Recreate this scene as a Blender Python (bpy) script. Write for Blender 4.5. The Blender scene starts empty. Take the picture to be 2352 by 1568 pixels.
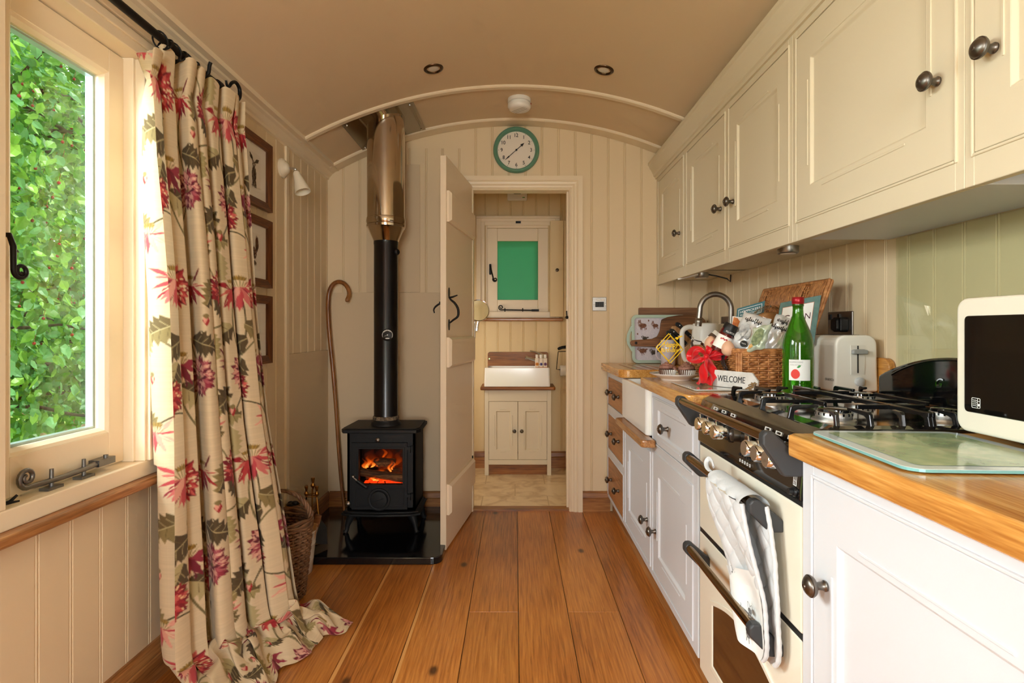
import bpy, bmesh, math, random
import numpy as np
from mathutils import Vector, Matrix
PI = math.pi
R = math.radians
scn = bpy.context.scene
COL = scn.collection
random.seed(7)
RNG = np.random.RandomState(11)
V = Vector
# the photograph seen as a level one-point perspective: focal length in pixels and vanishing point
F, CX, CY, CZ = 1260.0, 1183.0, 757.0, 1.1
def at(px, py, d): return V(((px - CX) * d / F, d, CZ - (py - CY) * d / F))
XL, XR, D, YB = -1.14, 1.168, 3.33, -1.6
def ceil_z(x): return 0.068 + math.sqrt(2.28 ** 2 - x * x)

def lin(c):
    return tuple(((v / 255.0) / 12.92 if v / 255.0 <= .04045 else ((v / 255.0 + .055) / 1.055) ** 2.4) for v in c)

# ------------------------------------------------------------------ materials
def _new(name):
    m = bpy.data.materials.new(name); m.use_nodes = True
    nt = m.node_tree
    return m, nt, nt.nodes['Principled BSDF']

def _bump(nt, b, scale, strength, dist=.002, vec=None, detail=3):
    n = nt.nodes.new('ShaderNodeTexNoise'); n.inputs['Scale'].default_value = scale; n.inputs['Detail'].default_value = detail
    if vec is not None: nt.links.new(vec, n.inputs['Vector'])
    bp = nt.nodes.new('ShaderNodeBump'); bp.inputs['Strength'].default_value = strength; bp.inputs['Distance'].default_value = dist
    nt.links.new(n.outputs['Fac'], bp.inputs['Height']); nt.links.new(bp.outputs['Normal'], b.inputs['Normal'])

def mat(name, rgb, rough=.5, metal=0., spec=.5, bump=None, vary=None, coat=0., trans=0., ior=1.45, emit=None, estr=0., sheen=0., alpha=1.):
    m, nt, b = _new(name)
    c = lin(rgb) + (1,)
    b.inputs['Base Color'].default_value = c
    b.inputs['Roughness'].default_value = rough; b.inputs['Metallic'].default_value = metal
    b.inputs['Specular IOR Level'].default_value = spec; b.inputs['Coat Weight'].default_value = coat
    b.inputs['Coat Roughness'].default_value = .08
    b.inputs['Transmission Weight'].default_value = trans; b.inputs['IOR'].default_value = ior
    b.inputs['Sheen Weight'].default_value = sheen; b.inputs['Alpha'].default_value = alpha
    if emit: b.inputs['Emission Color'].default_value = lin(emit) + (1,); b.inputs['Emission Strength'].default_value = estr
    tc = nt.nodes.new('ShaderNodeTexCoord')
    if vary:  # (scale, other rgb)
        n = nt.nodes.new('ShaderNodeTexNoise'); n.inputs['Scale'].default_value = vary[0]; n.inputs['Detail'].default_value = 4
        nt.links.new(tc.outputs['Object'], n.inputs['Vector'])
        r = nt.nodes.new('ShaderNodeValToRGB')
        r.color_ramp.elements[0].position = .35; r.color_ramp.elements[1].position = .65
        r.color_ramp.elements[0].color = c; r.color_ramp.elements[1].color = lin(vary[1]) + (1,)
        nt.links.new(n.outputs['Fac'], r.inputs['Fac']); nt.links.new(r.outputs['Color'], b.inputs['Base Color'])
    if bump: _bump(nt, b, bump[0], bump[1], bump[2] if len(bump) > 2 else .002, tc.outputs['Object'])
    return m

def wood(name, dark, mid, light, axis=1, freq=22., rough=.35, coat=.25, bump=.12, stretch=.06):
    m, nt, b = _new(name); L = nt.links.new
    tc = nt.nodes.new('ShaderNodeTexCoord'); mp = nt.nodes.new('ShaderNodeMapping')
    s = [1, 1, 1]; s[axis] = stretch; mp.inputs['Scale'].default_value = s
    L(tc.outputs['Object'], mp.inputs['Vector'])
    n1 = nt.nodes.new('ShaderNodeTexNoise'); n1.inputs['Scale'].default_value = freq; n1.inputs['Detail'].default_value = 5; n1.inputs['Distortion'].default_value = .8
    n2 = nt.nodes.new('ShaderNodeTexNoise'); n2.inputs['Scale'].default_value = freq * 9; n2.inputs['Detail'].default_value = 3
    L(mp.outputs[0], n1.inputs['Vector']); L(mp.outputs[0], n2.inputs['Vector'])
    mx = nt.nodes.new('ShaderNodeMath'); mx.operation = 'MULTIPLY_ADD'; mx.inputs[1].default_value = .45
    ad = nt.nodes.new('ShaderNodeMath'); ad.operation = 'MULTIPLY'; ad.inputs[1].default_value = .58
    L(n1.outputs['Fac'], ad.inputs[0]); L(n2.outputs['Fac'], mx.inputs[0]); L(ad.outputs[0], mx.inputs[2])
    r = nt.nodes.new('ShaderNodeValToRGB'); cr = r.color_ramp
    cr.elements[0].position = .40; cr.elements[0].color = lin(dark) + (1,)
    cr.elements[1].position = .64; cr.elements[1].color = lin(light) + (1,)
    e = cr.elements.new(.52); e.color = lin(mid) + (1,)
    L(mx.outputs[0], r.inputs['Fac']); L(r.outputs['Color'], b.inputs['Base Color'])
    b.inputs['Roughness'].default_value = rough; b.inputs['Coat Weight'].default_value = coat; b.inputs['Coat Roughness'].default_value = .12
    bp = nt.nodes.new('ShaderNodeBump'); bp.inputs['Strength'].default_value = bump; bp.inputs['Distance'].default_value = .002
    L(mx.outputs[0], bp.inputs['Height']); L(bp.outputs['Normal'], b.inputs['Normal'])
    return m

def attr_mat(name, attr, rough=.8, sheen=0., bump=None, transl=0.):
    m, nt, b = _new(name); L = nt.links.new
    a = nt.nodes.new('ShaderNodeAttribute'); a.attribute_name = attr
    L(a.outputs['Color'], b.inputs['Base Color']); b.inputs['Roughness'].default_value = rough; b.inputs['Sheen Weight'].default_value = sheen
    if transl:
        t = nt.nodes.new('ShaderNodeBsdfTranslucent'); mx = nt.nodes.new('ShaderNodeMixShader'); mx.inputs[0].default_value = transl
        L(a.outputs['Color'], t.inputs['Color'])
        out = nt.nodes['Material Output']; L(b.outputs[0], mx.inputs[1]); L(t.outputs[0], mx.inputs[2]); L(mx.outputs[0], out.inputs['Surface'])
    if bump:
        tc = nt.nodes.new('ShaderNodeTexCoord'); _bump(nt, b, bump[0], bump[1], .001, tc.outputs['Object'])
    return m

def translucent(name, rgb, f=.5, rough=.8):
    m, nt, b = _new(name); L = nt.links.new
    b.inputs['Base Color'].default_value = lin(rgb) + (1,); b.inputs['Roughness'].default_value = rough
    t = nt.nodes.new('ShaderNodeBsdfTranslucent'); t.inputs['Color'].default_value = lin(rgb) + (1,)
    mx = nt.nodes.new('ShaderNodeMixShader'); mx.inputs[0].default_value = f
    L(b.outputs[0], mx.inputs[1]); L(t.outputs[0], mx.inputs[2]); L(mx.outputs[0], nt.nodes['Material Output'].inputs['Surface'])
    return m

def thin_glass(name, tint=(1, 1, 1), refl=.06, rough=0.):
    m, nt, b = _new(name); L = nt.links.new
    nt.nodes.remove(b)
    t = nt.nodes.new('ShaderNodeBsdfTransparent'); t.inputs['Color'].default_value = tuple(tint) + (1,)
    g = nt.nodes.new('ShaderNodeBsdfGlossy'); g.inputs['Roughness'].default_value = rough
    fr = nt.nodes.new('ShaderNodeFresnel'); ge = nt.nodes.new('ShaderNodeNewGeometry'); io = nt.nodes.new('ShaderNodeMapRange')
    io.inputs[3].default_value = 1.4; io.inputs[4].default_value = 1 / 1.4; L(ge.outputs['Backfacing'], io.inputs[0]); L(io.outputs[0], fr.inputs['IOR'])
    mul = nt.nodes.new('ShaderNodeMath'); mul.operation = 'MULTIPLY'; mul.inputs[1].default_value = refl / .04
    mul.use_clamp = True
    mx = nt.nodes.new('ShaderNodeMixShader'); L(fr.outputs[0], mul.inputs[0]); L(mul.outputs[0], mx.inputs[0])
    L(t.outputs[0], mx.inputs[1]); L(g.outputs[0], mx.inputs[2]); L(mx.outputs[0], nt.nodes['Material Output'].inputs['Surface'])
    return m

# ------------------------------------------------------------------ mesh builder (everything in world coordinates)
def plane(o, ux, uy):
    o = V(o); ux = V(ux).normalized(); uy = V(uy).normalized(); n = ux.cross(uy)
    return lambda v: o + ux * v[0] + uy * v[1] + n * v[2]
def faceX(x, y, z): return plane((x, y, z), (0, -1, 0), (0, 0, 1))      # faces -X, "right" is -Y
def faceY(x, y, z): return plane((x, y, z), (1, 0, 0), (0, 0, 1))       # faces -Y
def faceL(x, y, z): return plane((x, y, z), (0, 1, 0), (0, 0, 1))       # faces +X
def faceUp(x, y, z, a=0): return plane((x, y, z), (math.cos(a), math.sin(a), 0), (-math.sin(a), math.cos(a), 0))
_TXT = {}
def _text_mesh(s, extrude, shear, bold=0.):
    k = (s, extrude, shear, bold)
    if k not in _TXT:
        cu = bpy.data.curves.new('txt', 'FONT'); cu.body = s; cu.size = 1; cu.extrude = extrude; cu.shear = shear; cu.resolution_u = 4; cu.offset = bold
        ob = bpy.data.objects.new('txt', cu); COL.objects.link(ob)
        dg = bpy.context.evaluated_depsgraph_get(); dg.update()
        me = ob.evaluated_get(dg).to_mesh()
        vs = [tuple(v.co) for v in me.vertices]; fs = [tuple(p.vertices) for p in me.polygons]
        ob.evaluated_get(dg).to_mesh_clear()
        bpy.data.objects.remove(ob); bpy.data.curves.remove(cu)
        _TXT[k] = (vs, fs)
    return _TXT[k]

class MB:
    def __init__(s): s.v = []; s.f = []; s.sm = []; s.mi = []; s.cur = 0
    def add(s, vs, fs, smooth=False):
        o = len(s.v); s.v.extend([V(v) for v in vs])
        s.f.extend([tuple(i + o for i in f) for f in fs]); s.sm.extend([smooth] * len(fs)); s.mi.extend([s.cur] * len(fs)); return s
    def box(s, x0, x1, y0, y1, z0, z1, fn=None):
        vs = [(x, y, z) for z in (z0, z1) for y in (y0, y1) for x in (x0, x1)]
        if fn: vs = [fn(v) for v in vs]
        return s.add(vs, [(0, 2, 3, 1), (4, 5, 7, 6), (0, 1, 5, 4), (2, 6, 7, 3), (0, 4, 6, 2), (1, 3, 7, 5)])
    def bar(s, p0, p1, w, h, up=(0, 0, 1)):
        p0 = V(p0); p1 = V(p1); d = (p1 - p0).normalized(); sd = d.cross(V(up)).normalized(); u = sd.cross(d)
        vs = [p + sd * a + u * b for p in (p0, p1) for a, b in ((-w / 2, -h / 2), (w / 2, -h / 2), (w / 2, h / 2), (-w / 2, h / 2))]
        return s.add(vs, [(3, 2, 1, 0), (4, 5, 6, 7), (0, 1, 5, 4), (1, 2, 6, 5), (2, 3, 7, 6), (3, 0, 4, 7)])
    def tube(s, pts, r, n=8, closed=False, flat=1.0, upv=None):
        pts = [V(p) for p in pts]; N = len(pts)
        rs = r if isinstance(r, (list, tuple)) else [r] * N
        tg = []
        for i in range(N):
            a = pts[(i - 1) % N] if (closed or i > 0) else pts[i]; b = pts[(i + 1) % N] if (closed or i < N - 1) else pts[i]
            t = b - a; tg.append(t.normalized() if t.length > 1e-9 else V((0, 0, 1)))
        u = V(upv) if upv else (V((0, 0, 1)) if abs(tg[0].z) < .9 else V((1, 0, 0)))
        vs = []
        for i in range(N):
            u = (u - tg[i] * u.dot(tg[i]));  u = u.normalized() if u.length > 1e-6 else tg[i].orthogonal().normalized()
            w = tg[i].cross(u)
            for k in range(n):
                a = 2 * PI * k / n; vs.append(pts[i] + (u * math.cos(a) * flat + w * math.sin(a)) * rs[i])
        fs = []
        for i in range(N if closed else N - 1):
            j = (i + 1) % N
            for k in range(n): fs.append((i * n + k, i * n + (k + 1) % n, j * n + (k + 1) % n, j * n + k))
        if not closed: fs.append(tuple(reversed(range(n)))); fs.append(tuple((N - 1) * n + k for k in range(n)))
        s.add(vs, fs, True); k = (N if closed else N - 1) * n; e = len(s.sm) - (0 if closed else 2); s.sm[e - k:e] = [2] * k; return s
    def lathe(s, o, axis, prof, n=24, a0=0., a1=2 * PI, xdir=None):
        o = V(o); ax = V(axis).normalized(); x = V(xdir).normalized() if xdir else ax.orthogonal().normalized(); y = ax.cross(x)
        full = abs(a1 - a0 - 2 * PI) < 1e-6; m = n if full else n + 1; vs = []
        for (r, h) in prof:
            for k in range(m):
                a = a0 + (a1 - a0) * k / n; vs.append(o + ax * h + (x * math.cos(a) + y * math.sin(a)) * max(r, 1e-5))
        fs = []
        for i in range(len(prof) - 1):
            for k in range(n):
                k2 = (k + 1) % m; fs.append((i * m + k, i * m + k2, (i + 1) * m + k2, (i + 1) * m + k))
        return s.add(vs, fs, True)
    def cyl(s, p0, p1, r, n=20, r1=None):
        p0 = V(p0); p1 = V(p1); h = (p1 - p0).length; r1 = r if r1 is None else r1
        return s.lathe(p0, p1 - p0, [(0, 0), (r, 0), (r1, h), (0, h)], n)
    def prism(s, loop, off):
        loop = [V(p) for p in loop]; off = V(off); n = len(loop)
        return s.add(loop + [p + off for p in loop], [tuple(reversed(range(n))), tuple(range(n, 2 * n))] + [(i, (i + 1) % n, n + (i + 1) % n, n + i) for i in range(n)])
    def slab(s, fn, pts, z0, z1): # 2-D outline extruded in a face frame
        n = len(pts)
        return s.add([fn((p[0], p[1], z0)) for p in pts] + [fn((p[0], p[1], z1)) for p in pts], [tuple(reversed(range(n))), tuple(range(n, 2 * n))] + [(i, (i + 1) % n, n + (i + 1) % n, n + i) for i in range(n)])
    def poly(s, fn, pts, z=0.): return s.add([fn((p[0], p[1], z)) for p in pts], [tuple(range(len(pts)))])
    def grid(s, fn, nu, nv, cu=False, cv=False, smooth=True):
        vs = [fn(i / (nu if cu else nu - 1), j / (nv if cv else nv - 1)) for j in range(nv) for i in range(nu)]
        fs = [(j * nu + i, j * nu + (i + 1) % nu, ((j + 1) % nv) * nu + (i + 1) % nu, ((j + 1) % nv) * nu + i)
              for j in range(nv if cv else nv - 1) for i in range(nu if cu else nu - 1)]
        return s.add(vs, fs, smooth)
    def ball(s, c, r, nu=16, nv=10, M=None):
        c = V(c); r = V((r, r, r)) if isinstance(r, (int, float)) else V(r)
        def f(u, v):
            th = PI * v; q = V((r.x * math.sin(th) * math.cos(2 * PI * u), r.y * math.sin(th) * math.sin(2 * PI * u), r.z * math.cos(th)))
            if M: q = M @ q
            return c + q
        return s.grid(lambda u, v: f(u, min(max(v, .002), .998)), nu, nv, cu=True)
    def text(s, fn, string, size, align='C', extrude=.0, shear=0., sx=1., z=.0006, bold=0.):
        vs, fs = _text_mesh(string, extrude, shear, bold)
        xs = [v[0] for v in vs] or [0]; w = max(xs) + min(xs)
        ox = {'C': -w / 2, 'L': 0, 'R': -max(xs)}[align]
        return s.add([fn(((v[0] + ox) * size * sx, v[1] * size, v[2] * size + z)) for v in vs], fs)
    def build(s, name, m=None, parent=None, bevel=0., seg=2, angle=46, loc=None, sub=0):
        if not s.v: raise RuntimeError('empty ' + name)
        a = np.array([tuple(v) for v in s.v])
        c = V(tuple((a.min(0) + a.max(0)) / 2)) if loc is None else V(loc)
        me = bpy.data.meshes.new(name); me.from_pydata([tuple(v - c) for v in s.v], [], s.f)
        me.polygons.foreach_set('use_smooth', [bool(q_) for q_ in s.sm])
        if any(s.sm): me.set_sharp_from_angle(angle=R(angle))
        if 2 in s.sm and 'sharp_edge' in me.attributes:      # tube sides stay round whatever their number of facets
            ne = len(me.edges); sh = np.zeros(ne, bool); me.attributes['sharp_edge'].data.foreach_get('value', sh)
            le = np.zeros(len(me.loops), np.int32); me.loops.foreach_get('edge_index', le); lt = np.zeros(len(me.polygons), np.int32); me.polygons.foreach_get('loop_total', lt)
            tb = np.repeat(np.array(s.sm) == 2, lt); sh[np.bincount(le[tb], minlength=ne) == 2] = False; me.attributes['sharp_edge'].data.foreach_set('value', sh)
        for q_ in (m if isinstance(m, (list, tuple)) else [m]):
            if q_: me.materials.append(q_)
        if any(s.mi): me.polygons.foreach_set('material_index', s.mi)
        me.update()
        o = bpy.data.objects.new(name, me); COL.objects.link(o); o.location = c
        if parent: setpar(o, parent)
        if bevel:
            b = o.modifiers.new('edge', 'BEVEL'); b.width = bevel; b.segments = seg; b.limit_method = 'ANGLE'; b.angle_limit = R(40)
            b.harden_normals = False
        if sub:
            b = o.modifiers.new('smooth', 'SUBSURF'); b.levels = sub; b.render_levels = sub
        return o

def wmat(o):
    m = Matrix.LocRotScale(o.location, o.rotation_euler, o.scale)
    return (wmat(o.parent) @ o.matrix_parent_inverse @ m) if o.parent else m
def setpar(o, p): o.parent = p; o.matrix_parent_inverse = wmat(p).inverted()
def tag(o, label, cat, group=None, kind=None):
    o['label'] = label; o['category'] = cat
    if group: o['group'] = group
    if kind: o['kind'] = kind
    return o
def thing(name, label, cat, loc, group=None):
    e = bpy.data.objects.new(name, None); COL.objects.link(e); e.location = V(loc); e.empty_display_size = .05
    return tag(e, label, cat, group)
def struct(o): o['kind'] = 'structure'; return o
def sroot(name, loc): 
    e = bpy.data.objects.new(name, None); COL.objects.link(e); e.location = V(loc); e['kind'] = 'structure'; return e
def copytree(o, delta, label=None, parent=None):
    c = o.copy(); COL.objects.link(c)
    if parent is None: c.location = o.location + V(delta)
    else: c.parent = parent
    if label: c['label'] = label
    for ch in [x for x in bpy.data.objects if x.parent == o]: copytree(ch, (0, 0, 0), None, c)
    return c

# tongue-and-groove boarding: a moulded profile drawn along u and run from z0 to z1
def boards(mb, o, ux, nrm, u0, u1, z0, z1, period=.1005, phase=0., depth=.0035):
    o = V(o); ux = V(ux); nrm = V(nrm)
    pr = [(u0, 0.)]
    g = phase + math.ceil((u0 - phase - .008) / period) * period
    while g < u1 + .008:
        for du, dz in ((-.007, 0), (-.0048, -1), (-.0028, -.15), (0, .05), (.0028, -.15), (.0048, -1), (.007, 0)):
            if u0 < g + du < u1: pr.append((g + du, dz * depth))
        g += period
    pr.append((u1, 0.))
    n = len(pr)
    vs = [o + ux * u + nrm * d + V((0, 0, z)) for z in (z0, z1) for u, d in pr]
    mb.add(vs, [(i, i + 1, n + i + 1, n + i) for i in range(n - 1)])
def cr(pts, k=4):   # Catmull-Rom refinement of a path
    P = [V(p) for p in pts]; n = len(P); out = []
    for i in range(n - 1):
        p0, p1, p2, p3 = P[max(i - 1, 0)], P[i], P[i + 1], P[min(i + 2, n - 1)]
        for j in range(k):
            t = j / k; out.append(.5 * ((2 * p1) + (p2 - p0) * t + (2 * p0 - 5 * p1 + 4 * p2 - p3) * t * t + (-p0 + 3 * p1 - 3 * p2 + p3) * t ** 3))
    return out + [P[-1]]
def crr(rs, n): return [float(x) for x in np.interp(np.linspace(0, len(rs) - 1, n), range(len(rs)), rs)]
def rrect(x0, x1, y0, y1, r, n=5, corners=(1, 1, 1, 1)):
    pts = []
    for k, (cx, cy, a0) in enumerate(((x1 - r, y0 + r, -90), (x1 - r, y1 - r, 0), (x0 + r, y1 - r, 90), (x0 + r, y0 + r, 180))):
        if corners[k]:
            for i in range(n + 1):
                a = R(a0 + 90 * i / n); pts.append((cx + r * math.cos(a), cy + r * math.sin(a)))
        else: pts.append(((x1, x1, x0, x0)[k], (y0, y1, y1, y0)[k]))
    return pts
# ------------------------------------------------------------------ palette
M = {}
M['wall'] = mat('cream_wall_paint', (228, 206, 170), .55, bump=(90, .06))
M['wall_bath'] = mat('bathroom_cream_paint', (226, 202, 156), .55)
M['ceil'] = mat('ceiling_paint', (224, 200, 166), .7, bump=(160, .05))
M['trim'] = mat('cream_gloss_trim', (236, 218, 188), .38)
M['board'] = mat('heat_board_paint', (216, 194, 160), .6, bump=(220, .12))
M['upper'] = mat('cream_cabinet_paint', (220, 207, 180), .42, bump=(120, .03))
M['white'] = mat('white_cabinet_paint', (216, 217, 222), .4, bump=(120, .03))
M['door'] = mat('door_paint', (230, 212, 186), .4, bump=(90, .04))
M['ceramic'] = mat('white_ceramic', (244, 243, 240), .12, coat=.5)
M['worktop'] = wood('oak_worktop', (176, 114, 50), (206, 146, 72), (226, 172, 98), 1, 22, .25, .4)
M['oakx'] = wood('oak_trim_cross', (118, 72, 34), (152, 98, 50), (178, 122, 68), 0, 18, .4, .2)
M['oak'] = wood('oak_trim', (126, 80, 40), (162, 108, 60), (188, 136, 82), 1, 18, .4, .2)
M['drawer'] = wood('oak_drawer', (140, 88, 44), (172, 114, 62), (186, 130, 76), 1, 14, .5, .1)
M['frame'] = wood('dark_oak_frame', (70, 36, 14), (104, 58, 26), (134, 80, 40), 2, 26, .45, .15)
M['framey'] = wood('dark_oak_frame_cross', (70, 36, 14), (104, 58, 26), (134, 80, 40), 1, 26, .45, .15)
M['splash'] = wood('walnut_splashback', (96, 52, 14), (138, 82, 28), (164, 104, 44), 0, 14, .5, .05)
M['boardlight'] = wood('beech_board', (170, 122, 76), (196, 148, 100), (212, 168, 120), 2, 14, .5, .1)
M['boarddark'] = wood('acacia_board', (86, 50, 26), (122, 78, 44), (150, 102, 62), 0, 14, .45, .15)
M['boardmid'] = wood('walnut_board', (110, 70, 42), (140, 96, 62), (160, 116, 80), 0, 12, .5, .1)
M['crook'] = wood('hazel_stick', (96, 52, 18), (140, 84, 34), (170, 112, 54), 2, 20, .4, .3)
M['pewter'] = mat('pewter', (120, 114, 108), .32, 1.)
M['pewterdark'] = mat('dark_pewter', (112, 106, 100), .34, 1.)
M['iron'] = mat('black_iron', (34, 33, 32), .45, .7, bump=(60, .25))
M['ironlight'] = mat('monkey_tail_iron', (118, 116, 112), .36, .9, bump=(70, .5))
M['castiron'] = mat('stove_cast_iron', (26, 26, 27), .55, .25, bump=(160, .18))
M['enamel'] = mat('black_enamel', (10, 10, 11), .08, 0, .6, coat=.8)
M['granite'] = mat('black_granite', (12, 12, 13), .12, 0, .5, coat=.3, vary=(260, (22, 22, 24)))
M['pipeblack'] = mat('black_flue_enamel', (12, 12, 13), .3, .1, coat=.2)
M['steel'] = mat('stainless_flue', (196, 184, 168), .12, 1.)
M['steelbr'] = mat('brushed_steel', (160, 156, 150), .36, 1.)
M['chrome'] = mat('chrome', (228, 236, 250), .06, 1.)
M['brass'] = mat('aged_brass', (170, 122, 56), .28, 1.)
M['bronze'] = mat('bronze_rail', (150, 124, 94), .16, 1.)
M['plastic_w'] = mat('white_plastic', (236, 232, 224), .35)
M['plastic_k'] = mat('black_plastic', (22, 22, 23), .4)
M['plastic_g'] = mat('charcoal_plastic', (52, 53, 55), .45)
M['green_clock'] = mat('sage_green_metal', (96, 146, 122), .35, coat=.2)
M['clockface'] = mat('clock_face', (236, 224, 208), .5)
M['black'] = mat('black_ink', (18, 17, 17), .5)
M['whiteink'] = mat('white_ink', (235, 235, 232), .5)
M['lampcream'] = mat('cream_lamp_ceramic', (240, 230, 208), .3, coat=.2)
M['mount'] = mat('picture_mount', (252, 250, 246), .7)
M['paper'] = mat('print_paper', (246, 243, 238), .7)
M['glass'] = thin_glass('window_glass', (.96, 1, .98), .05)
M['glassgreen'] = thin_glass('green_glass_splashback', (.955, .985, .94), .06)
M['picglass'] = thin_glass('picture_glass', (1, 1, 1), .03)
M['cooker_cream'] = mat('cooker_cream_enamel', (238, 230, 212), .16, coat=.4)
M['microcream'] = mat('cream_microwave', (226, 219, 203), .25, coat=.3)
M['darkglass'] = mat('dark_door_glass', (14, 12, 10), .05, 0, .5, coat=.6)
M['ovenglass'] = mat('brown_oven_glass', (58, 36, 24), .06, 0, .6, coat=.5)
M['satin'] = mat('red_satin_ribbon', (214, 14, 26), .28, sheen=.3)
M['leather'] = mat('dark_leather', (44, 34, 34), .45, bump=(90, .2))
M['wicker'] = mat('buff_willow', (206, 144, 88), .38, vary=(60, (150, 92, 48)))
M['wickerdark'] = mat('brown_willow', (134, 96, 66), .55, vary=(24, (104, 72, 48)))
M['red'] = mat('bright_red', (226, 60, 44), .5)
M['leafgreen'] = mat('leaf_green', (58, 140, 62), .5)
M['gold'] = mat('glowing_gold_acrylic', (248, 206, 40), .25, .35, emit=(250, 206, 40), estr=.12)  # small glow added to brighten the topper
M['quilt'] = mat('quilted_cotton', (202, 203, 205), .9, sheen=.3, bump=(320, .25))
M['mug'] = mat('lilac_white_glaze', (214, 206, 214), .2, coat=.3)
# ------------------------------------------------------------------ room shell
# floor boards: one mesh, each board its own tone and grain offset
fl_v, fl_f, grain, tone = [], [], [], []
edges = [XL - .06, -1.0, -.795, -.585, -.385, -.18, .013, .206, .407, .605, .80, 1.0, XR + .05]
joints = {1: [.4, 2.14], 2: [1.0, 2.9], 3: [.2, 3.1], 4: [1.2], 5: [.6, 2.139], 6: [.3], 7: [.9, 2.139], 8: [1.5], 9: [.4, 2.4]}
rr = random.Random(5)
tones = {3: 1.02, 4: 1.06, 5: .98, 6: 1.0, 7: .98, 8: 1.05}
for i in range(len(edges) - 1):
    x0, x1 = edges[i] + .0008, edges[i + 1] - .0008
    ys = [YB - .05] + joints.get(i, [1.3]) + [D + .02]
    for k in range(len(ys) - 1):
        y0, y1 = ys[k] + .0006, ys[k + 1] - .0006
        o = len(fl_v); off = (rr.uniform(0, 40), rr.uniform(0, 40)); t = tones.get(i, rr.uniform(.88, 1.05)) * rr.uniform(.94, 1.06)
        b = .0012
        pts = [(x0, y0, -.004), (x1, y0, -.004), (x1, y1, -.004), (x0, y1, -.004), (x0 + b, y0 + b, 0), (x1 - b, y0 + b, 0), (x1 - b, y1 - b, 0), (x0 + b, y1 - b, 0)]
        fl_v += pts; fl_f += [(o + 4, o + 5, o + 6, o + 7), (o, o + 1, o + 5, o + 4), (o + 1, o + 2, o + 6, o + 5), (o + 2, o + 3, o + 7, o + 6), (o + 3, o, o + 4, o + 7)]
        for p in pts: grain.append((p[0] + off[0], p[1] + off[1], i * 3.1 + k)); tone.append((t, 1. if i in (3, 4) and k >= 0 else 0., (p[0] - x0) / (x1 - x0), 1.))
o = len(fl_v); fl_v += [(XL - .1, YB - .1, -.004), (XR + .1, YB - .1, -.004), (XR + .1, D + .02, -.004), (XL - .1, D + .02, -.004)]
fl_f.append((o, o + 1, o + 2, o + 3)); grain += [(0, 0, 0)] * 4; tone += [(.12, 0, 0.5, 1)] * 4
me = bpy.data.meshes.new('floor'); me.from_pydata(fl_v, [], fl_f)
a = me.attributes.new('grain', 'FLOAT_VECTOR', 'POINT'); a.data.foreach_set('vector', np.array(grain, dtype=np.float32).ravel())
a = me.attributes.new('tone', 'FLOAT_COLOR', 'POINT'); a.data.foreach_set('color', np.array(tone, dtype=np.float32).ravel())
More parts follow.
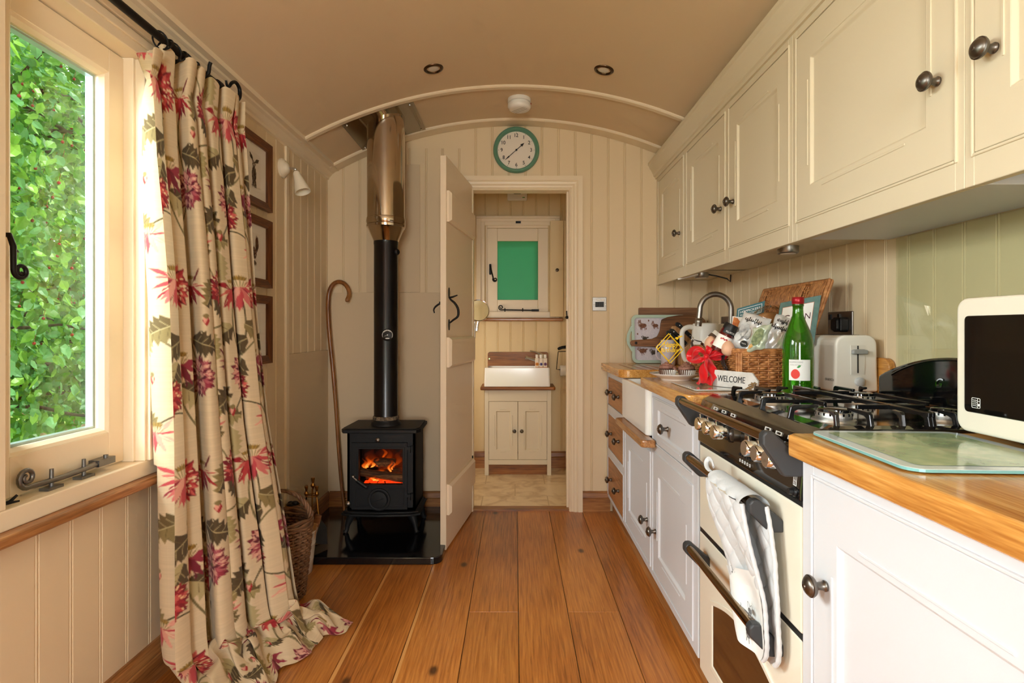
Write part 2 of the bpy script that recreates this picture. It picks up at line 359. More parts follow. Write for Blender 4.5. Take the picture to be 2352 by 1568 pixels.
def floor_mat():
    m, nt, b = _new('oak_floor_boards'); L = nt.links.new; N = nt.nodes.new
    g = N('ShaderNodeAttribute'); g.attribute_name = 'grain'; t = N('ShaderNodeAttribute'); t.attribute_name = 'tone'
    sp = N('ShaderNodeSeparateColor'); L(t.outputs['Color'], sp.inputs[0])
    def mapped(s):
        q = N('ShaderNodeMapping'); q.inputs['Scale'].default_value = s; L(g.outputs['Vector'], q.inputs['Vector']); return q.outputs[0]
    def math_(op, a_, b_=None, c_=None):
        q = N('ShaderNodeMath'); q.operation = op
        for k, x in enumerate((a_, b_, c_)):
            if x is None: continue
            if isinstance(x, (int, float)): q.inputs[k].default_value = x
            else: L(x, q.inputs[k])
        return q.outputs[0]
    big = N('ShaderNodeTexNoise'); big.inputs['Scale'].default_value = 3.; big.inputs['Detail'].default_value = 3; L(mapped((1, .35, 1)), big.inputs['Vector'])
    wav = N('ShaderNodeTexWave'); wav.wave_type = 'BANDS'; wav.bands_direction = 'X'; wav.wave_profile = 'SAW'
    wav.inputs['Scale'].default_value = 13; wav.inputs['Distortion'].default_value = 9; wav.inputs['Detail'].default_value = 4; wav.inputs['Detail Scale'].default_value = 1.1; wav.inputs['Detail Roughness'].default_value = .6
    L(mapped((1, .22, 1)), wav.inputs['Vector'])
    fib = N('ShaderNodeTexNoise'); fib.inputs['Scale'].default_value = 150; fib.inputs['Detail'].default_value = 4; L(mapped((1, .035, 1)), fib.inputs['Vector'])
    vor = N('ShaderNodeTexVoronoi'); vor.voronoi_dimensions = '2D'; vor.inputs['Scale'].default_value = 2.6; L(mapped((1, .55, 1)), vor.inputs['Vector'])
    mixv = math_('MULTIPLY_ADD', wav.outputs['Fac'], .06, math_('MULTIPLY_ADD', fib.outputs['Fac'], .50, math_('MULTIPLY', big.outputs['Fac'], .5)))
    r = N('ShaderNodeValToRGB'); cr = r.color_ramp
    cr.elements[0].position = .34; cr.elements[0].color = lin((120, 62, 20)) + (1,)
    cr.elements[1].position = .72; cr.elements[1].color = lin((212, 140, 66)) + (1,)
    e = cr.elements.new(.52); e.color = lin((176, 106, 44)) + (1,)
    L(mixv, r.inputs['Fac'])
    knot = N('ShaderNodeMapRange'); knot.inputs[1].default_value = .015; knot.inputs[2].default_value = .055; knot.inputs[3].default_value = 1; knot.inputs[4].default_value = 0; knot.interpolation_type = 'SMOOTHSTEP'
    L(vor.outputs['Distance'], knot.inputs[0])
    sel = N('ShaderNodeSeparateColor'); L(vor.outputs['Color'], sel.inputs[0])
    kf = math_('MULTIPLY', knot.outputs[0], math_('GREATER_THAN', sel.outputs[0], .6))
    mk = N('ShaderNodeMix'); mk.data_type = 'RGBA'; L(math_('MULTIPLY', kf, .85), mk.inputs[0]); L(r.outputs['Color'], mk.inputs[6]); mk.inputs[7].default_value = lin((44, 22, 10)) + (1,)
    # pale sapwood along one edge of two boards
    sap = math_('MULTIPLY', math_('MULTIPLY', math_('LESS_THAN', math_('ADD', sp.outputs[2], math_('MULTIPLY', big.outputs['Fac'], .05)), .085), sp.outputs[1]), .8)
    ms = N('ShaderNodeMix'); ms.data_type = 'RGBA'; L(sap, ms.inputs[0]); L(mk.outputs[2], ms.inputs[6]); ms.inputs[7].default_value = lin((222, 164, 96)) + (1,)
    mt = N('ShaderNodeVectorMath'); mt.operation = 'SCALE'; L(ms.outputs[2], mt.inputs[0]); L(sp.outputs[0], mt.inputs['Scale'])
    L(mt.outputs[0], b.inputs['Base Color'])
    rg = N('ShaderNodeMapRange'); rg.inputs[3].default_value = .24; rg.inputs[4].default_value = .42; L(big.outputs['Fac'], rg.inputs[0]); L(rg.outputs[0], b.inputs['Roughness'])
    b.inputs['Coat Weight'].default_value = .25; b.inputs['Coat Roughness'].default_value = .22
    bp = N('ShaderNodeBump'); bp.inputs['Strength'].default_value = .14; bp.inputs['Distance'].default_value = .003; L(mixv, bp.inputs['Height']); L(bp.outputs['Normal'], b.inputs['Normal'])
    return m
me.materials.append(floor_mat()); me.update()
fo = bpy.data.objects.new('floor', me); COL.objects.link(fo); struct(fo)

# travertine floor in the bathroom
def tile_mat():
    m, nt, b = _new('travertine_tiles'); L = nt.links.new; N = nt.nodes.new
    tc = N('ShaderNodeTexCoord'); br = N('ShaderNodeTexBrick'); br.offset = .5; br.inputs['Scale'].default_value = 1
    br.inputs['Brick Width'].default_value = .42; br.inputs['Row Height'].default_value = .28; br.inputs['Mortar Size'].default_value = .004
    L(tc.outputs['Object'], br.inputs['Vector'])
    n = N('ShaderNodeTexNoise'); n.inputs['Scale'].default_value = 7; n.inputs['Detail'].default_value = 6; n.inputs['Distortion'].default_value = 1.2; L(tc.outputs['Object'], n.inputs['Vector'])
    r = N('ShaderNodeValToRGB'); r.color_ramp.elements[0].position = .3; r.color_ramp.elements[0].color = lin((192, 158, 112)) + (1,); r.color_ramp.elements[1].position = .55; r.color_ramp.elements[1].color = lin((228, 204, 164)) + (1,)
    L(n.outputs['Fac'], r.inputs['Fac']); L(r.outputs['Color'], br.inputs['Color1']); L(r.outputs['Color'], br.inputs['Color2']); br.inputs['Mortar'].default_value = lin((196, 166, 122)) + (1,)
    L(br.outputs['Color'], b.inputs['Base Color']); b.inputs['Roughness'].default_value = .35
    return m
BY = 4.33
struct(MB().box(-.95, .95, D + .06, BY + .02, -.03, .012).build('floor_bathroom', tile_mat()))
struct(MB().box(-.30, .36, D - .004, D + .062, -.02, .012).build('trim_1', M['oakx'], bevel=.003))  # oak threshold

# ceiling
cm = MB()
cm.grid(lambda u, v: (lambda x: V((x, YB - .1 + (BY + .2 - YB) * v, ceil_z(x))))(-1.24 + 2.5 * u), 49, 2)
struct(cm.build('ceiling', M['ceil']))
def arc_trim(name, y0, y1, th, m):
    b = MB(); n = 48; x0, x1 = XL, XR
    vs = []
    for i in range(n + 1):
        x = x0 + (x1 - x0) * i / n; z = ceil_z(x); k = V((-x, 0, .068 - z)).normalized()
        for (y, d) in ((y0, -.001), (y0, th * .6), (y0 + .006, th), (y1 - .006, th), (y1, th * .6), (y1, -.001)):
            vs.append(V((x, y, z)) + k * d)
    b.add(vs, [(i * 6 + k, i * 6 + k + 1, (i + 1) * 6 + k + 1, (i + 1) * 6 + k) for i in range(n) for k in range(5)])
    return struct(b.build(name, m))
arc_trim('trim_2', 2.79, 2.83, .012, M['trim'])
arc_trim('trim_3', D - .10, D + .001, .014, M['trim'])

# end wall with the bathroom doorway
DX0, DX1, DZ = -.254, .328, 1.946
w = MB()
for (a_, b_, z0, z1) in ((XL - .02, DX0 - .02, 0, 2.2), (DX0 - .02, DX1 + .02, DZ + .02, 2.42), (DX1 + .02, XR + .02, 0, 2.3)):
    boards(w, (0, D, 0), (1, 0, 0), (0, -1, 0), a_, b_, z0, z1, phase=.5656)
w.add([(XL - .02, D, 2.2), (DX0 - .02, D, 2.2), (DX0 - .02, D, 2.42), (XL - .02, D, 2.42), (DX1 + .02, D, 2.3), (XR + .02, D, 2.3), (XR + .02, D, 2.42), (DX1 + .02, D, 2.42)], [(0, 1, 2, 3), (4, 5, 6, 7)])
boards(w, (0, D + .075, 0), (1, 0, 0), (0, 1, 0), -.95, DX0 - .02, 0, 2.4); boards(w, (0, D + .075, 0), (1, 0, 0), (0, 1, 0), DX1 + .02, .95, 0, 2.4); boards(w, (0, D + .075, 0), (1, 0, 0), (0, 1, 0), DX0 - .02, DX1 + .02, DZ + .02, 2.4)
struct(w.build('wall_end', M['wall']))
# right wall
w = MB(); boards(w, (XR, 0, 0), (0, 1, 0), (-1, 0, 0), YB - .02, D + .02, 0, 2.3, phase=.02)
struct(w.build('wall_right', M['wall']))
# left wall with the window run
WY0, WY1, WZ0, WZ1 = .26, 1.64, .66, 1.91
w = MB()
for (y0, y1, z0, z1) in ((YB - .02, -1.25, 0, 2.2), (-1.25, -.35, 0, .75), (-1.25, -.35, 1.9, 2.2), (-.35, WY0, 0, 2.2), (WY0, WY1, 0, WZ0), (WY0, WY1, WZ1, 2.2), (WY1, D + .02, 0, 2.2)):
    boards(w, (XL, 0, 0), (0, 1, 0), (1, 0, 0), y0, y1, z0, z1, phase=.0015 + .4 - .4)
struct(w.build('wall_left', M['wall']))
# wall behind the viewer, with an opening added for the rear fill lamp
w = MB()
for (x0, x1, z0, z1) in ((XL - .02, -.55, 0, 2.4), (-.55, .35, 2.0, 2.4), (.35, XR + .02, 0, 2.4)):
    boards(w, (0, YB, 0), (1, 0, 0), (0, 1, 0), x0, x1, z0, z1)
struct(w.build('wall_back', M['wall']))
# bathroom walls
BX0, BX1 = -.80, .62
w = MB(); boards(w, (0, BY, 0), (1, 0, 0), (0, -1, 0), BX0 - .02, -.23, 0, 2.42, phase=.0654)
boards(w, (0, BY, 0), (1, 0, 0), (0, -1, 0), -.23, .26, 0, 1.18, phase=.0654); boards(w, (0, BY, 0), (1, 0, 0), (0, -1, 0), -.23, .26, 1.93, 2.42, phase=.0654)
boards(w, (0, BY, 0), (1, 0, 0), (0, -1, 0), .26, BX1 + .02, 0, 2.42, phase=.0654)
struct(w.build('wall_bathroom_end', M['wall_bath']))
w = MB(); boards(w, (BX0, 0, 0), (0, 1, 0), (1, 0, 0), D + .07, BY + .01, 0, 2.3); struct(w.build('wall_bathroom_left', M['wall_bath']))
w = MB(); boards(w, (BX1, 0, 0), (0, 1, 0), (-1, 0, 0), D + .07, BY + .01, 0, 2.3); struct(w.build('wall_bathroom_right', M['wall_bath']))

# left cornice (moulded) and casing to the ceiling
c = MB(); prof = [(0, 2.008), (.012, 2.012), (.014, 2.024), (.022, 2.030), (.034, 2.046), (.046, 2.052), (.048, 2.060), (.072, 2.062), (.072, 2.085)]
c.add([V((XL + dx, y, z)) for y in (YB, D) for dx, z in prof], [(i, i + 1, len(prof) + i + 1, len(prof) + i) for i in range(len(prof) - 1)])
struct(c.build('trim_4', M['trim']))

# oak skirting
def skirting(name, p0, p1, nrm, h=.122, th=.018, m=None):
    p0 = V(p0); p1 = V(p1); nrm = V(nrm); b = MB()
    pr = [(0, 0), (th, 0), (th, h * .62), (th - .003, h * .66), (th, h * .70), (th - .004, h * .92), (th - .010, h), (0, h)]
    n = len(pr)
    b.add([p + nrm * d + V((0, 0, z)) for p in (p0, p1) for d, z in pr], [(i, (i + 1) % n, n + (i + 1) % n, n + i) for i in range(n)] + [tuple(range(n)), tuple(range(n, 2 * n))])
    return struct(b.build(name, m or M['oakx']))
skirting('baseboard_left', (XL, YB, 0), (XL, D - .0, 0), (1, 0, 0), m=M['oak'])
skirting('baseboard_end', (XL + .018, D, 0), (DX0 - .085, D, 0), (0, -1, 0))
skirting('baseboard_end_right', (DX1 + .080, D, 0), (.575, D, 0), (0, -1, 0))
skirting('baseboard_bathroom', (BX0, BY, .012), (BX1, BY, .012), (0, -1, 0), .13)

# door frame: lining and moulded architrave
fr = sroot('door_frame', ((DX0 + DX1) / 2, D, 0))
b = MB(); b.box(DX0 - .02, DX0, D - .005, D + .08, 0, DZ + .02); b.box(DX1, DX1 + .02, D - .005, D + .08, 0, DZ + .02); b.box(DX0, DX1, D - .005, D + .08, DZ, DZ + .02)
b.box(DX1 - .012, DX1, D + .035, D + .08, 0, DZ)
b.build('lining', M['trim'], fr)
ap = [(0, 0), (0, .010), (.006, .014), (.012, .011), (.020, .013), (.030, .020), (.042, .022), (.046, .018), (.052, .024), (.078, .024), (.078, 0)]
def arch(path):   # path points (x,z) with outward direction per point
    b = MB(); n = len(ap); vs = []
    for (x, z), (ox, oz) in path:
        for u, d in ap: vs.append(V((x + ox * u, D - d, z + oz * u)))
    b.add(vs, [(i * n + k, i * n + k + 1, (i + 1) * n + k + 1, (i + 1) * n + k) for i in range(len(path) - 1) for k in range(n - 1)]); return b
arch([((DX0 - .002, 0), (-1, 0)), ((DX0 - .002, DZ + .004), (-1, 1)), ((DX1 + .002, DZ + .004), (1, 1)), ((DX1 + .002, 0), (1, 0))]).build('architrave', M['trim'], fr)
kp = MB(); kp.slab(plane((DX1 - .0, D + .0, 1.20), (0, 1, 0), (0, 0, 1)), rrect(.0, .030, -.04, .05, .008), -.003, .004)
kp.build('strike_plate', M['trim'], fr)
kk = MB(); kk.ball((DX1 - .012, D + .012, 1.175), .010, 10, 6); kk.tube([(DX1 - .012, D + .012, 1.175), (DX1 - .014, D + .012, 1.215)], .004, 6); kk.build('latch_keep', M['iron'], fr)

# the plank door, swung into the room
hinge = V((DX0 - .004, D - .03, 0)); ld = V((-.084, -.585, 0)).normalized(); nd = V((-ld.y, ld.x, 0))
if nd.x < 0: nd = -nd
LW = .588
dfn = plane(hinge, ld, (0, 0, 1))           # u from hinge to free edge, v up, w along -nd or nd
sg = 1 if ld.cross(V((0, 0, 1))).dot(nd) > 0 else -1
dr = sroot('door_1', hinge)
def dbox(u0, u1, z0, z1, w0, w1): return MB().box(u0, u1, z0, z1, min(sg * w0, sg * w1), max(sg * w0, sg * w1), fn=dfn)
dbox(0.004, LW, .008, 1.965, -.03, 0).build('leaf', M['door'], dr, bevel=.002)
def ledge(z0, z1):
    b = MB(); c = .012
    lo = [(.01, z0), (LW - .012, z0), (LW - .012, z1), (.01, z1)]; hi = [(.01 + c, z0 + c), (LW - .012 - c, z0 + c), (LW - .012 - c, z1 - c), (.01 + c, z1 - c)]
    b.add([dfn((u, z, 0)) for u, z in lo] + [dfn((u, z, sg * .012)) for u, z in lo] + [dfn((u, z, sg * .024)) for u, z in hi],
          [(0, 1, 5, 4), (1, 2, 6, 5), (2, 3, 7, 6), (3, 0, 4, 7), (4, 5, 9, 8), (5, 6, 10, 9), (6, 7, 11, 10), (7, 4, 8, 11), (8, 9, 10, 11)])
    b.build('ledge', M['door'], dr)
ledge(1.638, 1.793); ledge(.912, 1.062); ledge(.178, .33)
hu = LW - .05
h = MB()
for zc, s in ((1.285, 1), (1.125, -1)):
    h.slab(dfn, [(hu + .012 * math.cos(a) * (1 - .35 * abs(math.sin(a))), zc + .028 * math.sin(a)) for a in [2 * PI * k / 14 for k in range(14)]], sg * 0, sg * .004)
h.tube(cr([dfn((hu, 1.262, sg * .004)), dfn((hu, 1.25, sg * .012)), dfn((hu, 1.235, sg * .03)), dfn((hu, 1.21, sg * .046)), dfn((hu, 1.185, sg * .05)), dfn((hu, 1.165, sg * .045)), dfn((hu, 1.148, sg * .022)), dfn((hu, 1.135, sg * .006))], 4), crr([.004, .005, .006, .0065, .0065, .006, .005, .004], 29), 8)
h.tube([dfn((hu, 1.262, sg * .0)), dfn((hu, 1.265, sg * .02)), dfn((hu, 1.274, sg * .045))], [.004, .005, .003], 8)
h.build('thumb_latch', M['iron'], dr)
h = MB(); h.slab(dfn, rrect(hu - .012, hu + .012, 1.19, 1.295, .01), -sg * .034, -sg * .03)
h.tube(cr([dfn((hu, 1.235, -sg * .034)), dfn((hu, 1.23, -sg * .05)), dfn((hu, 1.215, -sg * .07)), dfn((hu, 1.20, -sg * .078)), dfn((hu, 1.185, -sg * .075))], 4), crr([.005, .005, .005, .004, .003], 17), 8)
h.box(hu - .02, hu + .04, 1.225, 1.24, -sg * .036 - .003, -sg * .036 + .003, fn=dfn)
h.build('back_latch', M['iron'], dr)
hg = MB()
for z in (.30, 1.70): hg.cyl(hinge + V((0.0, .01, z - .04)), hinge + V((0.0, .01, z + .04)), .006, 8)
hg.build('hinge', M['iron'], dr)
# ------------------------------------------------------------------ left window: three casements in one frame
FX = -1.09     # face of the casing
def frame_rect(b, x0, x1, y0, y1, z0, z1, t, tb=None, tt=None):
    tb = t if tb is None else tb; tt = t if tt is None else tt
    b.box(x0, x1, y0, y0 + t, z0, z1); b.box(x0, x1, y1 - t, y1, z0, z1); b.box(x0, x1, y0 + t, y1 - t, z0, z0 + tb); b.box(x0, x1, y0 + t, y1 - t, z1 - tt, z1)
wr = sroot('window_1', (XL, .93, .7))
b = MB(); y0, y1, zb, zt = .20, 1.68, .668, 1.897
b.box(XL - .09, FX, y0, y1, zb, .713); b.box(XL - .09, FX, y0, y1, zt, 1.955)
b.box(XL - .09, FX, 1.615, y1, .713, zt); b.box(XL - .09, FX, y0, .26, .713, zt)
b.box(XL - .09, FX - .002, 1.145, 1.178, .713, zt); b.box(XL - .09, FX - .002, .68, .713, .713, zt)
b.build('frame', M['trim'], wr, bevel=.003)
mo = MB(); mo.box(FX - .001, FX + .010, 1.624, 1.665, .713, 1.93); mo.box(FX - .001, FX + .008, .2, 1.69, 1.925, 1.95); mo.box(XL, FX + .012, y0, 1.69, 1.955, 1.972)
mo.box(-1.155, -1.118, 1.607, 1.618, .713, zt)
mo.build('moulding', M['trim'], wr, bevel=.003)
def casement(y0, y1, parent):
    X0, X1 = -1.185, -1.147; z0, z1 = .718, 1.893; st, bt, tp = .058, .092, .066
    s = MB(); frame_rect(s, X0, X1, y0, y1, z0, z1, st, bt, tp)
    so = s.build('sash', M['trim'], parent, bevel=.002)
    gy0, gy1, gz0, gz1 = y0 + st, y1 - st, z0 + bt, z1 - tp
    bd = MB(); w = .016
    o_ = [(gy0, gz0), (gy1, gz0), (gy1, gz1), (gy0, gz1)]; i_ = [(gy0 + w, gz0 + w), (gy1 - w, gz0 + w), (gy1 - w, gz1 - w), (gy0 + w, gz1 - w)]
    bd.add([V((X1 - .001, y, z)) for y, z in o_] + [V((X1 - .006, (a[0] + c[0]) / 2, (a[1] + c[1]) / 2)) for a, c in zip(o_, i_)] + [V((X1 - .018, y, z)) for y, z in i_] + [V((X1 - .028, y, z)) for y, z in i_],
           [(k * 4 + j, k * 4 + (j + 1) % 4, k * 4 + 4 + (j + 1) % 4, k * 4 + 4 + j) for k in range(3) for j in range(4)])
    bd.build('glazing_bead', M['trim'], so)
    sp = MB(); frame_rect(sp, -1.196, -1.176, gy0 + w - .004, gy1 - w + .004, gz0 + w - .004, gz1 - w + .004, .010)
    sp.build('spacer', M['spacer'], so)
    g = MB(); g.add([V((-1.172, y, z)) for y, z in o_] + [V((-1.192, y, z)) for y, z in o_], [(0, 1, 2, 3), (4, 7, 6, 5)]); g.build('pane', M['glass'], so)
M['spacer'] = mat('aluminium_spacer', (190, 205, 205), .35, .6)
casement(1.187, 1.607, wr); casement(.72, 1.137, wr); casement(.265, .672, wr)
# monkey-tail stay on the bottom rail, with two pegs
def spiral(c, ux, uy, r0, r1, a0, turns, n=22):
    c = V(c); ux = V(ux); uy = V(uy)
    return [c + (ux * math.cos(a0 + 2 * PI * turns * i / n) + uy * math.sin(a0 + 2 * PI * turns * i / n)) * (r0 + (r1 - r0) * i / n) for i in range(n + 1)]
st = MB(); xs = -1.128; zs = .736
st.tube([(xs, 1.50, zs + .004), (xs, 1.44, zs), (xs, 1.37, zs - .003), (xs, 1.31, zs - .002), (xs, 1.275, zs - .001)] + spiral((xs, 1.268, zs + .022), (0, 1, 0), (0, 0, 1), .0235, .006, -PI / 2, -1.45), [.008, .0075, .007, .0068, .0062] + [.0062 - .0022 * i / 22 for i in range(23)], 8)
st.box(-1.15, -1.118, 1.475, 1.535, zs - .006, zs + .012)
st.cyl((xs, 1.512, zs + .0), (xs, 1.512, zs + .02), .006, 8)
st.build('casement_stay', M['ironlight'], wr)
for y in (1.335, 1.435):
    p = MB(); p.cyl((xs, y, .713), (xs, y, .762), .005, 8, .0045); p.box(xs - .012, xs + .012, y - .022, y + .022, .713, .720); p.build('stay_peg', M['ironlight'], wr)
hd = MB(); hd.tube([(-1.147, 1.215, 1.31), (-1.12, 1.215, 1.31), (-1.112, 1.216, 1.285)] + spiral((-1.110, 1.232, 1.232), (0, 1, 0), (0, 0, 1), .018, .006, PI, 1.4), [.006, .006, .006] + [.0055 - .0015 * i / 22 for i in range(23)], 8)
hd.slab(faceL(-1.147, 1.215, 1.31), rrect(-.010, .010, -.035, .035, .008), 0, .005); hd.build('casement_handle', M['iron'], wr)
hk = MB(); hk.tube([(-1.105, 1.17, .722), (-1.105, 1.20, .724), (-1.10, 1.212, .735)], [.005, .004, .003], 6); hk.tube([(-1.105, 1.19, .723), (-1.095, 1.212, .722)], [.004, .002], 6); hk.build('stay_hook', M['iron'], wr)
# oak window board below
so = MB(); so.box(XL, -1.06, YB + .2, 1.80, .642, .668); struct(so.build('sill_left', M['oak'], bevel=.008, seg=3))
# curtain wall light strip: window farther back (only its light is seen)
w3 = sroot('window_3', (XL, -.8, 1.3)); b = MB(); frame_rect(b, XL - .08, XL + .03, -1.27, -.33, .73, 1.92, .05); b.box(XL - .08, XL + .02, -.82, -.78, .78, 1.87); b.build('frame', M['trim'], w3, bevel=.003)
b = MB(); b.add([V((XL - .05, y, z)) for y, z in ((-1.22, .78), (-.38, .78), (-.38, 1.87), (-1.22, 1.87))], [(0, 1, 2, 3)]); b.build('pane', M['glass'], w3)

# bathroom window with its green blind
BYF = BY
w2 = sroot('window_2', (.0135, BYF, 1.2))
def frect(b, x0, x1, z0, z1, yf, yb, t, tb=None, tt=None):
    tb = tb or t; tt = tt or t
    b.box(x0, x0 + t, yf, yb, z0, z1); b.box(x1 - t, x1, yf, yb, z0, z1); b.box(x0 + t, x1 - t, yf, yb, z0, z0 + tb); b.box(x0 + t, x1 - t, yf, yb, z1 - tt, z1)
b = MB(); frect(b, -.305, .352, 1.192, 1.985, BYF - .02, BYF + .06, .036, .05); b.box(-.305, .352, BYF - .034, BYF, 1.972, 1.992)
frect(b, -.272, .318, 1.20, 1.955, BYF - .008, BYF + .06, .032, .03)
frect(b, -.242, .286, 1.2, 1.925, BYF + .004, BYF + .06, .022, .03)
b.build('frame', M['trim'], w2, bevel=.003)
b = MB(); frect(b, -.222, .265, 1.232, 1.902, BYF + .012, BYF + .05, .083, .105, .10)
sash = b.build('sash', M['trim'], w2, bevel=.003)
gm = translucent('green_window_blind', (108, 168, 142), .85)
b = MB(); b.box(-.142, .184, BYF + .03, BYF + .035, 1.335, 1.804); b.build('blind', gm, sash)
b = MB(); b.box(-.142, .184, BYF + .022, BYF + .024, 1.335, 1.804); b.build('pane', thin_glass('dull_window_glass', (.97, 1, .98), .012, .4), sash)
b = MB(); b.tube([(-.192, BYF + .012, 1.60), (-.192, BYF - .01, 1.60), (-.188, BYF - .018, 1.57), (-.172, BYF - .02, 1.51)] + spiral((-.158, BYF - .02, 1.494), (1, 0, 0), (0, 0, 1), .017, .005, PI, 1.4), [.006, .006, .006, .0055] + [.005 - .001 * i / 22 for i in range(23)], 7)
b.slab(faceY(-.196, BYF + .012, 1.575), rrect(-.009, .009, -.04, .045, .006), 0, .005); b.build('casement_handle', M['iron'], sash)
b = MB(); b.tube([(.17, BYF - .012, 1.252), (.05, BYF - .012, 1.254), (-.09, BYF - .012, 1.256)] + spiral((-.112, BYF - .012, 1.276), (1, 0, 0), (0, 0, 1), .02, .005, -PI / 2, -1.4), [.005, .005, .0048] + [.0045 - .001 * i / 22 for i in range(23)], 7)
b.box(.13, .188, BYF - .016, BYF - .004, 1.245, 1.261)
for x in (-.08, .06): b.cyl((x, BYF - .012, 1.242), (x, BYF - .012, 1.27), .004, 6)
b.build('casement_stay', M['iron'], sash)
b = MB(); b.box(.005, .045, BYF - .026, BYF - .018, 1.936, 1.952); b.build('shutter_catch', M['iron'], w2)
b = MB(); b.box(-.33, .375, BYF - .075, BYF, 1.166, 1.192); b.build('sill', M['oakx'], w2, bevel=.008)
sh = MB(); sh.box(.272, .375, BYF - .085, BYF - .065, 1.20, 1.945); sh.box(.377, .46, BYF - .083, BYF - .063, 1.20, 1.945); shr = sh.build('shutter', M['wall_bath'], w2, bevel=.003)
b = MB(); b.lathe((.325, BYF - .085, 1.56), (0, -1, 0), [(0, 0), (.008, 0), (.006, .008), (.013, .016), (.013, .022), (.006, .026), (0, .027)], 14); b.build('knob', M['pewterdark'], shr)

# extractor fan high on the bathroom wall
t = thing('extractor_fan', 'white square extractor fan above the bathroom window', 'fan', (.017, BY, 2.19))
b = MB(); b.slab(faceY(.017, BY, 2.195), rrect(-.077, .077, -.078, .078, .008), 0.004, .04); b.build('housing', M['plastic_w'], t, bevel=.002)
b = MB()
for k in range(9):
    z = -.042 + k * .0105; hw = math.sqrt(max(.05 ** 2 - z * z, 1e-4)); b.box(-hw, hw, z - .003, z + .003, .041, .046, fn=faceY(.017, BY, 2.205))
b.build('grille', M['black'], t)
b = MB(); b.poly(faceY(.017, BY, 2.195), rrect(.04, .06, -.064, -.058, .001), .0405); b.build('badge', M['leafgreen'], t)
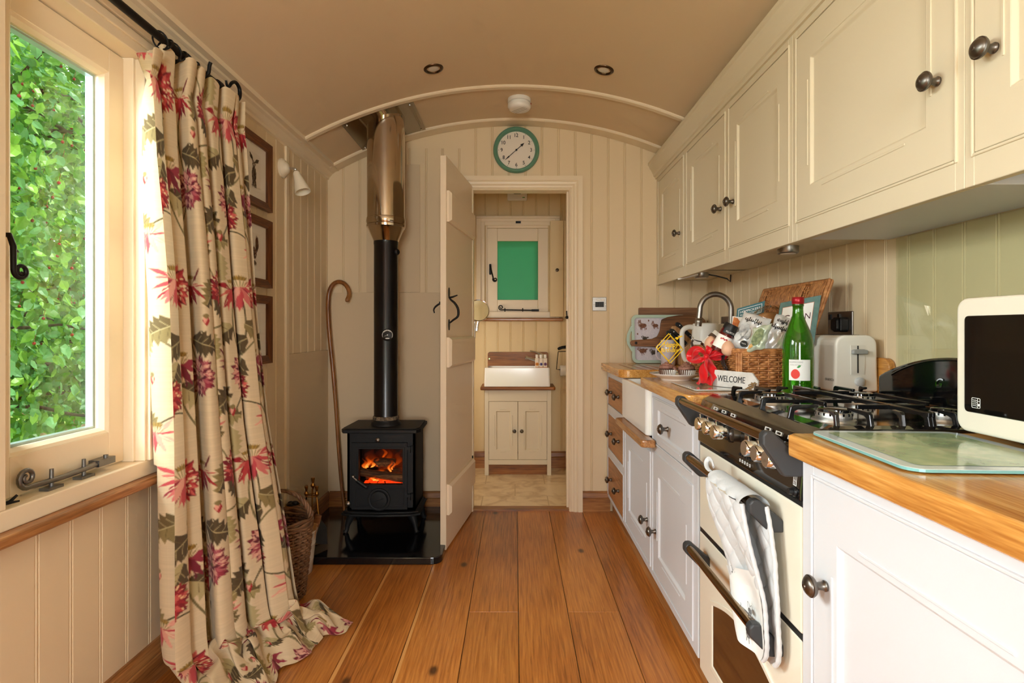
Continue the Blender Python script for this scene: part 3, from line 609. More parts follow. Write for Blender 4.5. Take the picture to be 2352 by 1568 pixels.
# ------------------------------------------------------------------ floral curtain: printed linen painted into vertex colours
TS, TP, PS = 1160, .58, .83                       # repeat in samples and in metres
def paint_tile():
    img = np.zeros((TS, TS, 3)); img[:] = lin((214, 193, 158))
    rs = np.random.RandomState(3)
    img *= (1 + .03 * np.repeat(rs.randn(TS // 4, 1, 1), 4, 0)) * (1 + .015 * rs.randn(1, TS, 1))
    K = TS / TP
    def fill(poly, c, jit=0.):
        p = np.array(poly) * K
        x0, y0 = np.floor(p.min(0)).astype(int) - 1; x1, y1 = np.ceil(p.max(0)).astype(int) + 2
        X, Y = np.meshgrid(np.arange(x0, x1), np.arange(y0, y1)); ins = np.zeros(X.shape, bool); n = len(p)
        for i in range(n):
            xa, ya = p[i]; xb, yb = p[(i + 1) % n]
            if ya == yb: continue
            cnd = ((ya > Y) != (yb > Y)) & (X < (xb - xa) * (Y - ya) / (yb - ya) + xa); ins ^= cnd
        yy, xx = np.nonzero(ins)
        img[(yy + y0) % TS, (xx + x0) % TS] = np.array(c) * (1 + jit * rs.randn(len(yy), 1))
    def petal(cx, cy, a, l, w, c, r0=0., curl=0., jag=0.):
        n = 9; L_, R_ = [], []
        for i in range(n):
            t = i / (n - 1); ww = w * math.sin(PI * min(1, t ** .8 * .93 + .05)) * (1 + jag * rs.uniform(-1, 1)); aa = a + curl * t
            x = cx + math.cos(aa) * (r0 + l * t); y = cy + math.sin(aa) * (r0 + l * t)
            L_.append((x - math.sin(aa) * ww, y + math.cos(aa) * ww)); R_.append((x + math.sin(aa) * ww, y - math.cos(aa) * ww))
        fill(L_ + R_[::-1], c, .06)
    reds = [lin(c) for c in ((128, 18, 30), (164, 34, 44), (186, 58, 60), (202, 92, 84), (150, 26, 38), (110, 14, 30))]
    pinks = [lin(c) for c in ((206, 110, 104), (190, 70, 76), (226, 160, 140), (150, 40, 58), (232, 190, 160))]
    wine = [lin(c) for c in ((116, 28, 46), (146, 44, 62), (172, 84, 92), (210, 150, 136), (96, 20, 40))]
    cream = lin((232, 208, 170)); ol = [lin(c) for c in ((138, 120, 74), (158, 142, 94), (104, 86, 50), (82, 66, 40), (178, 162, 116))]
    def stem(pts, w, c):
        for i in range(len(pts) - 1):
            (xa, ya), (xb, yb) = pts[i], pts[i + 1]; d = math.hypot(xb - xa, yb - ya) or 1; nx, ny = -(yb - ya) / d * w, (xb - xa) / d * w
            fill([(xa + nx, ya + ny), (xb + nx, yb + ny), (xb - nx, yb - ny), (xa - nx, ya - ny)], c)
    def leaf(cx, cy, a, l, w, mode=0):
        cx *= PS; cy *= PS
        ca, sa = math.cos(a), math.sin(a)
        def half(s, c):
            P = [(0, 0)]; n = 6
            for i in range(n):
                t = (i + .55) / n; ww = w * math.sin(PI * (t ** .75) * .95)
                P.append((l * (t - .05), s * ww * .72)); P.append((l * (t + .07), s * ww * 1.12))
            P.append((l, 0)); fill([(cx + ca * x - sa * y, cy + sa * x + ca * y) for x, y in P], c, .07)
        d = (ol[2], ol[3])[rs.randint(2)]; g = (ol[0], ol[1], ol[4])[rs.randint(3)]
        half(1, g if mode != 1 else d); half(-1, d if mode != 2 else g)
        for t in (.25, .45, .65):
            for s in (1, -1):
                x0 = l * t; stem([(cx + ca * x0, cy + sa * x0), (cx + ca * (x0 + l * .14) - sa * s * w * .6, cy + sa * (x0 + l * .14) + ca * s * w * .6)], .0009, ol[4] if s < 0 else ol[2])
        stem([(cx, cy), (cx + ca * l * .95, cy + sa * l * .95)], .0016, ol[4])
    def mum(cx, cy, r, pal, hi=cream):
        cx *= PS; cy *= PS; r *= 1.06
        for k in range(9): 
            a = 2 * PI * k / 9 + rs.uniform(-.2, .2); petal(cx, cy, a, r * 1.06, r * .24, pal[5 % len(pal)] if k % 2 else pal[0], jag=.35)
        fill([(cx + r * .82 * math.cos(a), cy + r * .82 * math.sin(a)) for a in [2 * PI * k / 28 for k in range(28)]], pal[0], .05)
        for ring, (rr_, n, ww) in enumerate(((1.0, 24, .15), (.88, 20, .14), (.72, 16, .13), (.56, 12, .12), (.38, 9, .10))):
            for k in range(n):
                a = 2 * PI * (k + .5 * ring) / n + rs.uniform(-.12, .12); L_ = r * rr_ * rs.uniform(.92, 1.06)
                petal(cx, cy, a, L_, r * ww, pal[rs.randint(len(pal))], jag=.3, curl=rs.uniform(-.25, .25))
                if rs.rand() < .6: petal(cx, cy, a + .05, L_ * .26, r * ww * .45, hi if rs.rand() < .55 else pal[3], r0=L_ * .62, jag=.3)
        for k in range(10): petal(cx + rs.uniform(-.2, .2) * r, cy + rs.uniform(-.15, .15) * r, rs.uniform(0, 6.3), r * .16, r * .035, ol[2] if k % 3 else ol[1])
    def poppy(cx, cy, s, pal, flip=1):
        cx *= PS; cy *= PS   # side view: ragged hanging petals under a seed dome (v runs down)
        for k in range(13):
            a = R(-25 + 230 * k / 12); l = s * rs.uniform(.75, 1.15)
            petal(cx, cy, a, l, s * .085, pal[rs.randint(len(pal))], jag=.45, curl=rs.uniform(-.4, .4))
            if k % 2: petal(cx, cy, a + .06, l * .8, s * .02, cream, r0=.1 * s)
        for k in range(3): petal(cx, cy, R(60 + 30 * k) + rs.uniform(-.1, .1), s * .95, s * .14, pal[k % len(pal)], jag=.25)
        for k in range(12): petal(cx + (k - 5.5) * s * .03, cy, R(-90 + (k - 5.5) * 9), s * .40, s * .022, cream if k % 2 else ol[1])
        for k in range(9): petal(cx + (k - 4) * s * .05, cy - s * .28, R(-90 + (k - 4) * 12), s * .22, s * .045, lin((168, 134, 62)) if k % 2 else lin((136, 108, 50)), jag=.3)
    # stems first, then leaves, then the flowers
    sc = lin((116, 104, 66)); sd = lin((92, 80, 50))
    def curve(p0, p1, p2, n=16): return [(PS * q_[0], PS * q_[1]) for q_ in curve0(p0, p1, p2, n)]
    def curve0(p0, p1, p2, n): return [((1 - t) ** 2 * p0[0] + 2 * t * (1 - t) * p1[0] + t * t * p2[0], (1 - t) ** 2 * p0[1] + 2 * t * (1 - t) * p1[1] + t * t * p2[1]) for t in [i / n for i in range(n + 1)]]
    for (p0, p1, p2, w) in (((.16, .13), (.20, .28), (.15, .40), .0032), ((.15, .40), (.24, .30), (.40, .27), .003), ((.42, .44), (.40, .56), (.50, .68), .0032), ((.50, .68), (.60, .60), (.62, .50), .0028),
                            ((.60, .16), (.56, .30), (.62, .42), .003), ((.06, .60), (.16, .56), (.26, .64), .0026), ((.30, .02), (.36, .10), (.34, .18), .0022), ((.66, .30), (.72, .36), (.74, .44), .002)):
        stem(curve(p0, p1, p2), w, sc if rs.rand() < .5 else sd)
    for (x, y, a, l, w, mo) in ((.17, .27, .4, .12, .042, 0), (.18, .33, 2.7, .11, .042, 1), (.28, .30, 1.1, .10, .038, 2), (.15, .41, 2.0, .10, .04, 0), (.42, .50, .5, .12, .046, 0), (.41, .53, 2.5, .11, .044, 1), (.47, .63, .1, .10, .038, 0),
                                (.52, .68, 1.3, .10, .036, 2), (.58, .28, 2.6, .10, .04, 0), (.60, .33, .3, .11, .04, 1), (.62, .42, 1.7, .09, .036, 0), (.10, .59, -1.2, .10, .038, 0), (.24, .64, .6, .09, .036, 1), (.06, .10, 2.2, .11, .042, 0),
                                (.34, .17, .9, .09, .034, 1), (.72, .41, .5, .08, .03, 2), (.02, .48, .9, .11, .044, 0), (.33, .60, 2.6, .09, .034, 2)):
        leaf(x, y, a, l, w, mo)
    mum(.40, .20 - .06, .066, reds); poppy(.16, .12, .088, pinks); mum(.63, .47, .060, wine, lin((222, 170, 150))); poppy(.42, .42, .082, wine)
    mum(.10, .53, .056, reds, lin((236, 196, 150))); poppy(.60, .13, .072, reds); poppy(.26, .66, .064, pinks)
    for (x, y) in ((.27, .45), (.50, .30), (.68, .24), (.05, .30), (.55, .60)):
        x *= PS; y *= PS; petal(x, y, PI / 2, .035, .010, reds[1], jag=.2); petal(x, y, PI / 2 + .2, .028, .006, pinks[2]); petal(x, y - .004, PI / 2, .016, .010, ol[0])
    for ax_ in (0, 1): img = sum(np.roll(img, k, ax_) for k in range(-2, 3)) / 5
    return img
TILE = paint_tile()

cnu, cnv = 500, 790
CTOP, CLEN = 1.925, 2.13
HEAP = .085
def cloth(S, T):
    q = CTOP - HEAP - T
    soft = np.sqrt(q * q + .0016); zc = .5 * (q + soft); wf = .5 * (soft - q)      # height above the heap, length lying in the heap
    zk = [0, .08, .3, .7, 1.1, 1.5, 1.95]
    ax = np.interp(zc, zk, [-1.005, -1.01, -1.015, -1.025, -1.03, -1.045, -1.05]); ay = np.interp(zc, zk, [1.60, 1.60, 1.60, 1.60, 1.585, 1.565, 1.55])
    bx = np.interp(zc, zk, [-.785, -.80, -.835, -.910, -.955, -.985, -1.022]); by = np.interp(zc, zk, [1.985, 1.99, 2.0, 2.01, 2.015, 2.02, 2.035])
    Nf = 7.0
    drift = .55 * np.sin(S * 5 + 1.0) * np.clip(T / 1.9, 0, 1.2) + .18 * np.sin(T * 2.1 + S * 9)
    ph = 2 * PI * (Nf * S + .16 * np.sin(2 * PI * S * 2.3 + .6)) + drift
    amp = np.interp(T, [0, .05, .10, .16, .5, 1.2, 1.9, 2.2], [.034, .026, .016, .026, .036, .044, .052, .05]) * (1 + .35 * np.sin(S * 17 + 1.4))
    fo = np.sin(ph) + .22 * np.sin(2 * ph + 1.1 + .7 * np.sin(S * 11)) + .18 * np.sin(ph * .5 + 2)
    ta = -.42 * np.sin(2 * ph + .4)
    dx, dy = bx - ax, by - ay; ln = np.sqrt(dx * dx + dy * dy); nx, ny = dy / ln, -dx / ln; tx, ty = dx / ln, dy / ln
    fd = np.exp(-np.clip(wf - .015, 0, 1) * 7)
    PX = ax + dx * S + (nx * amp * fo + tx * amp * ta * .9) * fd
    PY = ay + dy * S + (ny * amp * fo + ty * amp * ta * .9) * fd
    spread = 1 + .35 * np.clip(wf, 0, .3) / .2
    ox, oy = .93, -.30
    swell = 1 + .12 * np.sin(S * 7.0 + .3) + .10 * np.sin(ph * .5) + .25 * np.clip((.5 - S) / .5, 0, 1)
    PX = PX + ox * wf * .62 * swell; PY = PY + oy * wf * .70 * swell + (S - .40) * wf * .75
    wr_ = np.clip(wf / .03, 0, 1)
    PZ = zc + wr_ * (.012 + .050 * (.5 + .5 * np.sin(ph * .42 + 30 * wf + 5 * S)) ** 1.5 + .026 * (.5 + .5 * np.sin(ph * .9 + 24 * wf + 1.)) ** 2) * np.interp(wf, [0, .06, .17, .27, .30], [.3, 1.0, .8, .35, .06]) + HEAP * np.clip(1 - wf / .27, 0, 1) ** .8
    # pinch pleats leaning out at the heading, fabric tied tighter at the top left
    PZ = PZ + np.interp(T, [0, .12], [1, 0]) * (.014 * np.sin(ph + .6) - .05 * np.clip((.10 - S) / .1, 0, 1))
    PZ = np.maximum(PZ, .004); PX = np.maximum(PX, np.where(PZ < .13, XL + .024, XL + .006)); PX = np.where((PZ < .70) & (PY < 1.80), np.maximum(PX, -1.052), PX)
    return PX, PY, PZ
Sf = np.linspace(0, 1, 4000)[None, :]
fx, fy, fz = cloth(Sf, np.array([[.95]])); arcl = np.concatenate([[0], np.cumsum(np.hypot(np.diff(fx[0]), np.diff(fy[0])))])
S = np.interp(np.linspace(0, arcl[-1], cnu), arcl, Sf[0])[None, :]; T = (np.linspace(0, 1, cnv) * CLEN)[:, None]
PX, PY, PZ = cloth(S, T)
U = np.linspace(0, arcl[-1], cnu)[None, :] * .92 + 0 * T; Vv = T + 0 * S
iu = (U / TP * TS + 200).astype(int) % TS; iv = (Vv / TP * TS).astype(int) % TS
CC = TILE[iv, iu]
verts = np.stack([PX, PY, PZ], -1).reshape(-1, 3)
idx = np.arange(cnu * cnv).reshape(cnv, cnu)
faces = np.stack([idx[:-1, :-1], idx[:-1, 1:], idx[1:, 1:], idx[1:, :-1]], -1).reshape(-1, 4)
cen = verts.mean(0)
me = bpy.data.meshes.new('curtain'); me.vertices.add(len(verts)); me.vertices.foreach_set('co', (verts - cen).ravel())
me.loops.add(faces.size); me.loops.foreach_set('vertex_index', faces.ravel().astype(np.int32))
me.polygons.add(len(faces)); me.polygons.foreach_set('loop_start', np.arange(0, faces.size, 4, dtype=np.int32)); me.polygons.foreach_set('loop_total', np.full(len(faces), 4, dtype=np.int32))
me.update(calc_edges=True); me.polygons.foreach_set('use_smooth', np.ones(len(faces), bool))
a = me.color_attributes.new('print', 'FLOAT_COLOR', 'POINT'); a.data.foreach_set('color', np.concatenate([CC.reshape(-1, 3), np.ones((cnu * cnv, 1))], 1).astype(np.float32).ravel())
me.materials.append(attr_mat('floral_linen', 'print', .85, .1, (420, .12), .10))
cu = bpy.data.objects.new('curtain', me); COL.objects.link(cu); cu.location = tuple(cen)
tag(cu, 'floor-length linen curtain printed with red flowers and olive leaves', 'curtain')

# curtain pole, bracket, finial hook
RX, RZ = -1.035, 1.952
t = thing('curtain_pole', 'black iron curtain pole with hooked end above the side window', 'curtain pole', (RX, 1.0, RZ))
b = MB(); b.tube([(RX, -.2, RZ), (RX, 1.90, RZ)], .0115, 12); b.cyl((RX, 1.90, RZ), (RX, 1.925, RZ), .016, 12); b.build('pole', M['iron'], t)
_p = [(RX, 1.92, RZ), (RX, 1.99, RZ), (RX, 2.03, RZ - .002), (RX + .004, 2.052, RZ + .018), (RX + .004, 2.052, RZ + .048), (RX + .002, 2.03, RZ + .062), (RX, 2.005, RZ + .050), (RX - .002, 1.99, RZ + .03), (RX - .002, 1.975, RZ + .028), (RX - .002, 1.968, RZ + .042)]; b = MB(); b.tube(cr(_p, 5), crr([.008, .008, .008, .0075, .007, .0065, .006, .005, .0045, .004], 46), 10); b.build('finial', M['iron'], t)
for y in (1.815, .15):
    b = MB(); b.tube(cr([(XL + .004, y, RZ + .03), (RX - .05, y, RZ + .03), (RX - .022, y, RZ - .005), (RX, y, RZ - .018), (RX + .020, y, RZ - .004), (RX + .024, y, RZ + .02), (RX + .028, y, RZ + .032)], 4), .006, 8)
    b.slab(faceL(XL, y, RZ + .03), rrect(-.015, .015, -.04, .04, .012), 0, .006); b.build('bracket', M['iron'], t)
rr0 = None
for i, y in enumerate((1.60, 1.625, 1.665, 1.695, 1.725, 1.76, 2.005)):
    b = MB(); r_ = .021; b.tube([(RX + r_ * math.sin(2 * PI * k / 18), y + .012 * math.cos(2 * PI * k / 18) * (1 if i % 2 else -1), RZ - .008 + r_ * math.cos(2 * PI * k / 18)) for k in range(18)], .0026, 6, closed=True)
    o = b.build('curtain_ring', M['iron'])
    if i == 6: tag(o, 'black iron curtain ring beside the hooked end of the pole', 'curtain ring', 'curtain rings on the pole')
    else: tag(o, 'black iron ring on the pole at the bunched top of the curtain', 'curtain ring', 'bunched rings at the top of the curtain')

# ------------------------------------------------------------------ three framed animal prints on the left wall
def hairs(b, fn, cx, cy, rx, ry, n, ln, w, rs, ang=None, z=.0005):
    for _ in range(n):
        a = rs.uniform(0, 6.28); q_ = math.sqrt(rs.uniform(0, 1)); x = cx + rx * q_ * math.cos(a); y = cy + ry * q_ * math.sin(a)
        d = (ang if ang is not None else a) + rs.uniform(-.5, .5); L_ = ln * rs.uniform(.5, 1.2)
        ex, ey = x + math.cos(d) * L_, y + math.sin(d) * L_; px_, py_ = -math.sin(d) * w, math.cos(d) * w
        b.poly(fn, [(x - px_, y - py_), (x + px_, y + py_), (ex, ey)], z + rs.uniform(0, .0003))
def blob(b, fn, pts, z=.0004): b.poly(fn, pts, z)
def ell(cx, cy, rx, ry, n=18, rot=0.):
    return [(cx + rx * math.cos(a) * math.cos(rot) - ry * math.sin(a) * math.sin(rot), cy + rx * math.cos(a) * math.sin(rot) + ry * math.sin(a) * math.cos(rot)) for a in [2 * PI * k / n for k in range(n)]]
fur = mat('ink_brown_wash', (104, 92, 82), .8, vary=(60, (70, 60, 54))); furlight = mat('pale_brown_wash', (150, 130, 112), .8, vary=(50, (110, 92, 78))); russet = mat('russet_wash', (116, 66, 42), .8, vary=(50, (70, 46, 40)))
def picture(zc, kind, label):
    y1 = 2.527; W_, H_ = .30, .305; y0 = y1 - W_; yc = (y0 + y1) / 2; rs = random.Random(zc)
    t = thing('framed_picture', label, 'picture', (XL, yc, zc), 'oak framed animal prints')
    fn = faceL(XL + .002, yc, zc); bw = .036; hw, hh = W_ / 2, H_ / 2
    for side in range(4):
        b = MB()
        if side < 2:
            s_ = (1, -1)[side]; lo = [(s_ * hw, -hh), (s_ * hw, hh), (s_ * (hw - bw), hh - bw), (s_ * (hw - bw), -hh + bw)]
        else:
            s_ = (1, -1)[side - 2]; lo = [(-hw, s_ * hh), (hw, s_ * hh), (hw - bw, s_ * (hh - bw)), (-hw + bw, s_ * (hh - bw))]
        b.add([fn((p[0], p[1], 0)) for p in lo] + [fn((p[0], p[1], .022 if k < 2 else .014)) for k, p in enumerate(lo)], [(0, 1, 2, 3), (4, 5, 6, 7), (0, 1, 5, 4), (1, 2, 6, 5), (2, 3, 7, 6), (3, 0, 4, 7)])
        b.build('frame', M['frame'] if side < 2 else M['framey'], t)
    b = MB(); b.box(-hw + .02, hw - .02, -hh + .02, hh - .02, .002, .006, fn=fn); b.build('mount', M['mount'], t)
    b = MB(); b.box(-.062, .062, -.082, .078, .006, .0066, fn=fn); pr_ = b.build('print', M['paper'], t)
    f2 = faceL(XL + .0088, yc, zc - .002)
    if kind == 'hare':
        b = MB(); hairs(b, f2, 0, -.012, .020, .034, 420, .012, .0009, rs, -PI / 2); hairs(b, f2, -.002, .030, .011, .012, 120, .008, .0008, rs)
        for (ex, ey, an) in ((-.010, .040, 2.3), (.008, .038, .5)):
            hairs(b, f2, ex + math.cos(an) * .016, ey + math.sin(an) * .016, .010, .006, 90, .014, .0011, rs, an)
            b.poly(f2, ell(ex + math.cos(an) * .02, ey + math.sin(an) * .02, .024, .005, rot=an), .0003)
        for x in (-.012, -.004, .008, .016): hairs(b, f2, x, -.050, .002, .012, 40, .012, .0009, rs, -PI / 2)
        hairs(b, f2, 0, -.066, .024, .003, 60, .006, .0008, rs)
        b.build('hare_drawing', fur, pr_)
    elif kind == 'hen':
        b = MB(); hairs(b, f2, -.006, -.01, .030, .026, 420, .014, .0011, rs, 2.2); hairs(b, f2, .024, .026, .012, .028, 200, .022, .0014, rs, 1.3); b.cur = 1
        hairs(b, f2, -.034, .030, .010, .014, 130, .01, .0009, rs, 1.8); hairs(b, f2, -.002, -.046, .022, .008, 150, .014, .001, rs, -1.4); hairs(b, f2, .026, .028, .010, .020, 60, .02, .0012, rs, 1.1); b.build('hen_drawing', [russet, fur], pr_)
    else:
        b = MB(); hairs(b, f2, .004, -.012, .013, .030, 360, .014, .001, rs, -1.2); hairs(b, f2, -.012, -.040, .006, .016, 90, .03, .001, rs, -2.0); b.cur = 1
        b.poly(f2, ell(.014, .034, .005, .014), .0006); b.poly(f2, ell(.016, .048, .007, .006), .0006); b.box(.002, .004, -.066, -.04, .0003, .0006, fn=f2); b.box(.002, .014, -.068, -.066, .0003, .0006, fn=f2); b.cur = 2; b.poly(f2, ell(.013, .022, .006, .003), .0009); b.build('pheasant_drawing', [russet, fur, M['mount']], pr_)
    b = MB(); b.poly(faceL(XL + .0125, yc, zc), [(-hw + bw - .004, -hh + bw - .004), (hw - bw + .004, -hh + bw - .004), (hw - bw + .004, hh - bw + .004), (-hw + bw - .004, hh - bw + .004)]); b.build('glazing', M['picglass'], t)
picture(1.79, 'hare', 'oak framed print of a hare, topmost of three beside the curtain')
picture(1.442, 'hen', 'oak framed print of a dark brown hen, middle of three beside the curtain')
picture(1.10, 'pheasant', 'oak framed print of a pheasant, lowest of three beside the curtain')

# wall spot lamp
t = thing('wall_lamp', 'cream ceramic spot lamp with chrome joint on the left wall', 'lamp', (XL, 2.68, 1.889))
b = MB(); b.lathe((XL, 2.68, 1.889), (1, 0, 0), [(0, 0), (.047, 0), (.047, .008), (.040, .012), (.038, .018), (.030, .022), (.026, .030), (.014, .036), (0, .037)], 28); b.build('base', M['lampcream'], t)
b = MB(); b.cyl((XL + .036, 2.68, 1.889), (XL + .062, 2.68, 1.886), .0055, 10); b.ball((XL + .066, 2.68, 1.882), .009, 10, 8); b.cyl((XL + .068, 2.68, 1.880), (XL + .074, 2.675, 1.862), .006, 10); b.build('joint', M['chrome'], t)
sa = V((.036, -.012, -.094)).normalized(); s0 = V((XL + .072, 2.677, 1.868))
b = MB(); b.lathe(s0, sa, [(0, -.004), (.012, -.002), (.0165, .006), (.018, .02), (.0245, .05), (.032, .078), (.036, .098), (.038, .108), (.036, .108), (.030, .078), (.022, .05), (.014, .02), (0, .018)], 28); b.build('lamp_shade', M['lampcream'], t)
b = MB(); b.ball(s0 + sa * .07, .02, 12, 8); b.build('bulb', M['plastic_w'], t)
# ------------------------------------------------------------------ hearth, stove and flue
b = MB(); b.prism([V((x, y, 0)) for x, y in rrect(XL + .019, -.345, 2.567, D - .02, .05, 6, (1, 0, 0, 0))], (0, 0, .034))
tag(b.build('hearth_slab', M['granite'], bevel=.004), 'polished black granite hearth slab under the stove', 'hearth')
HZ = .034
# heat boards
b = MB(); b.box(XL + .002, -.345, D - .009, D - .001, .124, 1.325); tag(b.build('heat_board', M['board'], bevel=.001), 'low cream heat board on the end wall behind the stove', 'wall panel')
b = MB(); b.box(-.90, -.576, D - .008, D - .001, 1.327, 2.10); tag(b.build('heat_board', M['board'], bevel=.001), 'tall cream heat board on the end wall behind the steel flue', 'wall panel')
b = MB(); b.box(XL + .002, XL + .009, 2.745, D - .012, .124, .978)
tag(b.build('heat_board', M['board'], bevel=.001), 'cream heat board on the left wall beside the shepherd crook', 'wall panel')

b = MB(); b.box(XL, XL + .010, 2.715, 2.745, .124, 2.0085); struct(b.build('trim_6', M['trim']))
SX0, SX1, SY0, SY1 = -.882, -.525, 2.885, 3.13
sx = (SX0 + SX1) / 2
st = thing('wood_stove', 'black cast iron wood stove with a fire burning behind its glass', 'stove', (sx, 3.0, HZ))
b = MB()  # body with a fire opening in the front
gx0, gx1, gz0, gz1 = sx - .115, sx + .115, .29, .478
b.box(SX0, SX1, SY1 - .01, SY1, .15, .56); b.box(SX0, SX0 + .012, SY0, SY1, .15, .56); b.box(SX1 - .012, SX1, SY0, SY1, .15, .56); b.box(SX0, SX1, SY0, SY1, .15, .165)
b.box(SX0, gx0, SY0, SY0 + .012, .15, .56); b.box(gx1, SX1, SY0, SY0 + .012, .15, .56); b.box(gx0, gx1, SY0, SY0 + .012, .15, gz0); b.box(gx0, gx1, SY0, SY0 + .012, gz1, .56)
b.build('body', M['castiron'], st)
b = MB(); tp = [(SX0 - .012, SY0 - .04), (SX1 + .012, SY0 - .04), (SX1 + .030, SY0 + .0), (SX1 + .022, SY1 + .01), (SX0 - .022, SY1 + .01), (SX0 - .030, SY0 + .0)]
b.prism([V((x, y, .562)) for x, y in tp], (0, 0, .018)); b.prism([V((sx + (x - sx) * .96, 3.0 + (y - 3.0) * .95, .58)) for x, y in tp], (0, 0, .006)); b.build('top_plate', M['castiron'], st, bevel=.005)
b = MB(); bp_ = [(SX0 - .03, SY0 - .012), (SX0 + .02, SY0 - .035), (sx, SY0 - .045), (SX1 - .02, SY0 - .035), (SX1 + .03, SY0 - .012), (SX1 + .02, SY1 + .005), (SX0 - .02, SY1 + .005)]
b.prism([V((x, y, .128)) for x, y in bp_], (0, 0, .012)); b.prism([V((sx + (x - sx) * .95, 3.0 + (y - 3.0) * .94, .14)) for x, y in bp_], (0, 0, .010)); b.build('base_plate', M['castiron'], st, bevel=.004)
for sxx, s_ in ((SX0 + .015, -1), (SX1 - .015, 1)):
    for yy, sy in ((SY0 + .015, -1), (SY1 - .03, 1)):
        b = MB(); b.tube([(sxx - s_ * .01, yy, .13), (sxx + s_ * .006, yy + sy * .006, .10), (sxx + s_ * .016, yy + sy * .012, .07), (sxx + s_ * .018, yy + sy * .014, .048), (sxx + s_ * .026, yy + sy * .02, HZ + .001)], [.026, .019, .013, .011, .014], 8); b.build('leg', M['castiron'], st)
# vents along the top of the front
b = MB()
for a0, a1 in ((sx - .128, sx - .02), (sx + .012, sx + .118)): b.slab(faceY(0, SY0, .538), rrect(a0, a1, -.005, .005, .004), -.001, .0012)
b.build('vent_slot', M['black'], st)
b = MB(); b.lathe((sx - .014, SY0, .524), (0, -1, 0), [(0, 0), (.006, 0), (.006, .01), (.012, .014), (.013, .022), (.008, .028), (0, .03)], 14); b.build('vent_knob', M['steelbr'], st)
b = MB(); b.lathe((SX0 + .010, SY0, .192), (0, -1, 0), [(0, 0), (.006, 0), (.006, .01), (.012, .014), (.013, .022), (.008, .028), (0, .03)], 14); b.build('riddling_knob', M['steelbr'], st)
# door
dn = thing_door = MB(); fn = faceY(sx - .003, SY0 - .0, .33)
dox0, dox1, doz0, doz1 = -.15, .142, -.172, .178
ho = [(-.112, -.04), (.118, -.04), (.118, .146), (-.112, .146)]
def ringslab(b, fn, outer, inner, z0, z1):
    n = len(outer)
    vs = [fn((p[0], p[1], z)) for z in (z0, z1) for p in outer] + [fn((p[0], p[1], z)) for z in (z0, z1) for p in inner]
    q = lambda r, k: r * n + k % n
    fs = []
    for k in range(n): fs += [(q(1, k), q(1, k + 1), q(3, k + 1), q(3, k)), (q(0, k), q(0, k + 1), q(1, k + 1), q(1, k)), (q(2, k), q(3, k), q(3, k + 1), q(2, k + 1)), (q(0, k), q(2, k), q(2, k + 1), q(0, k + 1))]
    return b.add(vs, fs)
ringslab(dn, fn, [(dox0, doz0), (dox1, doz0), (dox1, doz1), (dox0, doz1)], ho, .0, .014)
ringslab(dn, fn, [(-.122, -.05), (.128, -.05), (.128, .156), (-.122, .156)], ho, .014, .018)
for (x0, x1) in ((-.128, -.045), (.045, .128)): ringslab(dn, fn, [(x0, -.155), (x1, -.155), (x1, -.06), (x0, -.06)], [(x0 + .005, -.150), (x1 - .005, -.150), (x1 - .005, -.065), (x0 + .005, -.065)], .014, .0165)
do = dn.build('door', M['castiron'], st, bevel=.0025)
b = MB(); b.lathe(fn((-.005, -.118, .012)), (0, -1, 0), [(0, 0), (.060, 0), (.058, .010), (.050, .012), (.046, .010), (.044, .018), (.030, .020), (0, .020)], 32); b.bar(fn((-.03, -.128, .034)), fn((.022, -.108, .034)), .003, .004); b.build('air_dial', M['castiron'], do)
b = MB(); b.add([fn((p[0] + .0, p[1], .006)) for p in ho], [(0, 1, 2, 3)]); b.build('fire_glass', thin_glass('fire_glass', (.97, .93, .88), .05), do)
for z in (.148, -.10):
    b = MB(); b.box(.13, .172, z - .007, z + .009, .002, .016, fn=fn); b.cyl(fn((.166, z - .022, .010)), fn((.166, z + .014, .010)), .009, 10); b.build('hinge', M['castiron'], do)
b = MB(); b.cyl(fn((-.135, .005, .014)), fn((-.135, .005, .034)), .006, 10); b.ball(fn((-.136, .006, .034)), .009, 10, 8); b.cyl(fn((-.132, .002, .036)), fn((-.112, -.014, .04)), .0045, 8); b.build('latch', M['steelbr'], do)
b = MB(); p0 = fn((-.114, -.012, .040)); p1 = fn((-.058, -.048, .045)); n_ = 9
b.tube([p0 + (p1 - p0) * (k / (2 * n_)) for k in range(2 * n_ + 1)], [(.0085 if k % 2 else .0105) + .002 * k / (2 * n_) for k in range(2 * n_)] + [.008], 10); b.build('handle', M['plastic_k'], do)
b = MB(); b.text(faceY(sx - .003, SY0 - .0145, .486), 'AGA', .018, shear=.3, extrude=.03); b.build('lettering', M['castiron'], do)
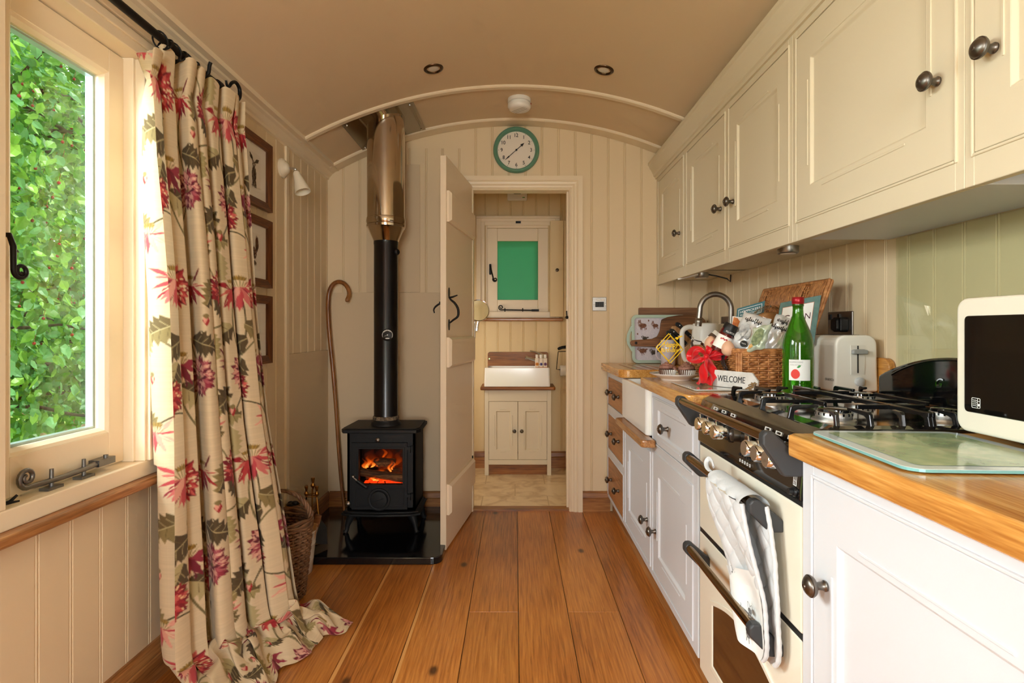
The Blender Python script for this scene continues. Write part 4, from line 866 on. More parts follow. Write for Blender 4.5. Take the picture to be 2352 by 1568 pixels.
# the fire
bark = wood('burning_log', (40, 22, 12), (92, 58, 30), (150, 104, 62), 0, 30, .8, 0)
def fire_mat():
    m, nt, bs = _new('flames'); L = nt.links.new; N = nt.nodes.new; nt.nodes.remove(bs)
    a = N('ShaderNodeAttribute'); a.attribute_name = 'glow'; r = N('ShaderNodeValToRGB'); cr = r.color_ramp
    cr.elements[0].position = 0.; cr.elements[0].color = (.25, .01, 0, 1); cr.elements[1].position = 1.; cr.elements[1].color = (1, .62, .10, 1)
    e = cr.elements.new(.45); e.color = (1., .12, .005, 1)
    L(a.outputs['Fac'], r.inputs['Fac']); em = N('ShaderNodeEmission'); L(r.outputs['Color'], em.inputs['Color'])
    st_ = N('ShaderNodeMath'); st_.operation = 'MULTIPLY_ADD'; st_.inputs[1].default_value = 2.2; st_.inputs[2].default_value = .35; L(a.outputs['Fac'], st_.inputs[0]); L(st_.outputs[0], em.inputs['Strength'])
    t = N('ShaderNodeBsdfTransparent'); mx = N('ShaderNodeMixShader'); pw = N('ShaderNodeMath'); pw.operation = 'MULTIPLY_ADD'; pw.inputs[1].default_value = .75; pw.inputs[2].default_value = .12; pw.use_clamp = True; L(a.outputs['Fac'], pw.inputs[0]); L(pw.outputs[0], mx.inputs[0])
    L(t.outputs[0], mx.inputs[1]); L(em.outputs[0], mx.inputs[2]); L(mx.outputs[0], nt.nodes['Material Output'].inputs['Surface']); return m
def flames():
    b = MB(); heat = []; rs = random.Random(4)
    def tongue(x, y, z, w, h, lean, hot):
        n = 14; vs = []
        for i in range(n + 1):
            t = i / n; ww = w * (math.sin(PI * min(.999, .12 + .86 * t)) ** .8) * (1 - .35 * t); cx = x + lean * t * t + .008 * math.sin(9 * t + x * 90)
            for k in (-1, -.4, .4, 1): vs.append(V((cx + ww * k, y + .006 * math.sin(5 * t + k), z + h * t))); heat.append(max(0., (1 - abs(k) * .95) * (1 - t * .95) * hot))
        b.add(vs, [(i * 4 + k, i * 4 + k + 1, i * 4 + 5 + k, i * 4 + 4 + k) for i in range(n) for k in range(3)], True)
    for (x, y, z, w, h, ln_, hot) in ((-.092, 2.965, .355, .024, .07, .006, 1.3), (-.070, 2.97, .355, .020, .058, .008, 1.3), (-.108, 2.96, .35, .016, .06, -.004, 1.15), (-.05, 2.975, .36, .016, .055, .01, .9), (-.085, 2.99, .36, .05, .09, .01, .5),
                                      (.028, 2.955, .335, .013, .075, .012, 1.2), (.045, 2.96, .345, .012, .06, .01, 1.1), (.02, 3.0, .36, .03, .09, -.01, .7), (-.012, 3.01, .40, .016, .075, -.012, .75), (.06, 3.0, .36, .03, .085, .02, .55), (.0, 3.03, .33, .09, .14, 0, .34), (.09, 3.02, .32, .05, .10, .01, .25),
                                      (-.055, 2.93, .294, .024, .030, .004, 1.4), (-.03, 2.932, .292, .022, .024, .006, 1.2), (.0, 2.93, .292, .02, .018, .0, .9), (-.075, 2.94, .29, .02, .026, .0, .8), (-.02, 2.935, .335, .03, .03, .02, .8)):
        tongue(sx + x, y, z, w, h, ln_, hot)
    o = b.build('flame', fire_mat(), st); a_ = o.data.attributes.new('glow', 'FLOAT', 'POINT'); a_.data.foreach_set('value', heat)
flames()
def logm(p0, p1, r, name='log'):
    b = MB(); p0 = V(p0); p1 = V(p1); n = 9; rs = random.Random(p0.x); b.tube([p0 + (p1 - p0) * (i / n) + V((0, rs.uniform(-.002, .002), rs.uniform(-.002, .002))) for i in range(n + 1)], [r * rs.uniform(.9, 1.05) for _ in range(n + 1)], 9); return b.build(name, bark, st)
logm((sx - .14, 2.95, .338), (sx + .115, 2.94, .302), .022); logm((sx - .06, 3.0, .375), (sx + .05, 3.0, .37), .026); logm((sx - .12, 3.04, .30), (sx + .13, 3.05, .31), .03)
ember = mat('glowing_embers', (60, 16, 6), .9, emit=(255, 60, 10), estr=1.1, vary=(40, (20, 8, 6)))
b = MB(); rs = random.Random(8)
for _ in range(60): b.ball((sx + rs.uniform(-.10, .11), rs.uniform(2.92, 3.05), .272 + rs.uniform(0, .014)), rs.uniform(.008, .014), 7, 5)
o = b.build('embers', ember, st); o['kind'] = 'stuff'
b = MB(); b.box(SX0 + .014, SX1 - .014, 2.90, SY1 - .012, .255, .264); b.box(SX0 + .014, SX1 - .014, SY1 - .03, SY1 - .02, .27, .55); b.build('firebrick', mat('sooty_firebrick', (44, 26, 20), .9), st)
# flue
px_, py_ = -.702, 2.985
fl = thing('stove_flue', 'flue pipe, black below and stainless above, rising from the stove', 'flue', (px_, py_, .587))
b = MB(); b.lathe((px_, py_, .586), (0, 0, 1), [(0, 0), (.080, 0), (.078, .012), (.070, .018), (.068, .030), (0, .030)], 32); b.build('collar', M['castiron'], fl)
b = MB(); b.lathe((px_, py_, .614), (0, 0, 1), [(0, 0), (.0685, 0), (.070, .006), (.0685, .016), (.066, .02), (0, .02)], 32); b.build('fire_cement', mat('fire_cement', (150, 130, 104), .9, vary=(60, (50, 46, 42))), fl)
b = MB(); b.lathe((px_, py_, .63), (0, 0, 1), [(0, 0), (.0655, 0), (.0645, .004), (.0645, .93), (.066, .932), (.066, .962), (0, .962)], 40); b.build('lower_pipe', M['pipeblack'], fl)
b = MB(); b.lathe((px_, py_, 1.575), (0, 0, 1), [(0, .0), (.062, .0), (.066, .004), (.098, .075), (.104, .078), (.105, .09), (.101, .094), (.104, .10), (.106, .11), (.104, .128), (.101, .13), (.101, .72), (0, .72)], 56); b.build('upper_pipe', M['steel'], fl)
b = MB(); b.lathe((px_ + .062, py_ - .03, 1.518), (.9, -.45, 0), [(0, 0), (.017, 0), (.017, .008), (.012, .014), (0, .014)], 16); b.build('damper_knob', M['black'], fl)
b = MB(); n = 12
vs = [V((x, y, ceil_z(x) - .010)) for y in (2.832, 3.225) for x in [-.895 + .37 * i / n for i in range(n + 1)]]
b.add(vs, [(i, i + 1, n + 2 + i, n + 1 + i) for i in range(n)]); o = b.build('ceiling_plate', mat('polished_steel_plate', (150, 138, 120), .10, 1.), fl)
b = MB()
for x in (-.875, -.548):
    for y in (2.855, 3.205): b.ball((x, y, ceil_z(x) - .0115), .005, 8, 6)
b.build('plate_screws', M['chrome'], fl)
t = thing('flue_thermometer', 'round dial thermometer on the black part of the flue', 'thermometer', (px_ + .02, py_ - .066, 1.072))
c_ = V((px_ + .021, py_ - .062, 1.072)); ax_ = V((.32, -.95, 0))
b = MB(); b.lathe(c_, ax_, [(0, 0), (.032, 0), (.0325, .006), (.029, .009), (.027, .007), (0, .007)], 28); b.build('case', M['black'], t)
tf = plane(c_ + ax_.normalized() * .0095, V((.95, .32, 0)), (0, 0, 1))
b = MB()
for k in range(22):
    a0 = R(-30 + 240 * k / 22); a1 = R(-30 + 240 * (k + .6) / 22); r0, r1 = (.022, .0285) if 6 < k < 16 else (.025, .028)
    b.poly(tf, [(r0 * math.cos(a0), r0 * math.sin(a0)), (r1 * math.cos(a0), r1 * math.sin(a0)), (r1 * math.cos(a1), r1 * math.sin(a1)), (r0 * math.cos(a1), r0 * math.sin(a1))])
b.poly(tf, [(.012 * math.cos(a), .012 * math.sin(a) * .2 - .018) for a in [2 * PI * k / 10 for k in range(10)]])
b.build('scale', M['whiteink'], t)
b = MB(); b.bar(tf((0, 0, .001)), tf((-.016, -.006, .001)), .0015, .001); b.poly(tf, ell(0, 0, .003, .003, 10), .0015); b.build('needle', M['whiteink'], t)

# shepherd's crook leaning in the corner
def A3(px, py, d): return at(px, py, d)
b = MB()
pts = [A3(791, 1163, 3.24), A3(783, 1100, 3.245), A3(777, 1020, 3.25), A3(772, 940, 3.255), A3(765, 850, 3.26), A3(757, 770, 3.27), A3(754, 720, 3.275), A3(754, 690, 3.28), A3(757, 668, 3.28), A3(765, 653, 3.278), A3(777, 647, 3.275), A3(789, 650, 3.27), A3(799, 661, 3.265), A3(802, 676, 3.26), A3(798, 688, 3.25), A3(797, 692, 3.245)]
for p in pts: p.x = max(p.x, XL + .02)
pts[0].z = HZ + .001
pts_ = cr(pts, 3); b.tube(pts_, list(np.interp(np.linspace(0, 15, len(pts_)), range(16), [.0085, .0095, .0105, .011, .0125, .0135, .0135, .0135, .0135, .013, .0125, .0125, .0125, .012, .013, .009])), 12)
tag(b.build('shepherds_crook', M['crook']), 'brown wooden shepherd crook leaning in the corner beside the stove', 'walking stick')

# ------------------------------------------------------------------ wicker weaving
def weave(b, path, z0, z1, rows, scale0, scale1, c, r, amp, stakes, n=5):
    P = [V(p) for p in path]; L_ = [0.]
    for i in range(len(P)): L_.append(L_[-1] + (P[(i + 1) % len(P)] - P[i]).length)
    tot = L_[-1]; N_ = stakes * 4
    def pt(s_):
        s_ %= tot
        for i in range(len(P)):
            if s_ <= L_[i + 1] + 1e-9:
                a_, d_ = P[i], P[(i + 1) % len(P)]; t_ = (s_ - L_[i]) / (L_[i + 1] - L_[i]); p = a_ + (d_ - a_) * t_; tg = (d_ - a_).normalized(); return p, V((tg.y, -tg.x, 0))
    base = [pt(tot * k / N_) for k in range(N_)]
    for j in range(rows):
        f = (j + .5) / rows; z = z0 + (z1 - z0) * f; sc = scale0 + (scale1 - scale0) * f; sgn = 1 if j % 2 else -1
        b.tube([V((c[0] + p.x * sc, c[1] + p.y * sc, z)) + nn * amp * sgn * math.cos(PI * k / 2.0) for k, (p, nn) in enumerate(base)], r, n, closed=True)
    for k in range(stakes):
        p, nn = pt(tot * (k * 4) / N_); b.tube([(c[0] + p.x * scale0, c[1] + p.y * scale0, z0), (c[0] + p.x * scale1, c[1] + p.y * scale1, z1)], r * .9, 5)
# log basket
lb = thing('log_basket', 'round brown wicker basket half hidden by the curtain', 'basket', (-.965, 2.235, 0))
circ = [(math.cos(2 * PI * k / 40), math.sin(2 * PI * k / 40), 0) for k in range(40)]
b = MB(); weave(b, circ, .012, .31, 24, .098, .129, (-.965, 2.235), .0058, .0052, 26); b.cyl((-.965, 2.235, .004), (-.965, 2.235, .014), .094, 28); b.build('body', M['wickerdark'], lb)
b = MB()
for k in range(5): b.tube([(-.965 + (.131 - .006 * (k % 2)) * math.cos(a), 2.235 + (.131 - .006 * (k % 2)) * math.sin(a), .306 + .007 * k + .004 * math.sin(a * 7 + k * 1.3)) for a in [2 * PI * i / 56 for i in range(56)]], .0062, 6, closed=True)
b.build('rim', M['wickerdark'], lb)
b = MB()
for k in range(4):
    b.tube([V((-.965 + .125 * math.cos(t_) + .007 * math.cos(9 * t_ + k * PI / 2), 2.235 + .02 * math.cos(t_) + .007 * math.sin(9 * t_ + k * PI / 2), .32 + .125 * math.sin(t_))) for t_ in [PI * i / 34 for i in range(35)]], .006, 6)
b.build('handle', M['wickerdark'], lb)
# white bucket of kindling
bk = thing('kindling_bucket', 'white enamel bucket with lettering between basket and hearth', 'bucket', (-1.0, 2.485, 0))
b = MB(); b.lathe((-1.0, 2.485, .0), (0, 0, 1), [(0, .004), (.074, .004), (.075, 0), (.077, .002), (.083, .06), (.084, .062), (.083, .065), (.091, .13), (.0925, .132), (.0915, .135), (.098, .188), (.1005, .19), (.1005, .195), (.097, .195), (.075, .01), (0, .01)], 40); b.build('pail', mat('white_enamel', (232, 230, 222), .25, coat=.3), bk)
def wrapb(v): 
    a_ = .18 + v[0] / .09 - PI / 2; r_ = .0875 + .1 * v[1] + .0012 + v[2]; return V((-1.0 + r_ * math.cos(a_), 2.485 + r_ * math.sin(a_), .10 + v[1]))
b = MB(); b.text(lambda v: wrapb((v[0] + .045, v[1] - .02, v[2])), 'LOG', .05, 'C'); b.build('lettering', M['black'], bk)
for k, (x, y, h, a_) in enumerate(((-.965, 2.47, .245, .14), (-.93, 2.48, .225, .1), (-1.0, 2.46, .235, .02), (-1.03, 2.50, .24, -.1), (-.95, 2.52, .25, .2))):
    b = MB(); b.bar((x - .02, y, .012), (x + a_ * .25, y, h), .026, .008, up=(0, 1, 0)); o = b.build('kindling_stick', M['boardlight'] if k % 2 else M['boardmid'], bevel=.001)
    tag(o, ('pale split kindling stick standing in the white bucket', 'brown split kindling stick standing in the white bucket')[0 if k % 2 else 1], 'kindling', 'pale kindling in the white bucket' if k % 2 else 'brown kindling in the white bucket')
# companion set
cs = thing('companion_set', 'brass fireside companion set with shovel on the hearth', 'fire tools', (-1.02, 2.76, HZ))
b = MB(); b.lathe((-1.02, 2.76, HZ), (0, 0, 1), [(0, 0), (.05, 0), (.05, .006), (.02, .012), (.005, .016), (0, .016)], 24); b.tube([(-1.02, 2.76, HZ + .01), (-1.02, 2.76, .30)], .004, 8); b.tube([(-1.02 + .03 * math.cos(a), 2.76 + .03 * math.sin(a), .268) for a in [2 * PI * k / 20 for k in range(20)]], .0025, 6, closed=True); b.tube([(-1.05, 2.76, .268), (-.99, 2.76, .268)], .0025, 6); b.build('stand', M['brass'], cs)
hp = [(0, 0), (.004, .0), (.006, .006), (.0105, .014), (.0105, .020), (.005, .027), (.005, .030), (.006, .033), (.0095, .052), (.0095, .055), (0, .055)]
for (x, y, z) in ((-1.046, 2.75, .262), (-1.02, 2.77, .298), (-.994, 2.75, .262)):
    b = MB(); b.lathe((x, y, z), (0, 0, 1), hp, 14); b.build('handle', M['brass'], cs)
b = MB(); b.tube([(-.994, 2.75, .262), (-.972, 2.72, .16)], .0035, 8); b.build('shovel_rod', M['brass'], cs)
b = MB(); f_ = plane((-.966, 2.71, .158), (.7, .5, -.2), (-.16, .35, 1.0)); b.slab(f_, [(-.012, .0), (.012, 0), (.034, -.03), (.036, -.11), (-.036, -.11), (-.034, -.03)], -.001, .001); b.build('shovel_blade', M['iron'], cs)
b = MB(); b.tube([(-1.046, 2.75, .262), (-1.05, 2.74, .14)], .0035, 8); b.lathe((-1.05, 2.74, .14), (0, 0, -1), [(0, 0), (.012, .002), (.018, .03), (.026, .08), (0, .082)], 12); b.build('brush', M['iron'], cs)
cn = thing('brass_canister', 'brass canister with black gloves on top against the left wall', 'canister', (-1.078, 2.66, HZ))
b = MB(); b.lathe((-1.078, 2.66, HZ), (0, 0, 1), [(0, 0), (.033, 0), (.033, .212), (.035, .215), (.035, .220), (.031, .220), (.031, .05), (0, .05)], 28); b.build('cylinder', M['brass'], cn)
b = MB(); b.ball((-1.078, 2.66, .255), (.030, .030, .010), 14, 8); b.ball((-1.066, 2.655, .262), (.018, .016, .010), 12, 8); b.ball((-1.09, 2.665, .258), (.015, .014, .010), 12, 8); b.build('folded_glove', M['plastic_k'], cn)
# ------------------------------------------------------------------ cupboard doors with a stop-moulded recessed panel
def panel_door(name, fn, w, h, m, parent, stile=.075, rail=.085, th=.02, rec=.008, grooves=True):
    b = MB(); c = .006
    x0, x1, y0, y1 = stile, w - stile, rail, h - rail
    O = [(0, 0), (w, 0), (w, h), (0, h)]; I = [(x0, y0), (x1, y0), (x1, y1), (x0, y1)]; J = [(x0 + c, y0 + c), (x1 - c, y0 + c), (x1 - c, y1 - c), (x0 + c, y1 - c)]
    vs = [fn((p[0], p[1], -th)) for p in O] + [fn((p[0], p[1], 0)) for p in O] + [fn((p[0], p[1], 0)) for p in I] + [fn((p[0], p[1], -rec)) for p in J]
    fs = [(3, 2, 1, 0), (12, 13, 14, 15)]
    for r_ in range(3):
        for k in range(4): fs.append((r_ * 4 + k, r_ * 4 + (k + 1) % 4, r_ * 4 + 4 + (k + 1) % 4, r_ * 4 + 4 + k))
    b.add(vs, fs)
    if grooves and w > .15:
        g = .014; e = min(.06, w * .14)
        for (a0, a1, b0, b1) in ((x0 + e, x1 - e, y1 + g - .003, y1 + g + .003), (x0 + e, x1 - e, y0 - g - .003, y0 - g + .003), (x0 - g - .003, x0 - g + .003, y0 + e, y1 - e), (x1 + g - .003, x1 + g + .003, y0 + e, y1 - e)):
            if a1 > a0 and b1 > b0: b.box(a0, a1, b0, b1, -.001, .0022, fn=fn)
    return b.build(name, m, parent, bevel=.0012, seg=1)
KP = [(0, 0), (.0095, 0), (.0100, .003), (.0075, .006), (.0068, .014), (.0085, .019), (.0165, .0225), (.0195, .027), (.0195, .030), (.0172, .031), (.0165, .0335), (.012, .037), (.004, .039), (.0035, .041), (0, .0412)]
def knob(o, axis, parent, m=None, s=1., n=20):
    b = MB(); b.lathe(o, axis, [(r * s, h * s) for r, h in KP], n); return b.build('knob', m or M['pewter'], parent)

# ------------------------------------------------------------------ wall cupboards
UX, UB, UT = .859, 1.37, 2.02
def face_frame(b, X, y0, y1, z0, z1, openings, th=.02):   # openings sorted by y: (ya, yb, za, zb)
    ys = y0
    for (ya, yb, za, zb) in openings:
        b.box(X, X + th, ys, ya, z0, z1); b.box(X, X + th, ya, yb, z0, za); b.box(X, X + th, ya, yb, zb, z1); ys = yb
    b.box(X, X + th, ys, y1, z0, z1)
def bead(b, X, ya, yb, za, zb, w=.006, d=.004):
    b.box(X - d, X + .004, ya - w, ya, za - w, zb + w); b.box(X - d, X + .004, yb, yb + w, za - w, zb + w); b.box(X - d, X + .004, ya, yb, za - w, za); b.box(X - d, X + .004, ya, yb, zb, zb + w)
def wall_unit(y0, y1, doors, label, under=False):
    y0 += .0004; y1 -= .0004   # doors: (ya, yb, knob_y)
    t = thing('wall_cupboard', label, 'cupboard', ((UX + XR) / 2, (y0 + y1) / 2, UB), 'cream wall cupboards')
    b = MB(); face_frame(b, UX, y0, y1, UB, UT, [(a, c, 1.43, 1.985) for a, c, k in doors])
    b.box(UX + .02, XR - .004, y0, y0 + .016, UB + .03, UT); b.box(UX + .02, XR - .004, y1 - .016, y1, UB + .03, UT); b.box(UX + .02, XR - .004, y0, y1, UB + .03, UB + .046); b.box(UX + .1, XR - .004, y0, y1, UT - .016, UT); b.box(UX + .02, UX + .1, y0, y1, UT - .016, UT)
    b.build('carcass', M['upper'], t, bevel=.0012, seg=1)
    if under: b = MB(); b.box(UX + .03, XR - .012, y0 + .002, y1 - .002, UB + .008, UB + .030); b.build('under_panel', M['white'], t, bevel=.002)
    b = MB()
    for a, c, k in doors: bead(b, UX, a, c, 1.43, 1.985)
    b.build('beading', M['upper'], t, bevel=.002)
    for a, c, ky in doors:
        g = .0015; d_ = panel_door('door', faceX(UX - .001, c - g, 1.43 + g), (c - a) - 2 * g, .555 - 2 * g, M['upper'], t, stile=min(.075, (c - a) * .17), rail=.09)
        knob((UX - .002, ky, 1.603), (-1, 0, 0), d_, M['pewterdark'])
wall_unit(2.765, D - .002, [(2.80, 3.285, 2.86)], 'cream wall cupboard nearest the bathroom door, above the kettle')
wall_unit(1.697, 2.765, [(1.722, 2.20, 2.155), (2.245, 2.74, 2.285)], 'cream double-door wall cupboard above the wicker hamper')
wall_unit(1.048, 1.697, [(1.070, 1.672, 1.112)], 'wide single-door cream wall cupboard above the cooker', True)
wall_unit(.38, 1.048, [(.42, 1.026, .980)], 'cream wall cupboard cut by the photo edge above the microwave')
b = MB(); pr = [(UX + .002, 2.012), (.850, 2.012), (.848, 2.024), (.840, 2.028), (.838, 2.040), (.828, 2.058), (.816, 2.078), (.812, 2.090), (.806, 2.094), (.806, 2.108), (UX + .05, 2.108)]
b.add([V((x, y, z)) for y in (.38, D - .001) for x, z in pr], [(i, i + 1, len(pr) + i + 1, len(pr) + i) for i in range(len(pr) - 1)] + [tuple(range(len(pr)))])
struct(b.build('trim_5', M['upper']))
# lights under the wall cupboards
for (y, lab) in ((2.90, 'steel under-cupboard light at the kettle end'), (1.98, 'small steel under-cupboard light above the hamper')):
    t = thing('cabinet_light', lab, 'light', (.99, y, UB + .03), 'lights under the wall cupboards')
    b = MB(); b.lathe((.985, y, UB + .030), (0, 0, -1), [(0, 0), (.036, 0), (.036, .022), (.032, .026), (0, .026)], 28); b.build('housing', M['steelbr'], t)
    b = MB(); b.lathe((.985, y, UB + .004), (0, 0, -1), [(0, 0), (.026, 0), (.024, .002), (0, .002)], 24); b.build('lens', M['plastic_w'], t)
    if y > 2.5:
        b = MB(); b.slab(plane((.93, y - .02, UB + .012), (-1, .25, -.22), (.25, 1, 0)), rrect(-.03, .075, -.016, .016, .006), -.004, .004); b.build('touch_switch', M['plastic_w'], t)
        b = MB(); b.tube([(1.02, y, UB + .022), (1.08, y + .03, UB + .016), (1.14, y + .05, UB + .004), (1.158, y + .05, UB - .012), (1.16, y + .05, UB + .026)], .004, 6); b.build('cable', M['plastic_g'], t)

# ------------------------------------------------------------------ base units
BX = .56; ZT = .858
t = thing('drawer_unit', 'white base unit with three oak drawers beside the bathroom door', 'drawers', (.83, 3.07, 0))
dz = [(.655, .820), (.395, .600), (.118, .345)]
dy0, dy1 = 2.838, 3.298
b = MB(); y0, y1 = 2.80, D - .003
b.box(BX, BX + .02, y0, dy0, .095, ZT); b.box(BX, BX + .02, dy1, y1, .095, ZT)
for za, zb in ((.095, .118), (.345, .395), (.600, .655), (.820, ZT)): b.box(BX, BX + .02, dy0, dy1, za, zb)
b.box(BX + .02, XR - .004, y0, y0 + .016, .095, ZT); b.box(BX + .02, XR - .004, y1 - .016, y1, .095, ZT); b.box(BX + .02, XR - .004, y0, y1, .095, .11); b.box(BX + .12, BX + .13, y0, y1, .1, ZT - .01)
b.build('carcass', M['white'], t, bevel=.0012, seg=1)
b = MB()
for za, zb in dz: bead(b, BX, dy0, dy1, za, zb, .005, .003)
b.build('beading', M['white'], t, bevel=.0015)
for za, zb in dz:
    b = MB(); b.box(BX - .0, BX + .02, dy0 + .002, dy1 - .002, za + .002, zb - .002); d_ = b.build('drawer', M['drawer'], t, bevel=.001)
    for ky in (2.955, 3.175): knob((BX, ky, (za + zb) / 2), (-1, 0, 0), d_, M['pewterdark'])

t = thing('sink_cupboard', 'white cupboard with one panelled door under the butler sink', 'cupboard', (.83, 2.53, 0))
b = MB(); y0, y1 = 2.245, 2.798
face_frame(b, BX, y0, y1, .095, .632, [(2.268, 2.775, .128, .592)]); b.box(BX + .02, XR - .004, y0, y0 + .016, .095, .63); b.box(BX + .02, XR - .004, y1 - .016, y1, .095, .63); b.box(BX + .02, XR - .004, y0, y1, .095, .11)
b.build('carcass', M['white'], t, bevel=.0012, seg=1)
b = MB(); bead(b, BX, 2.268, 2.775, .128, .592); b.build('beading', M['white'], t, bevel=.002)
d_ = panel_door('door', faceX(BX - .001, 2.7735, .1295), .504, .461, M['white'], t, .075, .08); knob((BX - .002, 2.312, .30), (-1, 0, 0), d_)
b = MB(); b.prism([V((x, y, .634)) for x, y in rrect(.497, BX - .005, 2.16, 2.735, .02, 4, (0, 0, 1, 1))], (0, 0, .03))
tag(b.build('sink_ledge', M['oak'], bevel=.007, seg=3), 'rounded oak ledge running below the front of the white butler sink', 'ledge')
# butler sink
s = thing('butler_sink', 'white ceramic butler sink set into the oak worktop', 'sink', (.74, 2.49, .664))
b = MB(); sx0, sx1, sy0, sy1, sz0, sz1 = .537, .955, 2.247, 2.765, .6645, .855; w_ = .026
O = rrect(sx0, sx1, sy0, sy1, .02, 4); I = rrect(sx0 + w_, sx1 - w_, sy0 + w_, sy1 - w_, .02, 4); n = len(O)
b.add([V((x, y, sz0)) for x, y in O] + [V((x, y, sz1)) for x, y in O] + [V((x, y, sz1)) for x, y in I] + [V((x, y, sz0 + .022)) for x, y in I],
      [(r_ * n + k, r_ * n + (k + 1) % n, r_ * n + n + (k + 1) % n, r_ * n + n + k) for r_ in range(3) for k in range(n)] + [tuple(reversed(range(n))), tuple(range(3 * n, 4 * n))], False)
b.build('basin', M['ceramic'], s, bevel=.006, seg=3)
b = MB(); b.lathe((.74, 2.48, sz0 + .022), (0, 0, 1), [(0, 0), (.04, 0), (.038, .003), (.02, .001), (0, .001)], 24); b.build('waste', M['chrome'], s)

t = thing('base_cupboard', 'white base unit with one small drawer over a panelled door beside the cooker', 'cupboard', (.83, 1.96, 0))
y0, y1 = 1.678, 2.243
b = MB(); ops = [(1.728, 2.222)]
b.box(BX, BX + .02, y0, 1.728, .095, ZT); b.box(BX, BX + .02, 2.222, y1, .095, ZT)
for za, zb in ((.095, .128), (.605, .648), (.826, ZT)): b.box(BX, BX + .02, 1.728, 2.222, za, zb)
b.box(BX + .02, XR - .004, y0, y0 + .016, .095, ZT); b.box(BX + .02, XR - .004, y1 - .016, y1, .095, .66); b.box(BX + .02, XR - .004, y0, y1, .095, .11)
b.build('carcass', M['white'], t, bevel=.0012, seg=1)
b = MB(); bead(b, BX, 1.728, 2.222, .128, .605); bead(b, BX, 1.728, 2.222, .648, .826); b.build('beading', M['white'], t, bevel=.002)
d_ = panel_door('door', faceX(BX - .001, 2.2205, .1295), .491, .474, M['white'], t, .075, .08); knob((BX - .002, 2.175, .30), (-1, 0, 0), d_)
d_ = panel_door('drawer', faceX(BX - .001, 2.2205, .6495), .491, .175, M['white'], t, .07, .038); knob((BX - .002, 2.0, .737), (-1, 0, 0), d_)

t = thing('base_cupboard', 'large white panelled base cupboard in the near corner under the chopping board', 'cupboard', (.83, .6, 0))
y0, y1 = -.35, 1.068
b = MB(); face_frame(b, BX, y0, y1, .095, ZT, [(-.12, .44, .128, .822), (.475, 1.029, .128, .822)]); b.box(BX + .02, XR - .004, y0, y0 + .016, .095, ZT); b.box(BX + .02, XR - .004, y1 - .016, y1, .095, ZT); b.box(BX + .02, XR - .004, y0, y1, .095, .11)
b.build('carcass', M['white'], t, bevel=.0012, seg=1)
b = MB(); bead(b, BX, -.12, .44, .128, .822); bead(b, BX, .475, 1.029, .128, .822); b.build('beading', M['white'], t, bevel=.002)
for (a, c, ky) in ((.475, 1.029, .985), (-.12, .44, -.07)):
    d_ = panel_door('door', faceX(BX - .001, c - .0015, .1295), c - a - .003, .691, M['white'], t, .075, .097); knob((BX - .002, ky, .640), (-1, 0, 0), d_)
# oak plinths
for (ya, yb) in ((1.676, D - .02), (-.35, 1.066)):
    b = MB(); b.box(.588, .606, ya, yb, .0, .094); struct(b.build('plinth', M['oak']))

# ------------------------------------------------------------------ oak worktops
WX = .522; WT = .90; WB = .8585
def wtop(loop, label, extra=None):
    b = MB(); b.prism([V((x, y, WB)) for x, y in loop], (0, 0, WT - WB))
    if extra: extra(b)
    return tag(b.build('oak_worktop', M['worktop'], bevel=.006, seg=3), label, 'worktop')
def arc_pts(cx, cy, r, a0, a1, n=6): return [(cx + r * math.cos(R(a0 + (a1 - a0) * k / n)), cy + r * math.sin(R(a0 + (a1 - a0) * k / n))) for k in range(n + 1)]
# around the sink: draining end, strip behind the bowl, and the piece up to the cooker
far = [(XR - .001, D - .001), (WX, D - .001)] + arc_pts(WX + .05, 2.735 + .05, .05, 180, 270) + [(.935, 2.735), (.935, 2.305)] + [(WX + .004, 2.305)] + arc_pts(WX + .03, 1.676 + .03, .03, 180, 270) + [(XR - .001, 1.676)]
wf_ = wtop(far, 'long oak worktop around the sink carrying the hamper')
b = MB()
for k in range(4):
    x = .60 + k * .05; b.prism([V((x - .006, 2.745, .9002)), V((x + .006, 2.745, .9002)), V((x + .005, 3.15, .9002)), V((x - .005, 3.15, .9002))], (0, 0, .0006))
go = b.build('drainer_groove', M['oak'], wf_)
b = MB(); b.prism([V((XR - .024, y, z)) for y, z in rrect(1.678, 2.2, .9005, 1.012, .03, 6, (0, 0, 1, 0))], (.022, 0, 0)); b.build('upstand', M['worktop'], wf_, bevel=.005, seg=3)
nb = [(XR - .001, 1.064), (WX + .012, 1.064), (WX, 1.05), (WX, -.36), (XR - .001, -.36)]
wtop(nb, 'oak worktop in the near corner under the microwave')
# glass splashback
b = MB(); b.box(XR - .010, XR - .004, -.36, 1.668, .902, UB + .007); struct(b.build('glass_splashback', M['glassgreen']))

# ------------------------------------------------------------------ switches and sockets
def sock(fn, w, h, name, label, cat):
    t = thing(name, label, cat, fn((0, 0, 0)))
    b = MB(); b.slab(fn, rrect(-w / 2, w / 2, -h / 2, h / 2, .004), 0, .006); b.build('plate', M['steelbr'], t, bevel=.002); return t
f_ = faceY(.512, D, 1.2555); t = sock(f_, .085, .083, 'light_switch', 'brushed steel three-gang light switch beside the doorway', 'switch')
b = MB(); b.box(-.026, .026, -.018, .013, .005, .0085, fn=f_); b.build('surround', M['black'], t)
for k in range(3): b = MB(); b.box(-.0235 + k * .017, -.0105 + k * .017, -.014, .010, .006, .012, fn=f_); b.build('rocker', M['plastic_k'], t, bevel=.001)
b = MB()
for x0, x1 in ((-.018, .004), (.010, .026)): b.box(x0, x1, .020, .029, .006, .0068, fn=f_)
b.build('sticker', M['plastic_w'], t)
b = MB()
for x in (-.034, .034): b.lathe(f_((x, -.004, .006)), (0, -1, 0), [(0, 0), (.003, 0), (.002, .001), (0, .001)], 10)
b.build('screw', M['chrome'], t)
